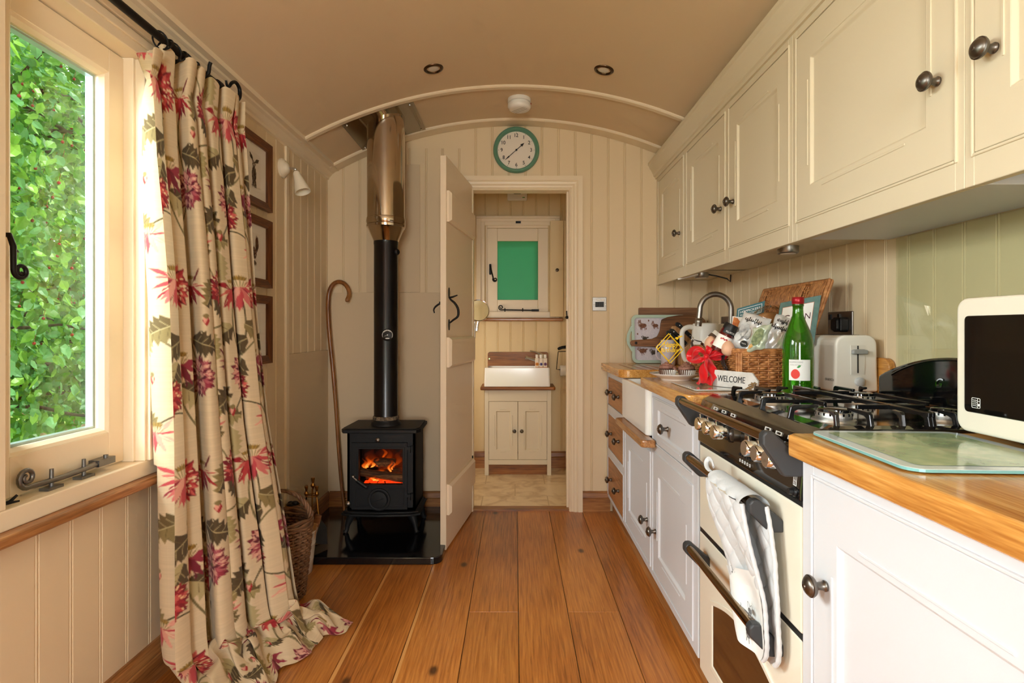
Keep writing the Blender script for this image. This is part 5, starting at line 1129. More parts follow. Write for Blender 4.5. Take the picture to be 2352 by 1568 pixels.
f_ = faceX(XR, 1.965, 1.122); t = sock(f_, .148, .086, 'wall_socket', 'steel double wall socket with a black plug behind the toaster', 'socket')
b = MB()
for xx in (-.035,): b.box(xx - .004, xx + .004, .008, .018, .006, .0066, fn=f_); b.box(xx - .015, xx - .007, -.012, -.006, .006, .0066, fn=f_); b.box(xx + .007, xx + .015, -.012, -.006, .006, .0066, fn=f_)
b.build('socket_holes', M['black'], t)
for xx in (-.055, .0): b = MB(); b.box(xx - .006, xx + .006, .014, .034, .006, .011, fn=f_); b.build('rocker', M['plastic_k'], t)
b = MB(); b.slab(f_, rrect(.004, .054, -.030, .022, .010), .006, .034); b.slab(f_, rrect(.010, .048, -.024, .016, .008), .034, .044); p_ = b.build('plug', M['plastic_k'], None, bevel=.002); tag(p_, 'black plug in the steel double wall socket', 'plug')
f_ = faceX(XR, 3.02, 1.13); t = sock(f_, .148, .086, 'wall_socket', 'grey wall socket behind the kettle near the corner', 'socket')
b = MB()
for xx in (-.035, .035): b.box(xx - .01, xx + .01, -.01, .01, .006, .008, fn=f_)
b.build('socket_holes', M['plastic_g'], t)

# ------------------------------------------------------------------ ceiling things
for (x, lab) in ((-.38, 'round bronze recessed ceiling light nearer the window'), (.414, 'round bronze recessed ceiling light nearer the wall cupboards')):
    z = ceil_z(x); y = 2.555; nn = V((-x, 0, .068 - z)).normalized(); o = V((x, y, z))
    t = thing('ceiling_light', lab, 'light', o, 'recessed ceiling lights')
    b = MB(); b.lathe(o, nn, [(.046, -.002), (.046, .002), (.043, .006), (.036, .007), (.031, .003), (.029, -.012), (.029, -.02)], 36); b.build('bezel', mat('dark_bronze', (92, 74, 58), .28, 1.), t)
    b = MB(); b.lathe(o, nn, [(0, .003), (.024, .002), (.026, -.004), (0, -.004)], 24); b.build('lamp', mat('frosted_lamp', (226, 222, 214), .25, coat=.4, bump=(300, .5)), t)
z = ceil_z(.023); t = thing('smoke_alarm', 'round white smoke alarm on the ceiling above the clock', 'smoke alarm', (.023, 2.97, z))
b = MB(); o = V((.023, 2.97, z)); b.lathe(o, (0, 0, -1), [(0, -.003), (.062, -.003), (.063, .018), (.060, .021), (0, .021)], 40); b.build('base', M['plastic_w'], t)
b = MB(); b.lathe(o, (0, 0, -1), [(0, .0205), (.052, .0205), (.052, .029), (.062, .0295), (.063, .044), (.056, .056), (.046, .060), (0, .060)], 40); b.build('cover', M['plastic_w'], t)
b = MB()
for k in range(-1, 2): b.box(-.045, .045, k * .014 - .002, k * .014 + .002, .0598, .0606, fn=plane(o, V((.7, -.7, 0)), V((.7, .7, 0))) if False else (lambda v: o + V((.7 * v[0] + .7 * v[1], -.7 * v[0] + .7 * v[1], -v[2]))))
b.build('sounder_slots', mat('grey_plastic', (176, 170, 162), .5), t)
b = MB(); b.box(.060, .065, -.008, .0, -.030, -.024, fn=lambda v: o + V(v)); b.build('indicator', mat('red_plastic', (150, 30, 24), .4), t)

# wall clock
co = V((.008, D - .0, 2.186)); t = thing('wall_clock', 'round green-rimmed wall clock with dark numerals above the doorway', 'clock', co)
b = MB(); b.lathe(co, (0, -1, 0), [(.120, .004), (.138, .004), (.140, .010), (.139, .022), (.132, .034), (.126, .036), (.118, .030), (.115, .016), (.113, .010)], 64); b.build('rim', M['green_clock'], t)
b = MB(); b.lathe(co, (0, -1, 0), [(0, .002), (.117, .002), (.117, .010), (0, .010)], 48); b.build('face', M['clockface'], t)
cf = faceY(co.x, D - .0115, co.z)
b = MB()
for k in range(1, 13):
    a = PI / 2 - 2 * PI * k / 12; b.text(cf, str(k), .027, sx=.92); 
b = MB()
for k in range(1, 13):
    a = PI / 2 - 2 * PI * k / 12; x, y = .089 * math.cos(a), .089 * math.sin(a)
    b.text((lambda v, x=x, y=y: cf((v[0] + x, v[1] + y - .0095, v[2]))), str(k), .031, sx=.92, bold=.012)
    b.poly(cf, ell(.1075 * math.cos(a), .1075 * math.sin(a), .0019, .0019, 8), .0006)
b.build('numerals', M['black'], t)
def hand(nm, a, l, w, z, spade):
    c, s_ = math.cos(a), math.sin(a); b = MB()
    P = [(-.012, -w), (l * .6, -w), (l * .64, -w * spade), (l, 0), (l * .64, w * spade), (l * .6, w), (-.012, w)]
    b.slab(cf, [(c * x - s_ * y, s_ * x + c * y) for x, y in P], z, z + .001); return b.build(nm, M['black'], t)
hand('hour_hand', R(42), .064, .0019, .0025, 4.6); hand('minute_hand', R(-138.5), .094, .0017, .004, 2.6)
b = MB(); b.slab(cf, ell(0, 0, .006, .006), .002, .0065); b.build('hub', M['black'], t)
b = MB(); b.poly(cf, ell(0, 0, .114, .114, 48), .016); b.build('glass', M['picglass'], t)
# ------------------------------------------------------------------ range cooker
KY0, KY1 = 1.070, 1.670
ck = thing('range_cooker', 'cream and black range cooker with gas hob between the white base units', 'cooker', (.86, 1.37, 0))
b = MB(); b.box(.585, XR - .03, KY0, KY1, .03, .885); b.build('body', M['enamel'], ck)
b = MB(); b.box(.60, .62, KY0 + .01, KY1 - .01, .005, .06); b.build('kickboard', M['plastic_k'], ck)
# doors
def oven_door(z0, z1, window):
    b = MB(); fn = faceX(.561, KY1 - .004, z0); w, h = KY1 - KY0 - .008, z1 - z0
    wo = None
    if window:
        def archp(x0, x1, y0, ys, rise, n=16): return [(x0, y0), (x1, y0)] + [(x1 + (x0 - x1) * k / n, ys + rise * math.sin(PI * k / n)) for k in range(n + 1)]
        ia = archp(.115, w - .115, .075, .245, .04); oa = archp(.095, w - .095, .055, .252, .048)
        b.add([fn((p[0], p[1], -.024)) for p in [(0, 0), (w, 0), (w, h), (0, h)]] + [fn((p[0], p[1], 0)) for p in [(0, 0), (w, 0), (w, h), (0, h)]], [(3, 2, 1, 0), (4, 5, 6, 7), (0, 1, 5, 4), (1, 2, 6, 5), (2, 3, 7, 6), (3, 0, 4, 7)])
        ringslab(b, fn, oa, ia, -.001, .004)
        d_ = b.build('oven_door', M['cooker_cream'], ck, bevel=.003)
        b = MB(); b.poly(fn, ia, .0015); b.build('window', M['ovenglass'], d_)
    else:
        b.box(0, w, 0, h, -.024, 0, fn=fn); d_ = b.build('oven_door', M['cooker_cream'], ck, bevel=.004, seg=3)
    return d_
dl = oven_door(.075, .490, True); du = oven_door(.503, .752, False)
b = MB(); b.box(.563, .585, KY0 + .002, KY1 - .002, .489, .504); b.box(.563, .585, KY0 + .002, KY1 - .002, .752, .765); b.build('gap_seal', M['plastic_k'], ck)
def rail(parent, z, ya, yb, X=.503, drop=.055, m=None):
    b = MB(); b.cyl((X, ya, z), (X, yb, z), .0105, 20); b.build('rail', m or M['bronze'], parent)
    for y, s_ in ((ya, -1), (yb, 1)):
        c = MB(); y0, y1 = (y + .002, y + .018) if s_ < 0 else (y - .018, y + .006)
        P = [(X - .013, z + .006), (X - .006, z + .014), (X + .008, z + .014), (.5625, z - drop * .55), (.5625, z - drop), (X + .030, z - drop), (X - .013, z - .012)]
        c.prism([V((x, y0 - .006 if s_ < 0 else y0, zz)) for x, zz in P], (0, y1 - y0 + .006, 0)); c.build('bracket', M['plastic_g'], parent, bevel=.004, seg=2)
rail(du, .730, 1.150, 1.600); rail(dl, .470, 1.150, 1.596)
# control panel and hob
b = MB(); P = [(.556, .764), (.556, .78), (.563, .868), (.570, .890), (.600, .905), (.640, .905), (.64, .80), (.60, .764)]
b.prism([V((x, KY0 + .001, z)) for x, z in P], (0, KY1 - KY0 - .002, 0)); b.build('control_panel', M['enamel'], ck, bevel=.003)
rail(ck, .888, 1.071, 1.645, X=.495, drop=.075)
pn = V((-1, 0, .075)).normalized(); pf = plane((.5585, 1.37, .82), (0, -1, 0), V((.08, 0, 1)))
def px_at(y, z): return .556 + (z - .78) * .08
for y in (1.545, 1.484, 1.422, 1.226, 1.175, 1.122):
    o = V((px_at(y, .832) - .001, y, .832)); b = MB()
    b.lathe(o, pn, [(0, 0), (.0235, 0), (.0235, .003), (.019, .006), (.0185, .012), (0, .012)], 28); kb = b.build('knob', M['plastic_k'], ck)
    b = MB(); b.lathe(o, pn, [(.014, .011), (.014, .022), (.018, .024), (.0185, .046), (.016, .049), (0, .049)], 28); b.tube([o + pn * .036 + V((0, 0, .015)), o + pn * .038 + V((0, 0, .028))], [.003, .0026], 8); b.build('cap', M['chrome'], kb)
b = MB(); o = V((px_at(1.37, .833), 1.372, .835)); b.lathe(o, pn, [(0, 0), (.016, 0), (.0155, .018), (.011, .02), (0, .02)], 24); b.build('timer_dial', M['pewterdark'], ck)
b = MB(); pfn = plane((.5575, 1.32, .83), (0, -1, 0), V((.08, 0, 1))); b.slab(pfn, rrect(-.030, .030, -.018, .018, .004), 0, .003); b.build('clock_display', M['darkglass'], ck)
b = MB()
for k in range(5): b.lathe(pfn((-.028 + .014 * k, -.036, 0)), pn, [(0, 0), (.004, 0), (.0035, .004), (0, .004)], 10)
b.build('timer_button', M['plastic_k'], ck)
for k in range(5):
    b = MB(); ringslab(b, pfn, rrect(-.032 + .014 * k, -.025 + .014 * k, -.054, -.047, .001, 1), rrect(-.0308 + .014 * k, -.0262 + .014 * k, -.0528, -.0482, .0005, 1), 0, .0006); b.build('button_symbol', M['whiteink'], ck)
pfu = plane((.5655, 1.37, .877), (0, -1, 0), V((.3, 0, 1)))
for y in (1.545, 1.484, 1.422, 1.226, 1.175, 1.122):
    b = MB(); ringslab(b, pfu, [(1.37 - y - .012, -.003), (1.37 - y + .012, -.003), (1.37 - y + .012, .005), (1.37 - y - .012, .005)], [(1.37 - y - .0105, -.0015), (1.37 - y + .0105, -.0015), (1.37 - y + .0105, .0035), (1.37 - y - .0105, .0035)], 0.0, .0022); b.build('burner_symbol', M['whiteink'], ck)
    q_ = plane((px_at(y, .862) - .0005, y, .862), (0, -1, 0), V((.08, 0, 1))); b = MB(); b.poly(q_, ell(0, 0, .0022, .0022, 8), .0008); b.build('dial_mark', M['whiteink'], ck)
b = MB(); qi = plane((px_at(1.10, .80), 1.092, .800), (0, -1, 0), V((.08, 0, 1)))
ringslab(b, qi, [(-.006, -.010), (.006, -.010), (.006, .010), (-.006, .010)], [(-.005, -.009), (.005, -.009), (.005, .009), (-.005, .009)], 0, .0006); b.box(-.0005, .0005, -.009, .009, 0, .0006, fn=qi); b.box(-.005, .005, -.0005, .0005, 0, .0006, fn=qi)
b.build('ignition_symbol', M['whiteink'], ck)
b = MB(); b.lathe(V((px_at(1.1, .777), 1.092, .778)), pn, [(0, 0), (.010, 0), (.009, .004), (.0065, .004), (.006, .012), (0, .012)], 16); b.build('ignition_button', M['plastic_k'], ck)
# hob top: pressed enamel tray
b = MB(); hx0, hx1 = .600, 1.10
O = rrect(hx0, hx1, KY0 + .001, KY1 - .001, .012, 3); I = rrect(hx0 + .03, hx1 - .03, KY0 + .025, KY1 - .025, .02, 3); J = rrect(hx0 + .045, hx1 - .04, KY0 + .036, KY1 - .036, .02, 3); n = len(O)
b.add([V((x, y, .886)) for x, y in O] + [V((x, y, .905)) for x, y in O] + [V((x, y, .909)) for x, y in I] + [V((x, y, .901)) for x, y in J], [(r_ * n + k, r_ * n + (k + 1) % n, r_ * n + n + (k + 1) % n, r_ * n + n + k) for r_ in range(3) for k in range(n)] + [tuple(range(3 * n, 4 * n))])
b.build('hob_top', M['enamel'], ck, bevel=.002)
M['castblack'] = mat('black_cast_enamel', (16, 16, 17), .22, 0, .5, coat=.4)
alu = mat('burner_aluminium', (186, 184, 180), .35, .9)
for (x, y, r_) in ((.70, 1.205, .036), (.945, 1.205, .030), (.70, 1.505, .040), (.945, 1.505, .036)):
    b = MB(); b.lathe((x, y, .901), (0, 0, 1), [(0, 0), (r_ * 1.25, 0), (r_ * 1.2, .004), (r_, .005), (r_ * 1.02, .016), (r_ * .95, .020), (0, .02)], 36)
    bo = b.build('burner', alu, ck)
    b = MB(); b.lathe((x, y, .921), (0, 0, 1), [(0, 0), (r_ * .92, 0), (r_ * .9, .006), (r_ * .8, .008), (0, .008)], 32)
    for k in range(18):
        a = 2 * PI * k / 18; b.box(-.002, .002, r_ * .985, r_ * 1.03, -.007, -.001, fn=(lambda v, a=a, x=x, y=y: V((x + v[0] * math.cos(a) - v[1] * math.sin(a), y + v[0] * math.sin(a) + v[1] * math.cos(a), .921 + v[2]))))
    b.build('cap', M['enamel'], bo)
# pan supports: two cast grids with bent feet
PZ_ = .935
def flatbar(b, pts, w=.008, h=.010, z=PZ_):
    """cast bar of box section through plan points; the tops are level"""
    for i in range(len(pts) - 1): b.bar(V((pts[i][0], pts[i][1], z - h / 2)), V((pts[i + 1][0], pts[i + 1][1], z - h / 2)), w, h)
def finger(b, tip, foot, z=PZ_):
    tip = V((tip[0], tip[1], 0)); ft = V((foot[0], foot[1], 0)); d = (tip - ft).normalized(); s_ = V((d.y, -d.x, 0)); L_ = (tip - ft).length
    P = [(0, .9045), (.013, .9045), (.016, z - .014), (.024, z - .010), (L_, z - .006), (L_, z), (.012, z), (.006, z - .004)]
    b.prism([ft + d * u + V((0, 0, zz)) - s_ * .0042 for u, zz in P], s_ * .0084)
for x0_, x1_, xo, xi in ((.71, .71, .600, .826), (.945, .945, 1.062, .834)):
    g = MB(); bx_ = x0_; sgn_ = 1 if xo < xi else -1
    flatbar(g, [(xi, 1.092), (xi, 1.625)], .0075)
    for y_, d_ in ((1.092, 1), (1.625, -1)): finger(g, (xi, y_ + d_ * .05), (xi, y_ - d_ * .004))
    for by_ in (1.21, 1.485):
        finger(g, (bx_ - sgn_ * .042, by_), (xo, by_)); flatbar(g, [(bx_ + sgn_ * .042, by_), (xi, by_)])
    finger(g, (bx_, 1.168), (bx_, 1.088)); finger(g, (bx_, 1.53), (bx_, 1.628)); flatbar(g, [(bx_, 1.255), (bx_, 1.44)])
    flatbar(g, [(xo + sgn_ * .004, 1.348), (xi, 1.348)], .0075, .009, PZ_ - .006)
    for q_ in ((xo + sgn_ * .042), (xi - sgn_ * .052)): finger(g, (q_ + sgn_ * .01, 1.135), (q_, 1.090)); finger(g, (q_ + sgn_ * .01, 1.58), (q_, 1.626))
    finger(g, (xo + sgn_ * .04, 1.348), (xo, 1.348))
    g.build('pan_support', M['castblack'], ck, bevel=.0018, seg=2)
# arched black back guard
b = MB(); n = 20
def bgz(y): t_ = (y - KY0) / (KY1 - KY0); return .955 + .075 * math.sin(PI * min(max(t_, .0), 1)) ** .8
prof = [(KY0 + .01, .900)] + [(KY0 + .01 + (KY1 - KY0 - .02) * k / n, bgz(KY0 + .01 + (KY1 - KY0 - .02) * k / n)) for k in range(n + 1)] + [(KY1 - .01, .900)]
b.prism([V((1.096, y, z)) for y, z in prof], (.03, 0, 0))
bg = b.build('back_guard', M['enamel'], ck, bevel=.010, seg=4)
b = MB(); q = [(1.37 + (y - 1.37) * .78, .92 + (z - .90) * .80) for y, z in prof]; b.tube([V((1.0965, y, z)) for y, z in q[1:-1]], .003, 8); b.build('embossed_line', M['enamel'], bg)
b = MB(); b.text(faceX(1.095, 1.415, .950), 'G', .036, shear=.35, extrude=.02); b.build('lettering', M['chrome'], bg)
# double oven glove over the upper rail
gl = thing('oven_glove', 'quilted pale grey double oven glove hanging over the upper oven rail', 'oven glove', (.53, 1.24, .735))

def quilt_disp(a_, b_): return .0075 * abs(math.sin((a_ + b_) * PI / .062) * math.sin((a_ - b_) * PI / .062)) ** .28
GZT = .742
def gx_front(z): t_ = min(max((GZT - z) / .24, 0), 1); return .484 + .042 * t_ * t_ * (3 - 2 * t_)
def gx_back(z): t_ = min(max((GZT - z) / .12, 0), 1); return .526 + .017 * t_
def gy0(z, o): t_ = min(max((z - .395) / .07, 0), 1); return (1.168 - .034 * min(1, max(0, .74 - z) / .2)) + o + .045 * (1 - math.sqrt(max(0, 1 - (1 - t_) ** 2)))
def gy1(z, o):
    t_ = min(max((z - .395) / .07, 0), 1); top = 1.372 if z > .70 else 1.372 - .034 * min(1, (.70 - z) / .2)
    return top + o - .06 * (1 - math.sqrt(max(0, 1 - (1 - t_) ** 2)))
def gpanel(name, gx, o, zb, m, quilt=1., push=0., zt=GZT - .012, parent=gl, slant=0.):
    b = MB()
    def f(u, v):
        z = zt + (zb - zt) * v; zz = z + slant * (u - .5) * (1 - v); y = gy1(zz, o) + (gy0(zz, o) - gy1(zz, o)) * u
        d = quilt * quilt_disp(y, zz) + .007 * math.sin(u * 8 + zz * 11) * min(1, v * 5) + .005 * math.sin(u * 3.1) * (1 if quilt else 1.4)
        return V((gx(zz) - d - push, y, zz))
    b.grid(f, 84, 190); return b.build(name, m, parent)
gpanel('front_half', gx_front, 0, .396, M['quilt'])
gpanel('back_half', gx_back, -.018, .388, M['quilt'], .6)
b = MB()   # the fold over the rail
b.grid(lambda u, v: V((.5055 - (.0215 + quilt_disp(u * .22, v * .06)) * math.cos(PI * v), (1.372 + (1.168 - 1.372) * u) - .018 * v, GZT - .012 + .022 * math.sin(PI * v))), 40, 14); b.build('fold', M['quilt'], gl)
cot = mat('printed_cotton', (232, 232, 230), .9)
po = gpanel('pocket', gx_front, 0, .398, cot, 0, .008, .560, gl, .07)
beem = mat('grey_print', (120, 120, 122), .8)
for (y, z) in ((1.28, .530), (1.19, .49), (1.25, .468), (1.20, .432), (1.265, .436)):
    b = MB(); x = gx_front(z) - .0165; fb = faceX(x, y, z)
    b.poly(fb, ell(0, 0, .010, .006)); 
    for s_ in (-1, 1): ringslab(b, fb, ell(s_ * .006, .009, .009, .005, 12, s_ * .8), ell(s_ * .006, .009, .008, .004, 12, s_ * .8), 0, .0004)
    for s_ in (-1, 0, 1): b.bar(fb((s_ * .005, -.005, 0)), fb((s_ * .007, -.015, 0)), .001, .001)
    b.build('bee_print', beem, po)
def edge(gx, o, push):
    b = MB()
    for g_ in (gy0, gy1):
        pts = [V((gx(z) - push - .007 * math.sin((8 if g_ is gy0 else 0) + z * 11) * min(1, (GZT - .012 - z) * 14), g_(z, o), z)) for z in [GZT - .012 - .33 * k / 60 for k in range(61)]]
        b.tube(pts, [.0050 + .0005 * math.sin(k * 1.6) for k in range(61)], 8)
    b.build('piping', M['quilt'], gl)
edge(gx_front, 0, .002); edge(gx_back, -.018, .002)
b = MB(); b.tube(cr([(.486, 1.368, .748), (.485, 1.385, .752), (.488, 1.400, .762), (.494, 1.398, .772), (.497, 1.385, .768), (.496, 1.37, .757)], 4), .006, 8, flat=.35); b.build('hanging_loop', M['quilt'], gl)
# ------------------------------------------------------------------ things on the worktops
# microwave
t = thing('microwave', 'cream microwave with black glass door in the near corner of the worktop', 'microwave', (.99, .8, WT))
mx0, my1, mz0, mz1 = .817, 1.012, .917, 1.157
b = MB(); b.slab(plane((mx0 + .012, my1, 0), (0, -1, 0), (0, 0, 1)), rrect(0, .47, mz0, mz1, .022, 6), -.32, 0.); b.build('cabinet', M['microcream'], t, bevel=.004, seg=3)
fm = faceX(mx0, my1, 0)
b = MB(); b.slab(fm, rrect(.0, .47, mz0, mz1, .022, 6), -.011, .004); d_ = b.build('door', M['microcream'], t, bevel=.006, seg=3)
b = MB(); b.slab(fm, rrect(.020, .40, mz0 + .036, mz1 - .032, .008, 5), -.002, .0052); w_ = b.build('door_glass', M['darkglass'], d_, bevel=.0015)
b = MB(); fi = faceX(mx0 - .0054, my1 - .046, mz0 + .054)
ringslab(b, fi, rrect(-.009, .009, -.009, .009, .002, 3), rrect(-.0082, .0082, -.0082, .0082, .0014, 3), 0, .0003); b.box(.003, .0037, -.008, .008, 0, .0003, fn=fi)
for k in range(4): b.tube([fi((-.0065 + .0085 * i / 12, .0048 - .0032 * k + .0008 * math.sin(i * 1.1), .0003)) for i in range(13)], .0004, 4)
b.box(.0042, .0078, .003, .0037, 0, .0003, fn=fi); b.box(.0045, .0075, -.005, -.001, 0, .0003, fn=fi)
b.build('icon', M['whiteink'], w_)
for y in (.955, .62):
    for x in (.90, 1.10): b = MB(); b.lathe((x, y, WT + .0005), (0, 0, 1), [(0, 0), (.016, 0), (.013, .008), (.014, .0175), (0, .0175)], 16); b.build('foot', M['plastic_k'], t)
# glass chopping board on the near worktop
def ringz(b, O, I, z0, z1): ringslab(b, lambda v: V((v[0], v[1], v[2])), O, I, z0, z1)
t = thing('chopping_board', 'large rounded glass chopping board with a faded green picture near the microwave', 'chopping board', (.73, .90, WT))
ba = R(-3); fb = faceUp(.690, .90, WT, ba)
O = rrect(-.135, .135, -.148, .148, .028, 6); I = rrect(-.112, .112, -.126, .126, .012, 6)
def photo_mat():
    m, nt, bs = _new('green_picture_glass'); L = nt.links.new; N = nt.nodes.new
    tc = N('ShaderNodeTexCoord'); n = N('ShaderNodeTexNoise'); n.inputs['Scale'].default_value = 14; n.inputs['Detail'].default_value = 6; L(tc.outputs['Object'], n.inputs['Vector'])
    r = N('ShaderNodeValToRGB'); cr = r.color_ramp; cr.elements[0].position = .3; cr.elements[0].color = lin((120, 152, 122)) + (1,); cr.elements[1].position = .7; cr.elements[1].color = lin((206, 214, 176)) + (1,); e = cr.elements.new(.5); e.color = lin((158, 182, 138)) + (1,)
    L(n.outputs['Fac'], r.inputs['Fac']); L(r.outputs['Color'], bs.inputs['Base Color']); bs.inputs['Roughness'].default_value = .2; bs.inputs['Coat Weight'].default_value = .5; return m
b = MB(); b.slab(fb, O, .002, .007); b.build('glass_plate', mat('frosted_glass_edge', (206, 222, 226), .15, coat=.6), t, bevel=.0015)
b = MB(); ringslab(b, fb, [(p[0] * 1.0015, p[1] * 1.0015) for p in O], [(p[0] * .995, p[1] * .995) for p in O], .0025, .0065); b.build('edge', mat('teal_glass_edge', (116, 176, 176), .1, coat=.5), t)
b = MB(); b.poly(fb, I, .0075); b.build('picture', photo_mat(), t)
b = MB()
for x in (-.1, .1):
    for y in (-.11, .11): b.lathe(fb((x, y, .0004)), (0, 0, 1), [(0, 0), (.006, 0), (.006, .002), (0, .002)], 10)
b.build('foot', M['plastic_w'], t)

# glass worktop saver under the hamper
b = MB(); b.slab(faceUp(.775, 1.925, WT), rrect(-.19, .175, -.140, .145, .012, 4), .0012, .0052)
tag(b.build('glass_worktop_saver', mat('clear_grey_glass', (196, 204, 204), .05, coat=.9), bevel=.001), 'flat glass worktop saver under the welcome sign and hamper', 'chopping board')
GZ = WT + .0054

# hamper
hx0, hx1, hy0, hy1, hz0, hz1 = .748, .962, 1.832, 2.305, GZ, 1.030
hm = thing('hamper', 'open wicker hamper with leather straps on the worktop beside the sink', 'hamper', ((hx0 + hx1) / 2, (hy0 + hy1) / 2, hz0))
hcx, hcy = (hx0 + hx1) / 2, (hy0 + hy1) / 2; hw, hl = (hx1 - hx0) / 2, (hy1 - hy0) / 2
loop = [(x, y, 0) for x, y in rrect(-hw, hw, -hl, hl, .014, 3)]
b = MB(); weave(b, loop, hz0 + .004, hz1 - .012, 15, 1.0, 1.0, (hcx, hcy), .0042, .0042, 40); b.box(hx0 + .008, hx1 - .008, hy0 + .008, hy1 - .008, hz0 + .001, hz0 + .006); b.build('body', M['wicker'], hm)
b = MB()
for k in range(3): b.tube([V((hcx + p[0] * (1.015 + .012 * (k == 1)), hcy + p[1] * (1.008 + .006 * (k == 1)), hz1 - .010 + .006 * k)) for p in loop], .0052, 6, closed=True)
for x, y in ((hx0, hy0), (hx1, hy0), (hx0, hy1), (hx1, hy1)):
    for k in range(3): b.tube([(x + (.006 if x < hcx else -.006) * (k - 1) * .9, y + (.006 if y < hcy else -.006) * (k - 1) * -.9, hz0), (x + (.006 if x < hcx else -.006) * (k - 1) * .9, y + (.006 if y < hcy else -.006) * (k - 1) * -.9, hz1 - .008)], .0048, 6)
b.build('rim', M['wicker'], hm)
# lid, standing open against the wall side
lid = MB(); fl_ = plane((.990, hy1 + .050, hz1 + .004), (0, -1, 0), (.085, 0, .235)); LW_, LH_ = hy1 - hy0 + .016, .248
ns = 30
for k in range(ns + 1):
    x = LW_ * k / ns; lid.tube([fl_((x, 0, 0)), fl_((x, LH_, 0))], .0040, 5)
for j in range(15):
    y = LH_ * (.04 + .92 * j / 14) 
    if j in (2,): continue
    lid.tube([fl_((LW_ * i / (ns * 2), y, .0042 * (1 if (i // 2 + j) % 2 else -1) * (1 if i % 2 else .0))) for i in range(ns * 2 + 1)], .0046, 5)
rs = random.Random(3)
for i in range(84):   # close upright wrapping near the outer edge
    x = LW_ * (.02 + .96 * i / 83)
    if .70 < x / LW_ < .80 or .10 < x / LW_ < .20: continue
    lid.tube([fl_((x, LH_ * .70, .005)), fl_((x + rs.uniform(-.002, .002), LH_ * .85, .010)), fl_((x, LH_ * .985, .004))], rs.uniform(.0022, .0034), 5)
for q_ in ([(0, 0), (LW_, 0)], [(0, LH_), (LW_, LH_)], [(0, 0), (0, LH_)], [(LW_, 0), (LW_, LH_)]):
    for k in (-.004, .004): lid.tube([fl_((q_[0][0], q_[0][1], k)), fl_((q_[1][0], q_[1][1], k))], .0068, 7)
lid.build('lid', M['wicker'], hm)
def strap(pts, w, name='strap', th=.003):
    b = MB(); pts = [V(p) for p in pts]; vs = []
    for i, p in enumerate(pts):
        d = (pts[min(i + 1, len(pts) - 1)] - pts[max(i - 1, 0)]).normalized(); s_ = V((0, 1, 0)) if abs(d.y) < .9 else V((0, 0, 1)); s_ = (s_ - d * s_.dot(d)).normalized(); n_ = d.cross(s_)
        ww = w * (1 if i < len(pts) - 1 else .5); vs += [p + s_ * ww / 2 + n_ * th / 2, p - s_ * ww / 2 + n_ * th / 2, p - s_ * ww / 2 - n_ * th / 2, p + s_ * ww / 2 - n_ * th / 2]
    m_ = len(pts); b.add(vs, [(i * 4 + k, i * 4 + (k + 1) % 4, i * 4 + 4 + (k + 1) % 4, i * 4 + 4 + k) for i in range(m_ - 1) for k in range(4)] + [(0, 1, 2, 3), (m_ * 4 - 4, m_ * 4 - 1, m_ * 4 - 2, m_ * 4 - 3)]); return b.build(name, M['leather'], hm, bevel=.0008)
strap([(hx0 + .05, 1.935, hz1 + .022), (hx0 + .02, 1.935, hz1 + .026), (hx0 - .004, 1.933, hz1 + .016), (hx0 - .012, 1.93, hz1 - .004), (hx0 - .016, 1.925, hz1 - .022), (hx0 - .024, 1.915, hz1 - .040), (hx0 - .022, 1.90, hz1 - .058), (hx0 - .016, 1.888, hz1 - .068)], .026)
strap([(hx0 - .010, 1.975, hz1 - .030), (hx0 - .014, 1.95, hz1 - .032), (hx0 - .018, 1.92, hz1 - .040), (hx0 - .02, 1.90, hz1 - .052)], .022)
strap([(hx0 + .05, 2.235, hz1 + .006), (hx0 + .025, 2.24, hz1 + .018), (hx0 + .0, 2.245, hz1 + .024), (hx0 - .016, 2.25, hz1 + .030), (hx0 - .024, 2.25, hz1 + .018), (hx0 - .018, 2.25, hz1 - .004), (hx0 - .012, 2.25, hz1 - .02)], .024)
b = MB()
b.lathe((hx0 - .020, 1.897, hz1 - .058), (-1, -.2, .3), [(0, 0), (.006, .001), (.005, .003), (0, .0035)], 14); b.tube([(hx0 - .012, 1.945 + .014 * math.cos(a), hz1 - .012 + .006 * math.sin(a)) for a in [2 * PI * k / 14 for k in range(14)]], .0016, 5, closed=True); b.tube([(hx0 - .020, 2.25 + .014 * math.cos(a), hz1 + .030 + .010 * math.sin(a)) for a in [2 * PI * k / 14 for k in range(14)]], .0016, 5, closed=True)
b.build('buckle', M['chrome'], hm)
# straw nest inside
b = MB(); rs = random.Random(6)
for _ in range(260):
    x, y = rs.uniform(hx0 + .02, hx1 - .02), rs.uniform(hy0 + .02, hy1 - .02); z = hz1 - .03 + rs.uniform(-.01, .022); a = rs.uniform(0, 6.28); l = rs.uniform(.015, .045)
    x2, y2 = min(max(x + l * math.cos(a), hx0 + .012), hx1 - .012), min(max(y + l * math.sin(a), hy0 + .012), hy1 - .012); b.tube([(x, y, z), ((x + x2) / 2, (y + y2) / 2, z + .008), (x2, y2, z + rs.uniform(-.004, .012))], .0011, 4)
b.box(hx0 + .014, hx1 - .014, hy0 + .014, hy1 - .014, hz1 - .075, hz1 - .042)
o = b.build('packing_straw', mat('paper_straw', (176, 148, 110), .8)); tag(o, 'shredded paper straw filling the wicker hamper', 'packing straw', kind='stuff')

def cam_plane(c, right, up): return plane(c, right, up)
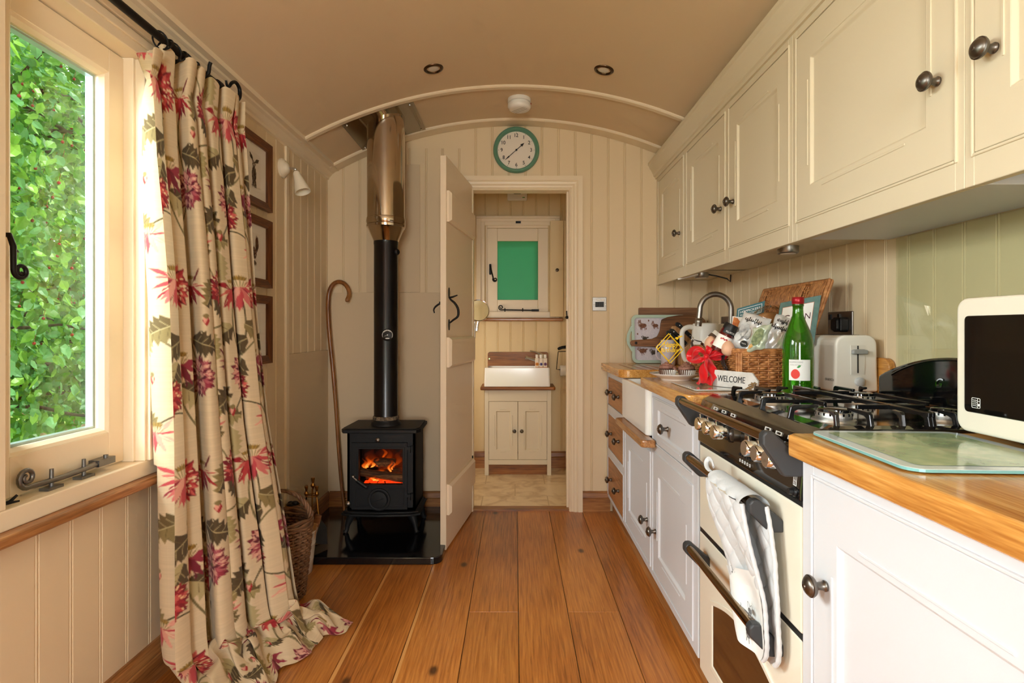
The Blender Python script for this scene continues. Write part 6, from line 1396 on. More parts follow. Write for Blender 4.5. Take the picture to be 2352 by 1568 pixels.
# leaflet
t = thing('leaflet', 'teal printed leaflet standing at the back of the wicker hamper', 'leaflet', (.925, 2.19, 1.02))
lf = plane(at(1722, 722, 2.10), V((.9, -.45, .14)), V((.12, .05, 1)))
b = MB(); b.slab(lf, [(-.048, -.125), (.050, -.125), (.050, .045), (-.048, .030)], -.001, .001); b.build('sheet', mat('teal_paper', (40, 98, 104), .5), t)
b = MB(); ringslab(b, lf, [(-.042, -.008), (.041, .002), (.041, .036), (-.042, .024)], [(-.0405, -.0065), (.0395, .0035), (.0395, .0342), (-.0405, .0224)], .001, .0014)
sk = lambda v: lf((v[0], v[1] + v[0] * .12, v[2] + .001))
b.text(lambda v: sk((v[0], v[1] + .013, v[2])), 'HOPPICKERS', .0128, sx=.98); b.text(lambda v: sk((v[0], v[1] + .002, v[2])), 'RURAL RETREATS', .0095, sx=.92); b.build('lettering', M['whiteink'], t)
b = MB(); b.poly(lf, [(-.042, -.05), (.041, -.05), (.041, -.004), (-.042, -.014)], .0013); b.build('photograph', mat('leaflet_photo', (180, 160, 168), .5, vary=(40, (90, 100, 84))), t)
# boxed game with a white label
t = thing('boxed_gift', 'teal cardboard box with a white label leaning on the hamper lid', 'box', (.93, 1.93, 1.03))
c0 = at(1832, 742, 1.855); bf = plane(c0, V((.93, -.34, .12)), V((.20, .14, 1.0)))
bx_ = [(-.066, -.080), (.058, -.080), (.062, .090), (-.062, .080)]
b = MB(); b.slab(bf, bx_, -.020, 0); b.build('carton', mat('teal_card', (84, 116, 112), .55, vary=(60, (100, 132, 124))), t, bevel=.001)
b = MB(); b.poly(bf, [(-.054, -.07), (.040, -.07), (.042, .068), (-.052, .060)], .0004); b.build('label', M['paper'], t)
b = MB(); ringslab(b, bf, [(-.055, -.071), (.041, -.071), (.0432, .0695), (-.053, .0613)], [(-.054, -.07), (.040, -.07), (.042, .068), (-.052, .060)], 0, .0006); b.build('label_border', mat('copper_ink', (196, 110, 76), .5), t)
plum = mat('plum_ink', (76, 36, 44), .5)
b = MB(); tfn = lambda dx, dy: (lambda v: bf((v[0] + dx, v[1] + dy + v[0] * .08, v[2] + .0004)))
b.text(tfn(-.050, .004), 'Gu', .040, 'L', sx=.85); b.text(tfn(.018, .010), 'N', .032, 'L', sx=.8); b.text(tfn(-.046, -.020), 'THE G', .014, 'L'); b.build('lettering', plum, t)
# bread in a clear bag
t = thing('bread_bag', 'brown loaf in a clear bag at the back of the hamper', 'bread', (.90, 2.05, 1.04))
b = MB(); b.ball(at(1768, 738, 2.03), (.055, .042, .036), 20, 14); b.build('loaf', mat('bread_crust', (176, 124, 70), .7, vary=(30, (150, 98, 50)), bump=(60, .3)), t)
b = MB(); cb = at(1768, 736, 2.02); rs = random.Random(2)
def bagf(u, v):
    th = PI * (.02 + .96 * v); a = 2 * PI * u; k = 1 + .07 * math.sin(7 * a + 5 * th) + .05 * math.sin(13 * a - 3 * th); return cb + V((.064 * k * math.sin(th) * math.cos(a), .050 * k * math.sin(th) * math.sin(a), .052 * k * math.cos(th)))
b.grid(bagf, 40, 20, cu=True); b.build('clear_bag', thin_glass('cellophane', (.97, .95, .92), .10, .08), t)
# white box with an orange picture
t = thing('biscuit_box', 'white carton with orange picture and black seal in the hamper', 'box', (.85, 2.14, 1.03))
bf2 = plane(at(1704, 742, 2.06), V((.92, -.36, -.10)), V((.10, .12, 1.0)))
b = MB(); b.slab(bf2, [(-.036, -.05), (.036, -.05), (.034, .02), (-.034, .024)], -.03, 0); b.build('carton', M['paper'], t, bevel=.001)
b = MB(); b.poly(bf2, [(-.034, -.012), (-.010, -.02), (-.006, .004), (-.016, .018), (-.030, .021)], .0006); b.build('orange_picture', mat('orange_print', (222, 140, 66), .5, vary=(80, (196, 100, 40))), t)
b = MB(); b.poly(bf2, ell(.014, .004, .0125, .0095), .0006); sl = b.build('seal', M['black'], t)
b = MB(); b.text(lambda v: bf2((v[0] + .014, v[1] + .0015, v[2] + .0006)), 'GREAT', .0055); b.text(lambda v: bf2((v[0] + .014, v[1] - .004, v[2] + .0006)), 'TASTE', .0055); b.build('lettering', M['whiteink'], sl)
# crisp bags
def scrib(f_, x, y, L_, z, seed):   # a line of loose handwriting
    rs = random.Random(seed); P = []; n_ = 9
    for k in range(n_):
        h = rs.choice((.006, .006, .012, .012, .008)); dn = rs.choice((0, 0, -.007)); xx = x + L_ * k / n_; w_ = L_ / n_
        P += [(xx, y, z), (xx + w_ * .35, y + h, z), (xx + w_ * .15, y + h * .9, z), (xx + w_ * .30, y + dn, z), (xx + w_ * .7, y + .001, z)]
    return cr([f_(p) for p in P], 3)
def pillow(c, right, up, w, h, th, seed, m, name, parent, crimp=.012):
    b = MB(); f_ = plane(c, right, up); rs = random.Random(seed); p1, p2, p3 = rs.uniform(0, 6), rs.uniform(0, 6), rs.uniform(0, 6)
    def g(side):
        def q(u, v):
            x, y = (u - .5) * w, (v - .5) * h; e = (1 - abs(2 * u - 1) ** 3) * max(0, 1 - abs(2 * v - 1) ** 4); d = th * e ** .6
            d *= 1 + .16 * math.sin(9 * u + p1 + 6 * v) * math.sin(7 * v + p2) + .10 * math.sin(19 * u - 12 * v + p3) + .08 * math.sin(26 * v + 9 * u)
            x *= 1 - .07 * (1 - abs(2 * v - 1) ** 2); x += .0015 * math.sin(v * 15 + p1); y += .002 * math.sin(u * 11 + p2)
            return f_((x, y, side * d + .0015 * math.sin(u * 8 + p3)))
        return q
    b.grid(g(1), 26, 30); b.grid(g(-1), 26, 30); return b.build(name, m, parent), f_
foil = mat('white_crisp_foil', (222, 222, 222), .3, .25, bump=(50, .25, .004)); ink = mat('grey_photo_print', (120, 120, 122), .5, vary=(34, (214, 214, 212)))
t = thing('crisp_bag', 'white crisp bag with a grey photograph leaning at the front of the hamper', 'crisp bag', (.80, 1.95, 1.03), 'white crisp bags in the hamper')
o, f_ = pillow(at(1722, 765, 1.90), V((.62, -.60, -.30)), V((.45, .10, .90)), .098, .140, .020, 3, foil, 'packet', t)
b = MB()
for (cx, cy, rx, ry, ro) in ((-.014, .0, .016, .026, .3), (-.024, -.03, .012, .016, .0), (.004, -.012, .010, .02, -.4)): b.grid(lambda u, v, cx=cx, cy=cy, rx=rx, ry=ry: f_((cx + rx * v * math.cos(2 * PI * u), cy + ry * v * math.sin(2 * PI * u), .0255)), 20, 4, cu=True)
b.build('photograph', ink, o)
b = MB(); b.text(lambda v: f_((v[0] - .018, v[1] + .040, v[2] + .022)), 'Crisps', .024, 'L', shear=.4, sx=.9) if False else b.tube([f_((-.026 + .0012 * k + .004 * math.cos(k * .9), .036 + .008 * math.sin(k * .9), .0235)) for k in range(0)] or scrib(f_, -.026, .036, .060, .0235, 4), .0010, 5)
b.build('handwriting', M['black'], o)
b = MB(); b.poly(f_, ell(.004, -.048, .012, .012), .0235); sl = b.build('seal', M['black'], o); b = MB(); b.text(lambda v: f_((v[0] + .004, v[1] - .050, v[2] + .024)), 'TASTE', .006); b.build('lettering', M['whiteink'], sl)
t = thing('crisp_bag', 'white crisp bag with black handwriting beside the green bottle in the hamper', 'crisp bag', (.86, 1.90, 1.03), 'white crisp bags in the hamper')
o, f_ = pillow(at(1787, 768, 1.868), V((.62, -.55, -.32)), V((.48, .08, .88)), .070, .140, .018, 5, foil, 'packet', t)
b = MB(); b.tube([f_((-.024 + .0011 * k + .004 * math.cos(k * .9), .014 + .008 * math.sin(k * .9), .0215)) for k in range(0)] or scrib(f_, -.024, .014, .050, .0215, 8), .0011, 5); b.tube([f_((-.016 + .0009 * k + .002 * math.cos(k * 1.1), .040 + .004 * math.sin(k * 1.1), .019)) for k in range(0)] or scrib(f_, -.018, .040, .036, .019, 15), .0009, 5); b.build('handwriting', M['black'], o)
t = thing('snack_packet', 'small pale green snack packet lying on top of the crisp bags', 'packet', (.80, 1.86, 1.04))
o, f_ = pillow(at(1744, 776, 1.815), V((.72, -.45, .22)), V((.30, .05, .95)), .060, .086, .016, 9, mat('pale_green_foil', (206, 216, 196), .3, .2, vary=(60, (188, 204, 180))), 'packet', t)
b = MB(); b.poly(f_, [(-.022, -.036), (-.010, -.030), (-.012, -.016), (-.024, -.022)], .0165); b.build('orange_corner', mat('amber_print', (206, 150, 70), .5), o)
b = MB(); b.grid(lambda u, v: f_((-.002 + .018 * v * math.cos(2 * PI * u), .0 + .030 * v * math.sin(2 * PI * u), .0195)), 18, 4, cu=True); b.build('herb_print', mat('herb_green', (140, 152, 108), .6, vary=(120, (96, 108, 72))), o)
# jars
def jar(c, ax_, r, h, lid_m, body_m, label, cat='jar', hexa=False, text=None):
    c = V(c); ax_ = V(ax_).normalized(); t = thing('jam_jar', label, cat, c, 'jam jars in the hamper'); n_ = 6 if hexa else 28
    b = MB(); b.lathe(c, ax_, [(0, 0), (r * .96, 0), (r, .004), (r, h * .74), (r * .86, h * .82), (0, h * .82)], n_); bo = b.build('jar_body', body_m, t)
    b = MB(); b.lathe(c + ax_ * h * .80, ax_, [(0, 0), (r * .92, 0), (r * .92, h * .17), (r * .86, h * .2), (0, h * .2)], 28); b.build('lid', lid_m, t)
    b = MB(); b.lathe(c + ax_ * h * .12, ax_, [(r * 1.008, 0), (r * 1.008, h * .44)], n_); lb_ = b.build('label', M['paper'], bo)
    return t, ax_, lb_
jam = mat('dark_red_jam', (88, 14, 16), .08, coat=.8)
t, ax_, lb_ = jar(at(1648, 806, 1.93), V((.30, -.10, .62)), .026, .105, M['plastic_k'], jam, 'leaning jar of red jam with black lid in the hamper')
c_ = at(1648, 806, 1.93)
side = ax_.cross(V((0, -1, 0))).normalized(); fr_ = side.cross(ax_).normalized()
if fr_.y > 0: fr_ = -fr_; side = -side
def onjar(v): a = v[0] / .026; return c_ + ax_ * (.03 + v[1]) + (fr_ * math.cos(a) - side * math.sin(a) * (1 if side.cross(ax_).dot(fr_) < 0 else -1)) * (.0264 + v[2])
b = MB()
for k in range(7): b.grid(lambda u, v, k=k: onjar((-.018 + .006 * k + .0032 * v * math.cos(2 * PI * u), .016 + .002 * (k % 2) + .0032 * v * math.sin(2 * PI * u), .0004)), 10, 3, cu=True)
b.build('raspberry_print', mat('raspberry_red', (176, 36, 44), .5), lb_)
b = MB(); b.grid(lambda u, v: onjar((-.026 + .052 * u, .038 + .018 * v, .0005)), 16, 4); bb_ = b.build('black_band', M['black'], lb_)
b = MB(); b.text(lambda v: onjar((v[0], v[1] + .043, v[2] + .0006)), 'ALLAFOES', .009, sx=.8); b.build('lettering', M['whiteink'], bb_)
jar(at(1620, 800, 2.08), V((.50, -.12, .55)), .026, .075, M['plastic_w'], mat('dark_jam', (56, 18, 18), .1, coat=.8), 'leaning hexagonal jar of dark jam with white lid in the hamper', hexa=True)
# eggs
egg_m = mat('brown_eggshell', (224, 178, 146), .5)
for (px, py, d, lab) in ((1633, 789, 1.985, 'brown egg nestled beside the dark jam jar in the hamper'), (1672, 800, 1.90, 'brown egg half hidden behind the red jam jar in the hamper')):
    b = MB(); c = at(px, py, d); b.lathe(c - V((0, 0, .027)), (0, 0, 1), [(.0, 0), (.010, .0025), (.017, .008), (.0215, .016), (.0228, .024), (.0215, .033), (.017, .043), (.011, .050), (.005, .054), (0, .055)], 24)
    tag(b.build('egg', egg_m), lab, 'egg', 'eggs in the hamper')
# red satin bow on the front
bw = thing('ribbon_bow', 'glossy red satin bow tied to the front of the hamper', 'bow', at(1622, 820, 1.99))
def ribbon(pts, ws, name, tw=0.):
    b = MB(); pts = [V(p) for p in pts]; n_ = len(pts)
    def spl(t_):
        k = min(int(t_ * (n_ - 1)), n_ - 2); f_ = t_ * (n_ - 1) - k; p0, p1, p2, p3 = pts[max(k - 1, 0)], pts[k], pts[k + 1], pts[min(k + 2, n_ - 1)]
        return .5 * ((2 * p1) + (p2 - p0) * f_ + (2 * p0 - 5 * p1 + 4 * p2 - p3) * f_ ** 2 + (-p0 + 3 * p1 - 3 * p2 + p3) * f_ ** 3)
    def g(u, v):
        p = spl(v); d = (spl(min(v + .02, 1)) - spl(max(v - .02, 0))).normalized(); s_ = d.cross(V((-.75, -.62, 0.1))).normalized(); nn = d.cross(s_)
        w = float(np.interp(v, np.linspace(0, 1, len(ws)), ws)); return p + s_ * (u - .5) * w + nn * (.006 * math.sin(u * PI * 2 + v * 9 + tw) * (w / .03))
    b.grid(g, 14, 40); return b.build(name, M['satin'], bw)
q = lambda px, py, d: at(px, py, d)
kd = 1.965
ribbon([q(1622, 818, kd), q(1608, 806, kd - .02), q(1594, 806, kd + .0), q(1588, 818, kd + .03), q(1598, 824, kd + .0), q(1610, 823, kd - .02), q(1622, 819, kd)], [.012, .026, .036, .036, .034, .026, .012], 'loop')
ribbon([q(1622, 818, kd), q(1627, 806, kd - .02), q(1634, 794, kd - .02), q(1635, 790, kd), q(1632, 800, kd + .015), q(1624, 817, kd)], [.012, .024, .030, .030, .026, .012], 'loop', 2.)
ribbon([q(1624, 818, kd), q(1640, 812, kd - .03), q(1658, 812, kd - .04), q(1664, 817, kd - .03), q(1645, 821, kd - .02), q(1626, 820, kd)], [.012, .022, .028, .028, .022, .012], 'loop', 4.)
ribbon([q(1622, 820, kd), q(1618, 836, kd - .03), q(1617, 856, kd - .05), q(1612, 872, kd - .06), V((q(1606, 880, kd - .07).x, q(1606, 880, kd - .07).y, GZ + .008))], [.012, .030, .036, .032, .026], 'tail', 1.)
ribbon([q(1624, 820, kd), q(1630, 838, kd - .04), q(1636, 856, kd - .06), q(1634, 870, kd - .07), V((q(1628, 880, kd - .08).x, q(1628, 880, kd - .08).y, GZ + .007))], [.012, .034, .038, .034, .030], 'tail', 3.)
b = MB(); b.ball(q(1622, 819, kd - .012), (.010, .009, .009), 14, 10); b.build('knot', M['satin'], bw)
# welcome sign
t = thing('welcome_sign', 'white wooden tag-shaped sign reading WELCOME leaning on the hamper', 'sign', (.73, 1.82, GZ))
p0 = V((.6835, 1.897, GZ + .001)); p1 = V((.772, 1.752, GZ + .001)); sr = (p1 - p0).normalized(); L_ = (p1 - p0).length
su = V((0, 0, 1)) + V((.861, .507, 0)) * .10
sf = plane(p0, sr, su)
SH = .056
b = MB(); b.slab(sf, [(0, 0), (L_ - .006, 0), (L_, .005), (L_ + .002, SH * .52), (L_ - .022, SH * .98), (.004, SH)], -.008, 0); b.build('board', mat('chalky_white_wood', (226, 224, 220), .7, vary=(30, (206, 202, 196)), bump=(60, .1)), t, bevel=.001)
b = MB(); b.text(lambda v: sf((v[0] + .072, v[1] + .018, v[2])), 'WELCOME', .0300, sx=.74, extrude=.02); b.build('lettering', mat('dark_grey_letters', (52, 52, 54), .6), t)
b = MB(); rs = random.Random(5); tc_ = sf((L_ - .010, SH * .40, .003))
for k in range(7): b.tube([tc_ + V((rs.uniform(-.004, .004), rs.uniform(-.004, .0), -.004 * i + rs.uniform(-.002, .004))) + sr * (.010 * math.sin(i * 1.2 + k)) - sr * (.0035 * i) for i in range(7)], .0013, 5)
b.build('twine', mat('jute_twine', (150, 120, 80), .9), t)
# bottle of juice
bc = V((.888, 1.722, WT)); t = thing('juice_bottle', 'tall green glass bottle of apple juice with a red cap', 'bottle', bc)
gg = mat('green_bottle_glass', (70, 180, 60), .02, 0, .5, trans=1., ior=1.45, coat=0)
prof = [(0, .002), (.036, .0), (.0435, .004), (.0445, .012), (.0445, .150), (.043, .165), (.038, .185), (.030, .208), (.022, .228), (.0165, .245), (.0152, .262), (.0152, .272), (.0168, .274), (.0168, .280), (.0150, .283), (.0150, .290)]
b = MB(); b.lathe(bc, (0, 0, 1), [(0, .001)] + prof[1:] + [(0, .290)], 48); b.build('glass', mat('green_bottle_glass', (64, 160, 20), .03, 0, .5, trans=.8, coat=.6), t)
b = MB(); b.lathe(bc, (0, 0, 1), [(0, .276), (.0162, .276), (.0168, .279), (.0165, .2815), (.0178, .283), (.0178, .300), (.016, .302), (0, .302)], 40); b.build('cap', mat('red_screw_cap', (160, 22, 34), .3, .3), t)
def wl(v): a = -PI / 2 - .28 + v[0] / .0448; r_ = .0449 + v[2]; return bc + V((r_ * math.cos(a), r_ * math.sin(a), .074 + v[1]))
b = MB(); b.grid(lambda u, v: wl((-.035 + .064 * u, -.030 + .064 * v, 0)), 20, 4); lb_ = b.build('label', mat('bottle_label', (236, 236, 232), .5), t)
b = MB(); P = [(.0 + .0125 * math.cos(a) * (1 - .12 * math.sin(a) * (1 if math.sin(a) < 0 else -.2)), -.010 + .0135 * math.sin(a) * (1 - .10 * math.cos(2 * a))) for a in [2 * PI * k / 40 for k in range(40)]]
b.grid(lambda u, v: wl((-.016 + P[int(u * 40) % 40][0] * v, .0 + -.010 + (P[int(u * 40) % 40][1] + .010) * v, .0005)), 40, 4, cu=True); b.build('apple_print', M['red'], lb_)
b = MB(); b.grid(lambda u, v: wl((-.012 + .012 * u, .010 + .006 * u + (.004 * math.sin(PI * u)) * (2 * v - 1), .0006)), 10, 3); b.build('leaf_print', M['leafgreen'], lb_)
b = MB(); b.text(lambda v: wl((v[0] - .014, v[1] + .024, v[2])), 'HOPPICKERS', .0068); b.text(lambda v: wl((v[0] - .014, v[1] + .0165, v[2])), 'RURAL RETREATS', .0042); b.build('lettering', mat('grey_ink', (150, 150, 146), .6), lb_)
# toaster
t = thing('toaster', 'cream two-slice toaster with a silver lever behind the hob', 'toaster', (1.063, 1.86, WT))
tx0, tx1, ty0, ty1, tz0, tz1 = 1.006, 1.138, 1.722, 1.985, WT + .004, 1.083
b = MB(); O = [(tx0 - .004, tz0), (tx1 + .004, tz0), (tx1 + .002, tz0 + .05)] + [(tx1 - .032 + .032 * math.cos(R(a)), tz1 - .032 + .032 * math.sin(R(a))) for a in range(0, 91, 15)] + [(tx0 + .032 - .032 * math.sin(R(a)), tz1 - .032 + .032 * math.cos(R(a))) for a in range(0, 91, 15)] + [(tx0 - .002, tz0 + .05)]
b.prism([V((x, ty0, z)) for x, z in O], (0, ty1 - ty0, 0)); tb_ = b.build('body', mat('toaster_cream_plastic', (238, 234, 224), .25, coat=.3), t, bevel=.008, seg=4)
fe = faceY(1.075, ty0 - .0005, 1.0)
b = MB(); b.slab(fe, [(-.021, -.040), (.021, -.040), (.024, .052), (-.022, .052)], -.001, .0012); b.build('lever_recess', mat('recess_cream', (226, 222, 212), .4), t)
b = MB(); b.box(-.0018, .0018, -.036, .050, .001, .0022, fn=fe); b.build('slot', M['black'], t)
b = MB(); b.slab(fe, [(-.022, .024), (.024, .024), (.024, .036), (.012, .039), (-.012, .039), (-.022, .036)], .002, .016); b.build('lever', mat('silver_plastic', (170, 172, 174), .3, .4), t, bevel=.002)
b = MB(); b.lathe(fe((.004, -.063, .0)), (0, -1, 0), [(0, 0), (.014, 0), (.0135, .010), (.011, .012), (0, .012)], 28); b.bar(fe((.004, -.063, .0125)), fe((.004, -.051, .0125)), .0012, .001); b.build('browning_dial', mat('silver_grey_plastic', (196, 198, 200), .35), t)
b = MB(); b.lathe(fe((.020, -.083, .0)), (0, -1, 0), [(0, 0), (.005, 0), (.005, .002), (.003, .003), (0, .003)], 14); b.build('stop_button', mat('dark_red_button', (130, 16, 24), .3), t)
b = MB(); fs_ = faceX(tx0 - .0044, ty0 + .030, .938); b.text(lambda v: fs_((v[0] - .006, v[1], v[2])), 'BOSCH', .011, 'L'); ringslab(b, fs_, ell(-.014, .0038, .0042, .0042, 20), ell(-.014, .0038, .0034, .0034, 20), .0004, .0008); b.box(-.0168, -.0112, .0033, .0043, .0004, .0008, fn=fs_); b.build('lettering', M['black'], tb_)
b = MB()
for x in (1.047, 1.102): b.slab(faceUp(x, 1.855, tz1), rrect(-.011, .011, -.085, .085, .004), -.001, .0008)
b.build('bread_slot', M['plastic_k'], t)
b = MB()
for y in (ty0 + .03, ty1 - .03):
    for x in (tx0 + .02, tx1 - .02): b.box(x - .01, x + .01, y - .01, y + .01, WT + .0004, tz0 + .002)
b.build('foot', M['plastic_k'], t)
# plate, cupcakes, topper
pc = V((.640, 2.185, WT + .0004)); t = thing('plate', 'white plate with a patterned rim at the worktop edge', 'plate', pc)
b = MB(); b.lathe(pc, (0, 0, 1), [(0, .001), (.052, .001), (.056, .0), (.058, .004), (.066, .009), (.086, .018), (.101, .0255), (.102, .0275), (.100, .0275), (.084, .020), (.064, .0105), (0, .0085)], 56); pl = b.build('dish', M['ceramic'], t)
b = MB()
for k in range(30):
    a = 2 * PI * k / 30; ff = plane(pc + V((.091 * math.cos(a), .091 * math.sin(a), .0242)), V((-math.sin(a), math.cos(a), 0)), V((math.cos(a), math.sin(a), .42)))
    for q_ in (-.5, .5): b.poly(ff, ell(q_ * .010, 0, .0055, .0035, 10, q_), .0006)
b.build('leaf_border', mat('dark_green_print', (58, 70, 52), .4), pl)
icing = mat('chocolate_buttercream', (150, 104, 88), .55, bump=(120, .1)); cake = mat('chocolate_sponge', (70, 40, 28), .8)
def stripe_mat():
    m, nt, bs = _new('striped_paper_case'); bs.inputs['Base Color'].default_value = lin((236, 232, 226)) + (1,); bs.inputs['Roughness'].default_value = .7; return m
case_m = stripe_mat(); brown_m = mat('brown_paper_stripe', (96, 60, 42), .7)
for (cx, cy, lab) in ((.606, 2.182, 'chocolate cupcake carrying the gold birthday topper'), (.676, 2.160, 'chocolate cupcake nearer the hamper without a topper')):
    c = V((cx, cy, WT + .0092)); t = thing('cupcake', lab, 'cupcake', c, 'cupcakes on the white plate')
    nf = 26; b = MB(); b2 = MB()
    for k in range(nf):
        a0, am, a1 = 2 * PI * k / nf, 2 * PI * (k + .5) / nf, 2 * PI * (k + 1) / nf
        def P_(a, r, z): return c + V((r * math.cos(a), r * math.sin(a), z))
        b.add([P_(a0, .0235, 0), P_(am, .0252, 0), P_(am, .0362, .033), P_(a0, .0338, .034)], [(0, 1, 2, 3)]); b2.add([P_(am, .0252, 0), P_(a1, .0235, 0), P_(a1, .0338, .034), P_(am, .0362, .033)], [(0, 1, 2, 3)])
    b.add([c + V((.0235 * math.cos(2 * PI * k / nf), .0235 * math.sin(2 * PI * k / nf), 0)) for k in range(nf)], [tuple(range(nf))])
    ca = b.build('paper_case', case_m, t); b2.build('brown_stripe', mat('lilac_brown_stripe', (150, 134, 130), .7) if False else brown_m, ca)
    b = MB(); b.lathe(c, (0, 0, 1), [(0, .028), (.033, .030), (.031, .036), (0, .040)], 24); b.build('sponge', cake, t)
    b = MB(); pts = []; rad = []
    for i in range(90):
        f_ = i / 89; a = 2 * PI * 3.1 * f_ + cx * 40; r_ = .027 * (1 - f_) ** .9 + .001; pts.append(c + V((r_ * math.cos(a), r_ * math.sin(a), .036 + .026 * f_))); rad.append(.0088 * (1 - .55 * f_) * (1 + .22 * math.sin(i * 2.1)))
    b.tube(pts, rad, 9); b.build('icing', icing, t)
tc_ = V((.604, 2.178, WT)); t = thing('cake_topper', 'gold double-diamond Happy Birthday topper stuck in the cupcake', 'cake topper', (.604, 2.178, WT + .06))
tf = faceY(.612, 2.174, 1.026)
b = MB()
def dia(cx, w, hh, th=.0028): ringslab(b, tf, [(cx - w, 0), (cx, -hh), (cx + w, 0), (cx, hh)], [(cx - w + th * 1.5, 0), (cx, -hh + th * 1.4), (cx + w - th * 1.5, 0), (cx, hh - th * 1.4)], 0, .0018)
b2_ = tf; tf0 = tf
tf = lambda v: tf0((v[0], v[1] + .0045, v[2])); dia(-.003, .052, .056)
tf = lambda v: tf0((v[0], v[1] - .0045, v[2])); dia(.003, .052, .056)
tf = tf0
b.box(-.0018, .0018, -.100, -.056, 0, .0018, fn=tf); b.build('frame', M['gold'], t)
b = MB(); b.text(lambda v: tf((v[0] + .006, v[1] + .006, v[2] + .0004)), 'Happy', .027, shear=.3, sx=.85, extrude=.03, bold=.014); b.text(lambda v: tf((v[0] + .0, v[1] - .014, v[2] + .0004)), 'Birthday', .023, shear=.25, sx=.88, extrude=.03, bold=.014); b.build('lettering', M['gold'], t)
b = MB()
for (x, y, s_) in ((.030, .040, .007), (.041, .046, .005), (.048, .048, .0035)): b.slab(tf, [(x + s_ * (16 * math.sin(a) ** 3) / 16, y + s_ * (13 * math.cos(a) - 5 * math.cos(2 * a) - 2 * math.cos(3 * a) - math.cos(4 * a)) / 16) for a in [2 * PI * k / 24 for k in range(24)]], 0, .0018)
b.build('hearts', M['gold'], t)
# tap over the sink
t = thing('kitchen_tap', 'brushed steel swan-neck tap arching over the butler sink', 'tap', (.99, 2.50, WT))
b = MB(); yc = 2.50; xr_, xl_ = .985, .842; cxx = (xr_ + xl_) / 2; rr_ = (xr_ - xl_) / 2
pts = [(xr_, yc, WT + .03), (xr_, yc, 1.08), (xr_, yc, 1.19)] + [(cxx + rr_ * math.cos(R(a)), yc, 1.190 + rr_ * math.sin(R(a))) for a in range(10, 175, 10)] + [(xl_, yc, 1.185), (xl_ - .004, yc, 1.15)]
b.tube(pts, .0125, 14); b.build('spout', M['steelbr'], t)
b = MB(); b.lathe((xl_ - .0035, yc, 1.152), (-.1, 0, -1), [(0, 0), (.0145, 0), (.0165, .004), (.0145, .008), (.0165, .012), (.0165, .018), (.0150, .022), (.014, .036), (0, .036)], 24); b.build('nozzle', M['steelbr'], t)
b = MB(); b.lathe((xr_, yc, WT), (0, 0, 1), [(0, 0), (.026, 0), (.026, .006), (.022, .012), (.020, .05), (.016, .056), (0, .056)], 28); b.tube([(xr_, yc - .02, WT + .035), (xr_ - .02, yc - .05, WT + .045), (xr_ - .035, yc - .075, WT + .06)], .006, 8); b.build('base', M['steelbr'], t)
# kettle
kc = V((.985, 2.84, WT)); t = thing('kettle', 'white jug kettle beside the sink behind the tap', 'kettle', kc)
b = MB(); b.lathe(kc, (0, 0, 1), [(0, .016), (.078, .016), (.079, .03), (.074, .10), (.067, .18), (.064, .225), (.060, .232), (.02, .236), (0, .236)], 40)
b.add([kc + V(p) for p in ((.055, -.028, .228), (.055, .028, .228), (.098, 0, .232), (.062, -.024, .16), (.062, .024, .16), (.070, 0, .15))], [(0, 3, 5, 2), (1, 2, 5, 4), (0, 2, 1)], True); b.build('body', M['plastic_w'], t)
b = MB(); b.lathe(kc, (0, 0, 1), [(0, .0004), (.082, .0004), (.084, .008), (.080, .015), (0, .015)], 36); b.build('base', M['plastic_w'], t)
b = MB(); b.tube(cr([kc + V(p) for p in ((-.058, 0, .212), (-.085, 0, .214), (-.108, 0, .205), (-.120, 0, .185), (-.121, 0, .14), (-.118, 0, .09), (-.110, 0, .055), (-.098, 0, .04), (-.072, 0, .04))], 4), crr([.014, .013, .013, .0125, .012, .012, .011, .011, .012], 33), 12); b.build('handle', M['plastic_w'], t)
# boards, tray, knife block by the end wall
tl = .10
t = None
b = MB(); f_ = plane((.93, D - .030, WT), (1, 0, 0), (0, .06, 1)); b.slab(f_, rrect(-.182, .175, .001, .334, .006), -.018, 0.0); o = b.build('chopping_board', M['boardmid'], bevel=.003); tag(o, 'tall rectangular brown chopping board at the back against the end wall', 'chopping board')
# tray with rim and handle ears
t = thing('serving_tray', 'pale green rimmed tray printed with small animals leaning by the end wall', 'tray', (.86, D - .06, WT))
f_ = plane((.86, D - .072, WT + .001), (1, 0, 0), (0, .10, 1)); tw, th_ = .165, .288
O = [(x, y) for x, y in rrect(-tw, tw, 0, th_, .03, 6)]; I = rrect(-tw + .016, tw - .016, .018, th_ - .018, .02, 6)
b = MB(); ringslab(b, f_, O, I, -.004, .016); b.slab(f_, O, -.006, -.003)
for s_ in (-1,):
    E = [(-tw + .012, .235), (-tw - .010, .215), (-tw - .030, .170), (-tw - .034, .140), (-tw - .028, .110), (-tw - .008, .075), (-tw + .012, .055)]; E2 = [(-tw + .012, .200), (-tw - .006, .185), (-tw - .014, .160), (-tw - .015, .140), (-tw - .013, .120), (-tw - .004, .098), (-tw + .012, .085)]
    n_ = len(E); vs = [f_((p[0], p[1], z)) for z in (.008, .015) for p in E] + [f_((p[0], p[1], z)) for z in (.008, .015) for p in E2]
    fs = []
    for k in range(n_ - 1): fs += [(n_ + k, n_ + k + 1, 3 * n_ + k + 1, 3 * n_ + k), (k, k + 1, n_ + k + 1, n_ + k), (2 * n_ + k, 3 * n_ + k, 3 * n_ + k + 1, 2 * n_ + k + 1), (k, 2 * n_ + k, 2 * n_ + k + 1, k + 1)]
    b.add(vs, fs)
tr = b.build('rim', mat('sage_melamine', (186, 208, 192), .3, coat=.3), t, bevel=.003)
b = MB(); b.poly(f_, I, -.0020); ba_ = b.build('base', mat('lilac_white_melamine', (226, 218, 224), .3, vary=(120, (214, 206, 216))), t)
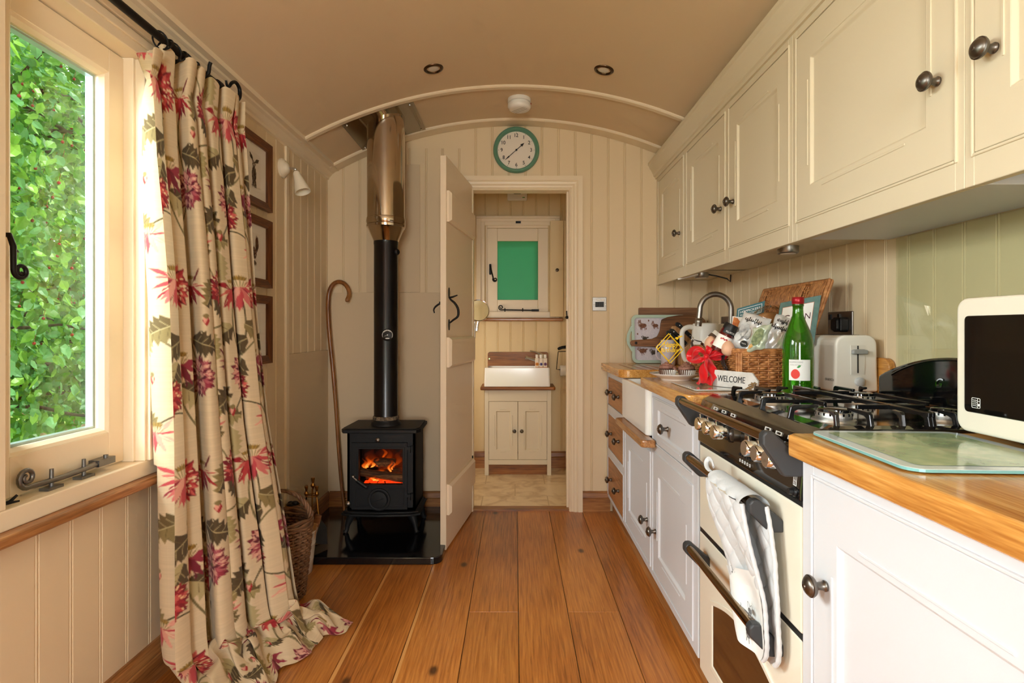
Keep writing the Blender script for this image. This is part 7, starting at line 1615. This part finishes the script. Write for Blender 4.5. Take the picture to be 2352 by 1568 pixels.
furl = mat('fox_brown_wash', (150, 100, 74), .7, vary=(90, (104, 66, 50)))
def critter(name, cx, cy, s_, seed, m, kind):
    b = MB(); rs = random.Random(seed); g_ = lambda v: f_((v[0], v[1], v[2] - .0014)); h_ = lambda x, y, rx, ry, n, l, w, a=None: hairs(b, g_, cx + x * s_, cy + y * s_, rx * s_, ry * s_, n, l * s_, w * s_, rs, a)
    b.poly(g_, ell(cx, cy, .017 * s_, .011 * s_, 16, .15))
    h_(0, 0, .020, .013, 120, .008, .0012, -2.6 if kind != 'duck' else -1.2); h_(-.018, .010, .009, .008, 60, .006, .0010)
    if kind == 'hare':
        for x in (-.020, -.013): h_(x, .020, .002, .009, 24, .007, .0012, 1.7)
        for x in (-.012, -.006, .011, .017): h_(x, -.015, .0016, .006, 14, .006, .0012, -1.6)
    elif kind == 'duck':
        h_(-.026, .008, .003, .002, 14, .006, .0012, 3.1); h_(.018, .006, .006, .003, 30, .009, .0012, .5)
        for x in (-.004, .006): h_(x, -.018, .001, .006, 8, .006, .0010, -1.6)
    else:
        h_(.020, .004, .008, .004, 40, .010, .0012, .3)
        for x in (-.010, .010): h_(x, -.012, .003, .004, 16, .005, .0012, -1.6)
    b.build(name, m, ba_)
critter('hare_print', -.095, .225, 1.15, 1, furl, 'hare'); critter('duck_print', -.10, .075, 1.1, 2, furl, 'duck'); critter('badger_print', -.032, .066, 1.0, 5, fur, 'badger'); critter('mouse_print', -.085, .150, .75, 3, fur, 'badger'); critter('hare_print', -.02, .225, .9, 4, furl, 'hare')
for (x, y) in ((-.128, .175), (-.06, .255), (-.05, .12)): b = MB(); b.poly(f_, ell(x, y, .004, .006), -.0011); b.build('acorn_print', furl, ba_)
# paddle board with handle to the left
f_ = plane((.955, D - .105, WT + .001), (1, 0, 0), (0, .16, 1))
P = [(-.252, .138)] + [(-.252 + .018 * math.cos(R(a)) - .006, .120 + .018 * math.sin(R(a))) for a in range(90, 271, 20)] + [(-.17, .100), (-.13, .098), (-.105, .080), (-.085, .045), (-.072, .015), (-.05, .002), (.165, .002), (.175, .02), (.175, .255), (.155, .275), (.09, .288), (.02, .288), (-.05, .276), (-.085, .262), (-.092, .235), (-.098, .195), (-.115, .160), (-.15, .145)]
b = MB(); b.slab(f_, P, 0, .016); t = thing('paddle_board', 'dark wooden paddle board with its handle resting over the tray', 'chopping board', f_((0, .1, 0))); b.build('board', M['boarddark'], t, bevel=.005, seg=3)
b = MB(); b.lathe(f_((-.243, .120, .0162)), f_((0, 0, 1)) - f_((0, 0, 0)), [(0, 0), (.008, 0), (.007, .0006), (0, .0006)], 16); b.build('hanging_hole', M['black'], t)
b = MB(); f_ = plane((1.035, D - .135, WT + .001), (1, 0, 0), (0, .16, 1)); b.slab(f_, rrect(-.12, .095, .0, .222, .012), 0, .014); tag(b.build('chopping_board', M['boardlight'], bevel=.003), 'pale wooden chopping board standing behind the knife block', 'chopping board')
# knife block
kb = V((.985, 3.10, WT)); t = thing('knife_block', 'slanted pale wooden knife block near the end wall', 'knife block', kb)
b = MB(); b.prism([V((x, 3.055, z)) for x, z in ((.925, WT + .0004), (1.06, WT + .0004), (1.06, WT + .11), (1.012, WT + .152), (.925, WT + .085))], (0, .085, 0)); b.build('block', M['boardlight'], t, bevel=.003)
kdir = V((-.62, 0, .60)).normalized()
for i, (x, z, y, l) in enumerate(((1.003, WT + .145, 3.08, .125), (.965, WT + .116, 3.085, .115), (.945, WT + .101, 3.07, .120))):
    p0 = V((x, y, z)) + kdir * .0; lab = ('black-handled kitchen knife highest in the wooden block', 'black-handled kitchen knife in the middle of the wooden block', 'black-handled kitchen knife lowest in the wooden block')[i]
    k = thing('kitchen_knife', lab, 'knife', p0, 'knives in the wooden block'); ff = plane(p0, kdir, kdir.cross(V((0, -1, 0))) if False else V((.60, 0, .62)))
    b = MB(); b.slab(ff, [(0.004, -.010), (l * .4, -.011), (l * .8, -.010), (l, -.014), (l + .012, -.008), (l + .012, .004), (l - .002, .012), (l * .7, .011), (0.004, .010)], -.008, .008); b.build('handle', M['plastic_k'], k, bevel=.003)
    b = MB(); b.slab(ff, [(-.004, -.010), (.006, -.010), (.006, .010), (-.004, .010)], -.003, .003); b.build('bolster', M['steelbr'], k)
    b = MB()
    for u in (.25, .60, .9): b.lathe(ff((l * u, .001, -.0082)), ff((0, 0, -1)) - ff((0, 0, 0)), [(0, 0), (.0032, 0), (.002, .0006), (0, .0006)], 10); b.lathe(ff((l * u, .001, .0082)), ff((0, 0, 1)) - ff((0, 0, 0)), [(0, 0), (.0032, 0), (.002, .0006), (0, .0006)], 10)
    b.build('rivet', M['chrome'], k)
# lilac mug
mc = V((.868, 3.11, WT)); t = thing('mug', 'tall lilac-white mug between the tray and knife block', 'mug', mc)
b = MB(); b.lathe(mc, (0, 0, 1), [(0, .004), (.034, .004), (.036, 0), (.040, .004), (.041, .14), (.039, .142), (.037, .14), (.036, .008), (0, .008)], 32); b.build('body', M['mug'], t)
b = MB(); b.tube([mc + V(p) for p in ((-.039, 0, .115), (-.058, 0, .112), (-.068, 0, .09), (-.068, 0, .055), (-.055, 0, .034), (-.039, 0, .03))], .005, 8); b.build('handle', M['mug'], t)
# ------------------------------------------------------------------ bathroom seen through the doorway
VY = 4.10; FZ = .012
t = thing('washstand', 'cream bathroom washstand with two panelled doors', 'cupboard', (.02, 4.2, FZ))
vx0, vx1 = -.227, .270; b = MB()
b.box(vx0, vx0 + .03, VY, VY + .02, FZ, .652); b.box(vx1 - .03, vx1, VY, VY + .02, FZ, .652); b.box(vx0 + .03, vx1 - .03, VY, VY + .02, .565, .652); b.box(vx0 + .03, vx1 - .03, VY, VY + .02, .092, .128)
b.box(vx0, vx0 + .016, VY + .02, BY - .02, FZ, .652); b.box(vx1 - .016, vx1, VY + .02, BY - .02, FZ, .652); b.box(vx0 + .016, vx1 - .016, VY + .02, BY - .02, .11, .125)
b.build('carcass', M['upper'], t, bevel=.0012, seg=1)
b = MB(); b.box(vx0 + .03, vx1 - .03, VY + .03, VY + .045, FZ, .092); b.build('plinth', M['splash'], t)
xm = (vx0 + vx1) / 2
for x0, x1, kx in ((vx0 + .032, xm - .0015, xm - .026), (xm + .0015, vx1 - .032, xm + .028)):
    d_ = panel_door('door', faceY(x0, VY + .001, .130), x1 - x0, .433, M['upper'], t, .055, .072); knob((kx, VY, .345), (0, -1, 0), d_, M['pewterdark'], .72)
b = MB(); b.prism([V((x, y, .652)) for x, y in rrect(-.258, .300, VY - .045, BY - .001, .02, 4, (1, 0, 0, 1))], (0, 0, .024)); tag(b.build('oak_slab', M['splash'], bevel=.006, seg=3), 'dark oak top board on the cream washstand', 'worktop')
t = thing('wash_basin', 'rectangular white ceramic basin on the washstand', 'basin', (.02, 4.2, .676))
b = MB(); O = rrect(-.226, .258, VY - .030, BY - .03, .012, 3); I = rrect(-.190, .165, VY - .004, BY - .055, .03, 4); n_ = 0
O = rrect(-.226, .258, VY - .030, BY - .03, .014, 4); I = rrect(-.20, .170, VY - .006, BY - .05, .03, 4); n = len(O)
Ob = [(p[0] * 1.016 if True else 0, p[1] - .003) for p in O]
b.add([V((x, y, .677)) for x, y in Ob] + [V((x, y, .818)) for x, y in O] + [V((x, y, .818)) for x, y in I] + [V((x * .9, 4.19 + (y - 4.19) * .85, .72)) for x, y in I], [(r_ * n + k, r_ * n + (k + 1) % n, r_ * n + n + (k + 1) % n, r_ * n + n + k) for r_ in range(3) for k in range(n)] + [tuple(reversed(range(n))), tuple(range(3 * n, 4 * n))])
b.build('bowl', M['ceramic'], t, bevel=.004, seg=2)
b = MB(); b.slab(faceY(0, BY - .001, 0), rrect(-.215, .262, .80, .925, .018, 5, (0, 1, 1, 0)), 0, .016); sp_ = b.build('wooden_splashback', M['splash'], bevel=.002); tag(sp_, 'dark wooden splashback board behind the bathroom basin', 'splashback')
b = MB()
for x in (-.202, .248): b.lathe((x, BY - .017, .872), (0, -1, 0), [(0, 0), (.0075, 0), (.006, .003), (0, .003)], 14)
b.build('mirror_screw', M['chrome'], sp_)
t = thing('basin_tap', 'chrome lever tap on the right of the bathroom basin', 'tap', (.205, 4.24, .818))
b = MB(); b.lathe((.205, 4.24, .818), (0, 0, 1), [(0, 0), (.024, 0), (.022, .012), (.020, .06), (.021, .085), (.012, .095), (0, .095)], 24); b.build('body', M['chrome'], t)
b = MB(); b.tube([(.205, 4.24, .842), (.17, 4.23, .862), (.12, 4.215, .878), (.085, 4.205, .886)], [.014, .012, .011, .010], 12); b.cyl((.095, 4.208, .885), (.078, 4.203, .889), .013, 14); b.build('spout', M['chrome'], t)
b = MB(); b.tube([(.205, 4.24, .905), (.185, 4.235, .918), (.155, 4.228, .930), (.115, 4.218, .938)], [.012, .008, .0055, .005], 10); b.build('lever', M['chrome'], t)
def flower(b, f_, x, y, r_, n_):
    for k in range(n_): a = 2 * PI * k / n_; b.poly(f_, ell(x + r_ * .55 * math.cos(a), y + r_ * .55 * math.sin(a), r_ * .5, r_ * .27, 10, a), .0006 + .0001 * k)
for i, (x, colr, lab, n_, pump) in enumerate(((.165, (224, 140, 40), 'small cream pump bottle with an orange flower on the basin', 14, True), (.196, (64, 58, 130), 'small cream bottle with a blue flower on the basin', 6, False), (.227, (120, 74, 110), 'small cream bottle with a purple flower on the basin', 9, False))):
    c = V((x, 4.115, .8184)); t = thing('toiletry_bottle', lab, 'bottle', c, 'toiletries on the basin'); w_ = .0145
    b = MB(); b.slab(faceUp(c.x, c.y, c.z), rrect(-w_, w_, -.010, .010, .005, 4), 0, .068 if not pump else .070); bo = b.build('bottle_body', mat('cream_bottle', (232, 216, 196), .4), t, bevel=.003)
    b = MB(); b.cyl(c + V((0, 0, .068)), c + V((0, 0, .072)), .008, 14); b.cyl(c + V((0, 0, .071)), c + V((0, 0, .096)), .0115, 18); b.build('cap', M['plastic_w'], t, bevel=.001)
    b = MB(); ff = faceY(c.x, c.y - .0102, c.z + .024); flower(b, ff, 0, 0, .0125, n_); fl_o = b.build('flower_print', mat('flower_ink_%d' % i, colr, .6), bo)
    b = MB(); b.poly(ff, ell(0, 0, .0035, .0035), .0025); b.build('flower_centre', M['black'], fl_o)
    b = MB(); b.box(-w_ * .98, w_ * .98, -.024, -.021, 0, .0006, fn=ff); b.build('orange_band', mat('orange_band', (206, 124, 60), .6), bo)
# round shaving mirror on a bracket, partly behind the door
mcx = V((-.262, 3.93, 1.238)); t = thing('shaving_mirror', 'round chrome shaving mirror beside the open plank door', 'mirror', mcx)
ax_ = V((.25, -.95, .12)).normalized()
b = MB(); b.lathe(mcx, ax_, [(.074, -.004), (.079, -.004), (.080, .002), (.078, .007), (.073, .005)], 44); b.lathe(mcx, ax_, [(0, -.005), (.078, -.005)], 44); b.build('rim', M['chrome'], t)
b = MB(); b.lathe(mcx, ax_, [(0, .003), (.0745, .003)], 44); b.build('mirror_glass', mat('mirror', (236, 226, 200), .06, 1.), t)
b = MB(); b.tube([mcx + V((0, .01, -.078)), mcx + V((-.006, .014, -.10)), mcx + V((-.012, .014, -.145))], .010, 10); b.tube([mcx + V((-.03, .01, -.078)), mcx + V((-.03, .014, -.16)), mcx + V((-.03, .02, -.20))], .009, 10); b.tube([mcx + V((-.03, .02, -.14)), V((-.5, 3.96, 1.06)), V((BX0 + .005, 3.98, 1.06))], .006, 8); b.tube([mcx + V((-.012, .014, -.145)), mcx + V((-.03, .018, -.15))], .008, 8); b.build('bracket', M['chrome'], t)
# toilet roll holder
t = thing('toilet_roll_holder', 'black wire toilet roll holder by the bathroom wall', 'holder', (.37, 4.26, .9))
b = MB(); b.tube([(.335, 4.262, .93), (.328, 4.262, .86), (.322, 4.262, .792), (.345, 4.262, .790), (.46, 4.262, .790)], .0028, 6); b.tube([(.335, 4.262, .93), (.40, 4.262, .932), (.49, 4.262, .932), (.492, 4.262, .79)], .0028, 6); b.build('wire', M['iron'], t)
b = MB(); b.tube([(.332, 4.262, .948), (.345, 4.262, .955), (.365, 4.262, .962), (.40, 4.262, .966), (.44, 4.262, .96), (.47, 4.262, .95)], [.009, .012, .011, .013, .011, .008], 10); b.tube([(.41, 4.262, .955), (.41, BY - .002, .955)], .006, 8); b.build('handle', M['iron'], t)
b = MB(); b.lathe((.350, 4.262, .781), (1, 0, 0), [(.018, 0), (.042, 0), (.0425, .002), (.0425, .098), (.042, .1), (.018, .1), (.018, 0)], 32); tag(b.build('toilet_roll', mat('white_tissue', (240, 236, 228), .9)), 'white toilet roll on the black wire holder', 'toilet roll')
# ------------------------------------------------------------------ garden outside the left window
def grass_mat():
    m, nt, b = _new('lawn'); L = nt.links.new; N = nt.nodes.new
    tc = N('ShaderNodeTexCoord'); n = N('ShaderNodeTexNoise'); n.inputs['Scale'].default_value = 3; n.inputs['Detail'].default_value = 8; L(tc.outputs['Object'], n.inputs['Vector'])
    r = N('ShaderNodeValToRGB'); r.color_ramp.elements[0].color = lin((120, 160, 60)) + (1,); r.color_ramp.elements[1].color = lin((220, 226, 140)) + (1,); L(n.outputs['Fac'], r.inputs['Fac']); L(r.outputs['Color'], b.inputs['Base Color']); b.inputs['Roughness'].default_value = .9; return m
struct(MB().box(-40, 40, -40, 40, -.62, -.6).build('ground', grass_mat()))
# post-and-rail fence
ft = thing('garden_fence', 'weathered post and rail fence beyond the cherry tree', 'fence', (-6, 6.5, -.6))
fd = V((.62, .78, 0)).normalized(); f0 = V((-8.8, 2.6, -.6)); fw = mat('weathered_wood', (150, 132, 104), .9, vary=(12, (110, 94, 70)))
for k in range(5): p = f0 + fd * 1.8 * k; b = MB(); b.box(p.x - .05, p.x + .05, p.y - .05, p.y + .05, -.6, .65); b.build('post', fw, ft)
for z in (-.15, .15, .45): b = MB(); b.bar(f0 + V((0, 0, z + .6)), f0 + fd * 7.4 + V((0, 0, z + .6)), .04, .09); b.build('fence_rail', fw, ft)
# cherry tree
ct = thing('cherry_tree', 'leafy cherry tree hung with small red cherries outside the window', 'tree', (-3.0, 3.2, -.6))
rs = np.random.RandomState(21)
bark_m = mat('cherry_bark', (92, 74, 62), .8, bump=(30, .4), vary=(10, (66, 52, 44)))
b = MB(); b.tube([(-3.9, 3.6, -.6), (-3.85, 3.55, .4), (-3.75, 3.5, 1.2), (-3.7, 3.45, 2.2), (-3.7, 3.4, 3.4)], [.16, .13, .11, .09, .06], 10); b.build('trunk', bark_m, ct)
b = MB(); rpy = random.Random(9); tips = []
for k in range(46):
    z0 = .4 + 2.8 * rpy.random(); p = V((-3.75, 3.5, z0)); d = V((rpy.uniform(-.2, 1.0), rpy.uniform(-1.1, .6), rpy.uniform(-.1, .6))).normalized(); pts = [p.copy()]
    for i in range(9): d = (d + V((rpy.uniform(-.2, .2), rpy.uniform(-.2, .2), rpy.uniform(-.26, .10)))).normalized(); p = p + d * .2; pts.append(p.copy())
    b.tube(pts, [.020 - .0018 * i for i in range(10)], 5); tips += pts[2:]
b.build('branches', bark_m, ct)
def leaves(n, seed, box, tipsl=None, size=(.055, .095)):
    rs = np.random.RandomState(seed)
    pos = np.stack([rs.uniform(box[0], box[1], n), rs.uniform(box[2], box[3], n), rs.uniform(box[4], box[5], n)], 1)
    if tipsl is not None:
        tp_ = np.array([tuple(t) for t in tipsl]); half = n // 2; pos[:half] = tp_[rs.randint(len(tp_), size=half)] + rs.randn(half, 3) * .10
    L_ = rs.uniform(size[0], size[1], n)[:, None]; W = L_ * rs.uniform(.24, .32, n)[:, None]
    d = np.stack([rs.randn(n) * .7 + .15, rs.randn(n) * .7 - .15, -rs.uniform(.2, 1.5, n)], 1); d /= np.linalg.norm(d, axis=1)[:, None]
    nr = np.stack([rs.randn(n) * .6 + .7, rs.randn(n) * .6 - .5, rs.randn(n) * .5 + .7], 1); s = np.cross(d, nr); s /= np.linalg.norm(s, axis=1)[:, None]; nr = np.cross(s, d)
    P = [pos, pos + d * L_ * .3 + s * W - nr * L_ * .02, pos + d * L_ * .32 - nr * L_ * .07, pos + d * L_ * .3 - s * W - nr * L_ * .02, pos + d * L_ * .66 + s * W * .82, pos + d * L_ * .68 - nr * L_ * .06, pos + d * L_ * .66 - s * W * .82, pos + d * L_ + nr * L_ * .05]
    vs = np.stack(P, 1).reshape(-1, 3); base = (np.arange(n) * 8)[:, None]
    tri = np.array([(0, 2, 1), (0, 3, 2), (4, 5, 7), (5, 6, 7)]); qd = np.array([(1, 2, 5, 4), (2, 3, 6, 5)])
    fs = [tuple(r) for r in (base[:, :, None] + tri[None]).reshape(-1, 3)] + [tuple(r) for r in (base[:, :, None] + qd[None]).reshape(-1, 4)]
    g = (rs.uniform(0, 1, n) ** 1.3)[:, None]; c0 = np.array(lin((70, 138, 40))); c1 = np.array(lin((166, 220, 92))); c2 = np.array(lin((126, 186, 124)))
    c = c0 * (1 - g) + c1 * g; pick = rs.rand(n) < .3; c[pick] = c2 * (.8 + .4 * g[pick]); c = np.repeat(c, 8, 0)
    return vs, fs, c
def leafobj(name, data, parent=None):
    vs, fs, c = data; me = bpy.data.meshes.new(name); cen = vs.mean(0); me.from_pydata((vs - cen).tolist(), [], fs); me.update()
    a = me.color_attributes.new('tint', 'FLOAT_COLOR', 'POINT'); a.data.foreach_set('color', np.concatenate([c, np.ones((len(c), 1))], 1).astype(np.float32).ravel())
    me.materials.append(leaf_m); o = bpy.data.objects.new(name, me); COL.objects.link(o); o.location = tuple(cen); o['kind'] = 'stuff'
    if parent: setpar(o, parent)
    return o
leaf_m = attr_mat('cherry_leaf', 'tint', .38, 0, None, .45)
leafobj('foliage', leaves(26000, 4, (-4.3, -2.15, 2.2, 4.8, -.3, 4.0), tips, (.050, .088)), ct)
b = MB(); rc = np.random.RandomState(5)
for _ in range(260):
    c = V((rc.uniform(-3.2, -2.15), rc.uniform(2.2, 4.0), rc.uniform(.9, 3.0))); b.ball(c, .0085, 7, 5); b.tube([c + V((0, 0, .008)), c + V((.006, .004, .045))], .0012, 4)
o = b.build('cherries', mat('cherry_red', (150, 26, 24), .2, coat=.5), ct); o['kind'] = 'stuff'
# hedge behind
hd_ = leafobj('hedge', leaves(9000, 14, (-12, -9.2, 6, 16, -.6, 7.5), None, (.22, .40))); tag(hd_, 'green hedge across the lawn behind the cherry tree', 'hedge', kind='stuff')
# ------------------------------------------------------------------ light and camera
wd = bpy.data.worlds.new('sky'); scn.world = wd; wd.use_nodes = True
nt = wd.node_tree; bg_ = nt.nodes['Background']
sky = nt.nodes.new('ShaderNodeTexSky'); sky.sky_type = 'HOSEK_WILKIE'; sky.turbidity = 4; sky.ground_albedo = .4; sky.sun_direction = V((.5, .3, .8)).normalized()
mixn = nt.nodes.new('ShaderNodeMix'); mixn.data_type = 'RGBA'; mixn.inputs[0].default_value = .75; mixn.inputs[7].default_value = (1, 1, .97, 1)
nt.links.new(sky.outputs[0], mixn.inputs[6]); nt.links.new(mixn.outputs[2], bg_.inputs['Color']); bg_.inputs['Strength'].default_value = 1.6
def area(name, loc, direction, sx, sy, power, col=(1, 1, 1), spread=180):
    l = bpy.data.lights.new(name, 'AREA'); l.shape = 'RECTANGLE'; l.size = sx; l.size_y = sy; l.energy = power; l.color = col; l.spread = R(spread)
    o = bpy.data.objects.new(name, l); COL.objects.link(o); o.location = V(loc); o.rotation_euler = V(direction).to_track_quat('-Z', 'Z').to_euler(); return o
s_ = bpy.data.lights.new('sun', 'SUN'); s_.energy = 5.0; s_.angle = R(2); s_.color = (1, .97, .9); so_ = bpy.data.objects.new('sun', s_); COL.objects.link(so_); so_.rotation_euler = V((-.55, -.25, -.8)).to_track_quat('-Z', 'Y').to_euler()
# daylight through the side windows; rear and bathroom fill lamps are added
area('window_daylight', (-1.85, .50, 1.90), (1, .08, -.40), .90, .80, 134, (.93, .97, 1))
area('rear_window_daylight', (-1.7, -.85, 1.65), (1, .45, -.22), .85, .8, 72, (.94, .975, 1))
area('rear_fill', (.05, YB - .25, 1.3), (-.22, 1, -.02), .8, 1.3, 64, (.95, .98, 1))  # fill lamp added behind the viewer to lift the left wall
area('bathroom_fill', (BX0 + .06, 3.75, 1.05), (1, .25, -.45), .35, .7, 5.0, (1, .88, .70))  # added fill lamp out of view; this side wall has no window
cam = bpy.data.cameras.new('camera'); co_ = bpy.data.objects.new('camera', cam); COL.objects.link(co_)
co_.location = (0, 0, CZ); co_.rotation_euler = (PI / 2, 0, 0)
cam.sensor_fit = 'HORIZONTAL'; cam.sensor_width = 36; cam.lens = 36 * F / 2352
cam.shift_x = (1176 - CX) / 2352; cam.shift_y = (CY - 784) / 2352; cam.clip_start = .02; cam.clip_end = 200
scn.camera = co_
scn.view_settings.view_transform = 'Standard'; scn.view_settings.look = 'None'; scn.view_settings.exposure = 0.
scn.cycles.use_adaptive_sampling = True; scn.cycles.adaptive_threshold = .1; scn.cycles.adaptive_min_samples = 10
scn.cycles.max_bounces = 7; scn.cycles.diffuse_bounces = 4; scn.cycles.glossy_bounces = 4; scn.cycles.transmission_bounces = 6; scn.cycles.transparent_max_bounces = 8
scn.cycles.caustics_reflective = False; scn.cycles.caustics_refractive = False; scn.cycles.sample_clamp_indirect = 6; scn.cycles.use_denoising = True
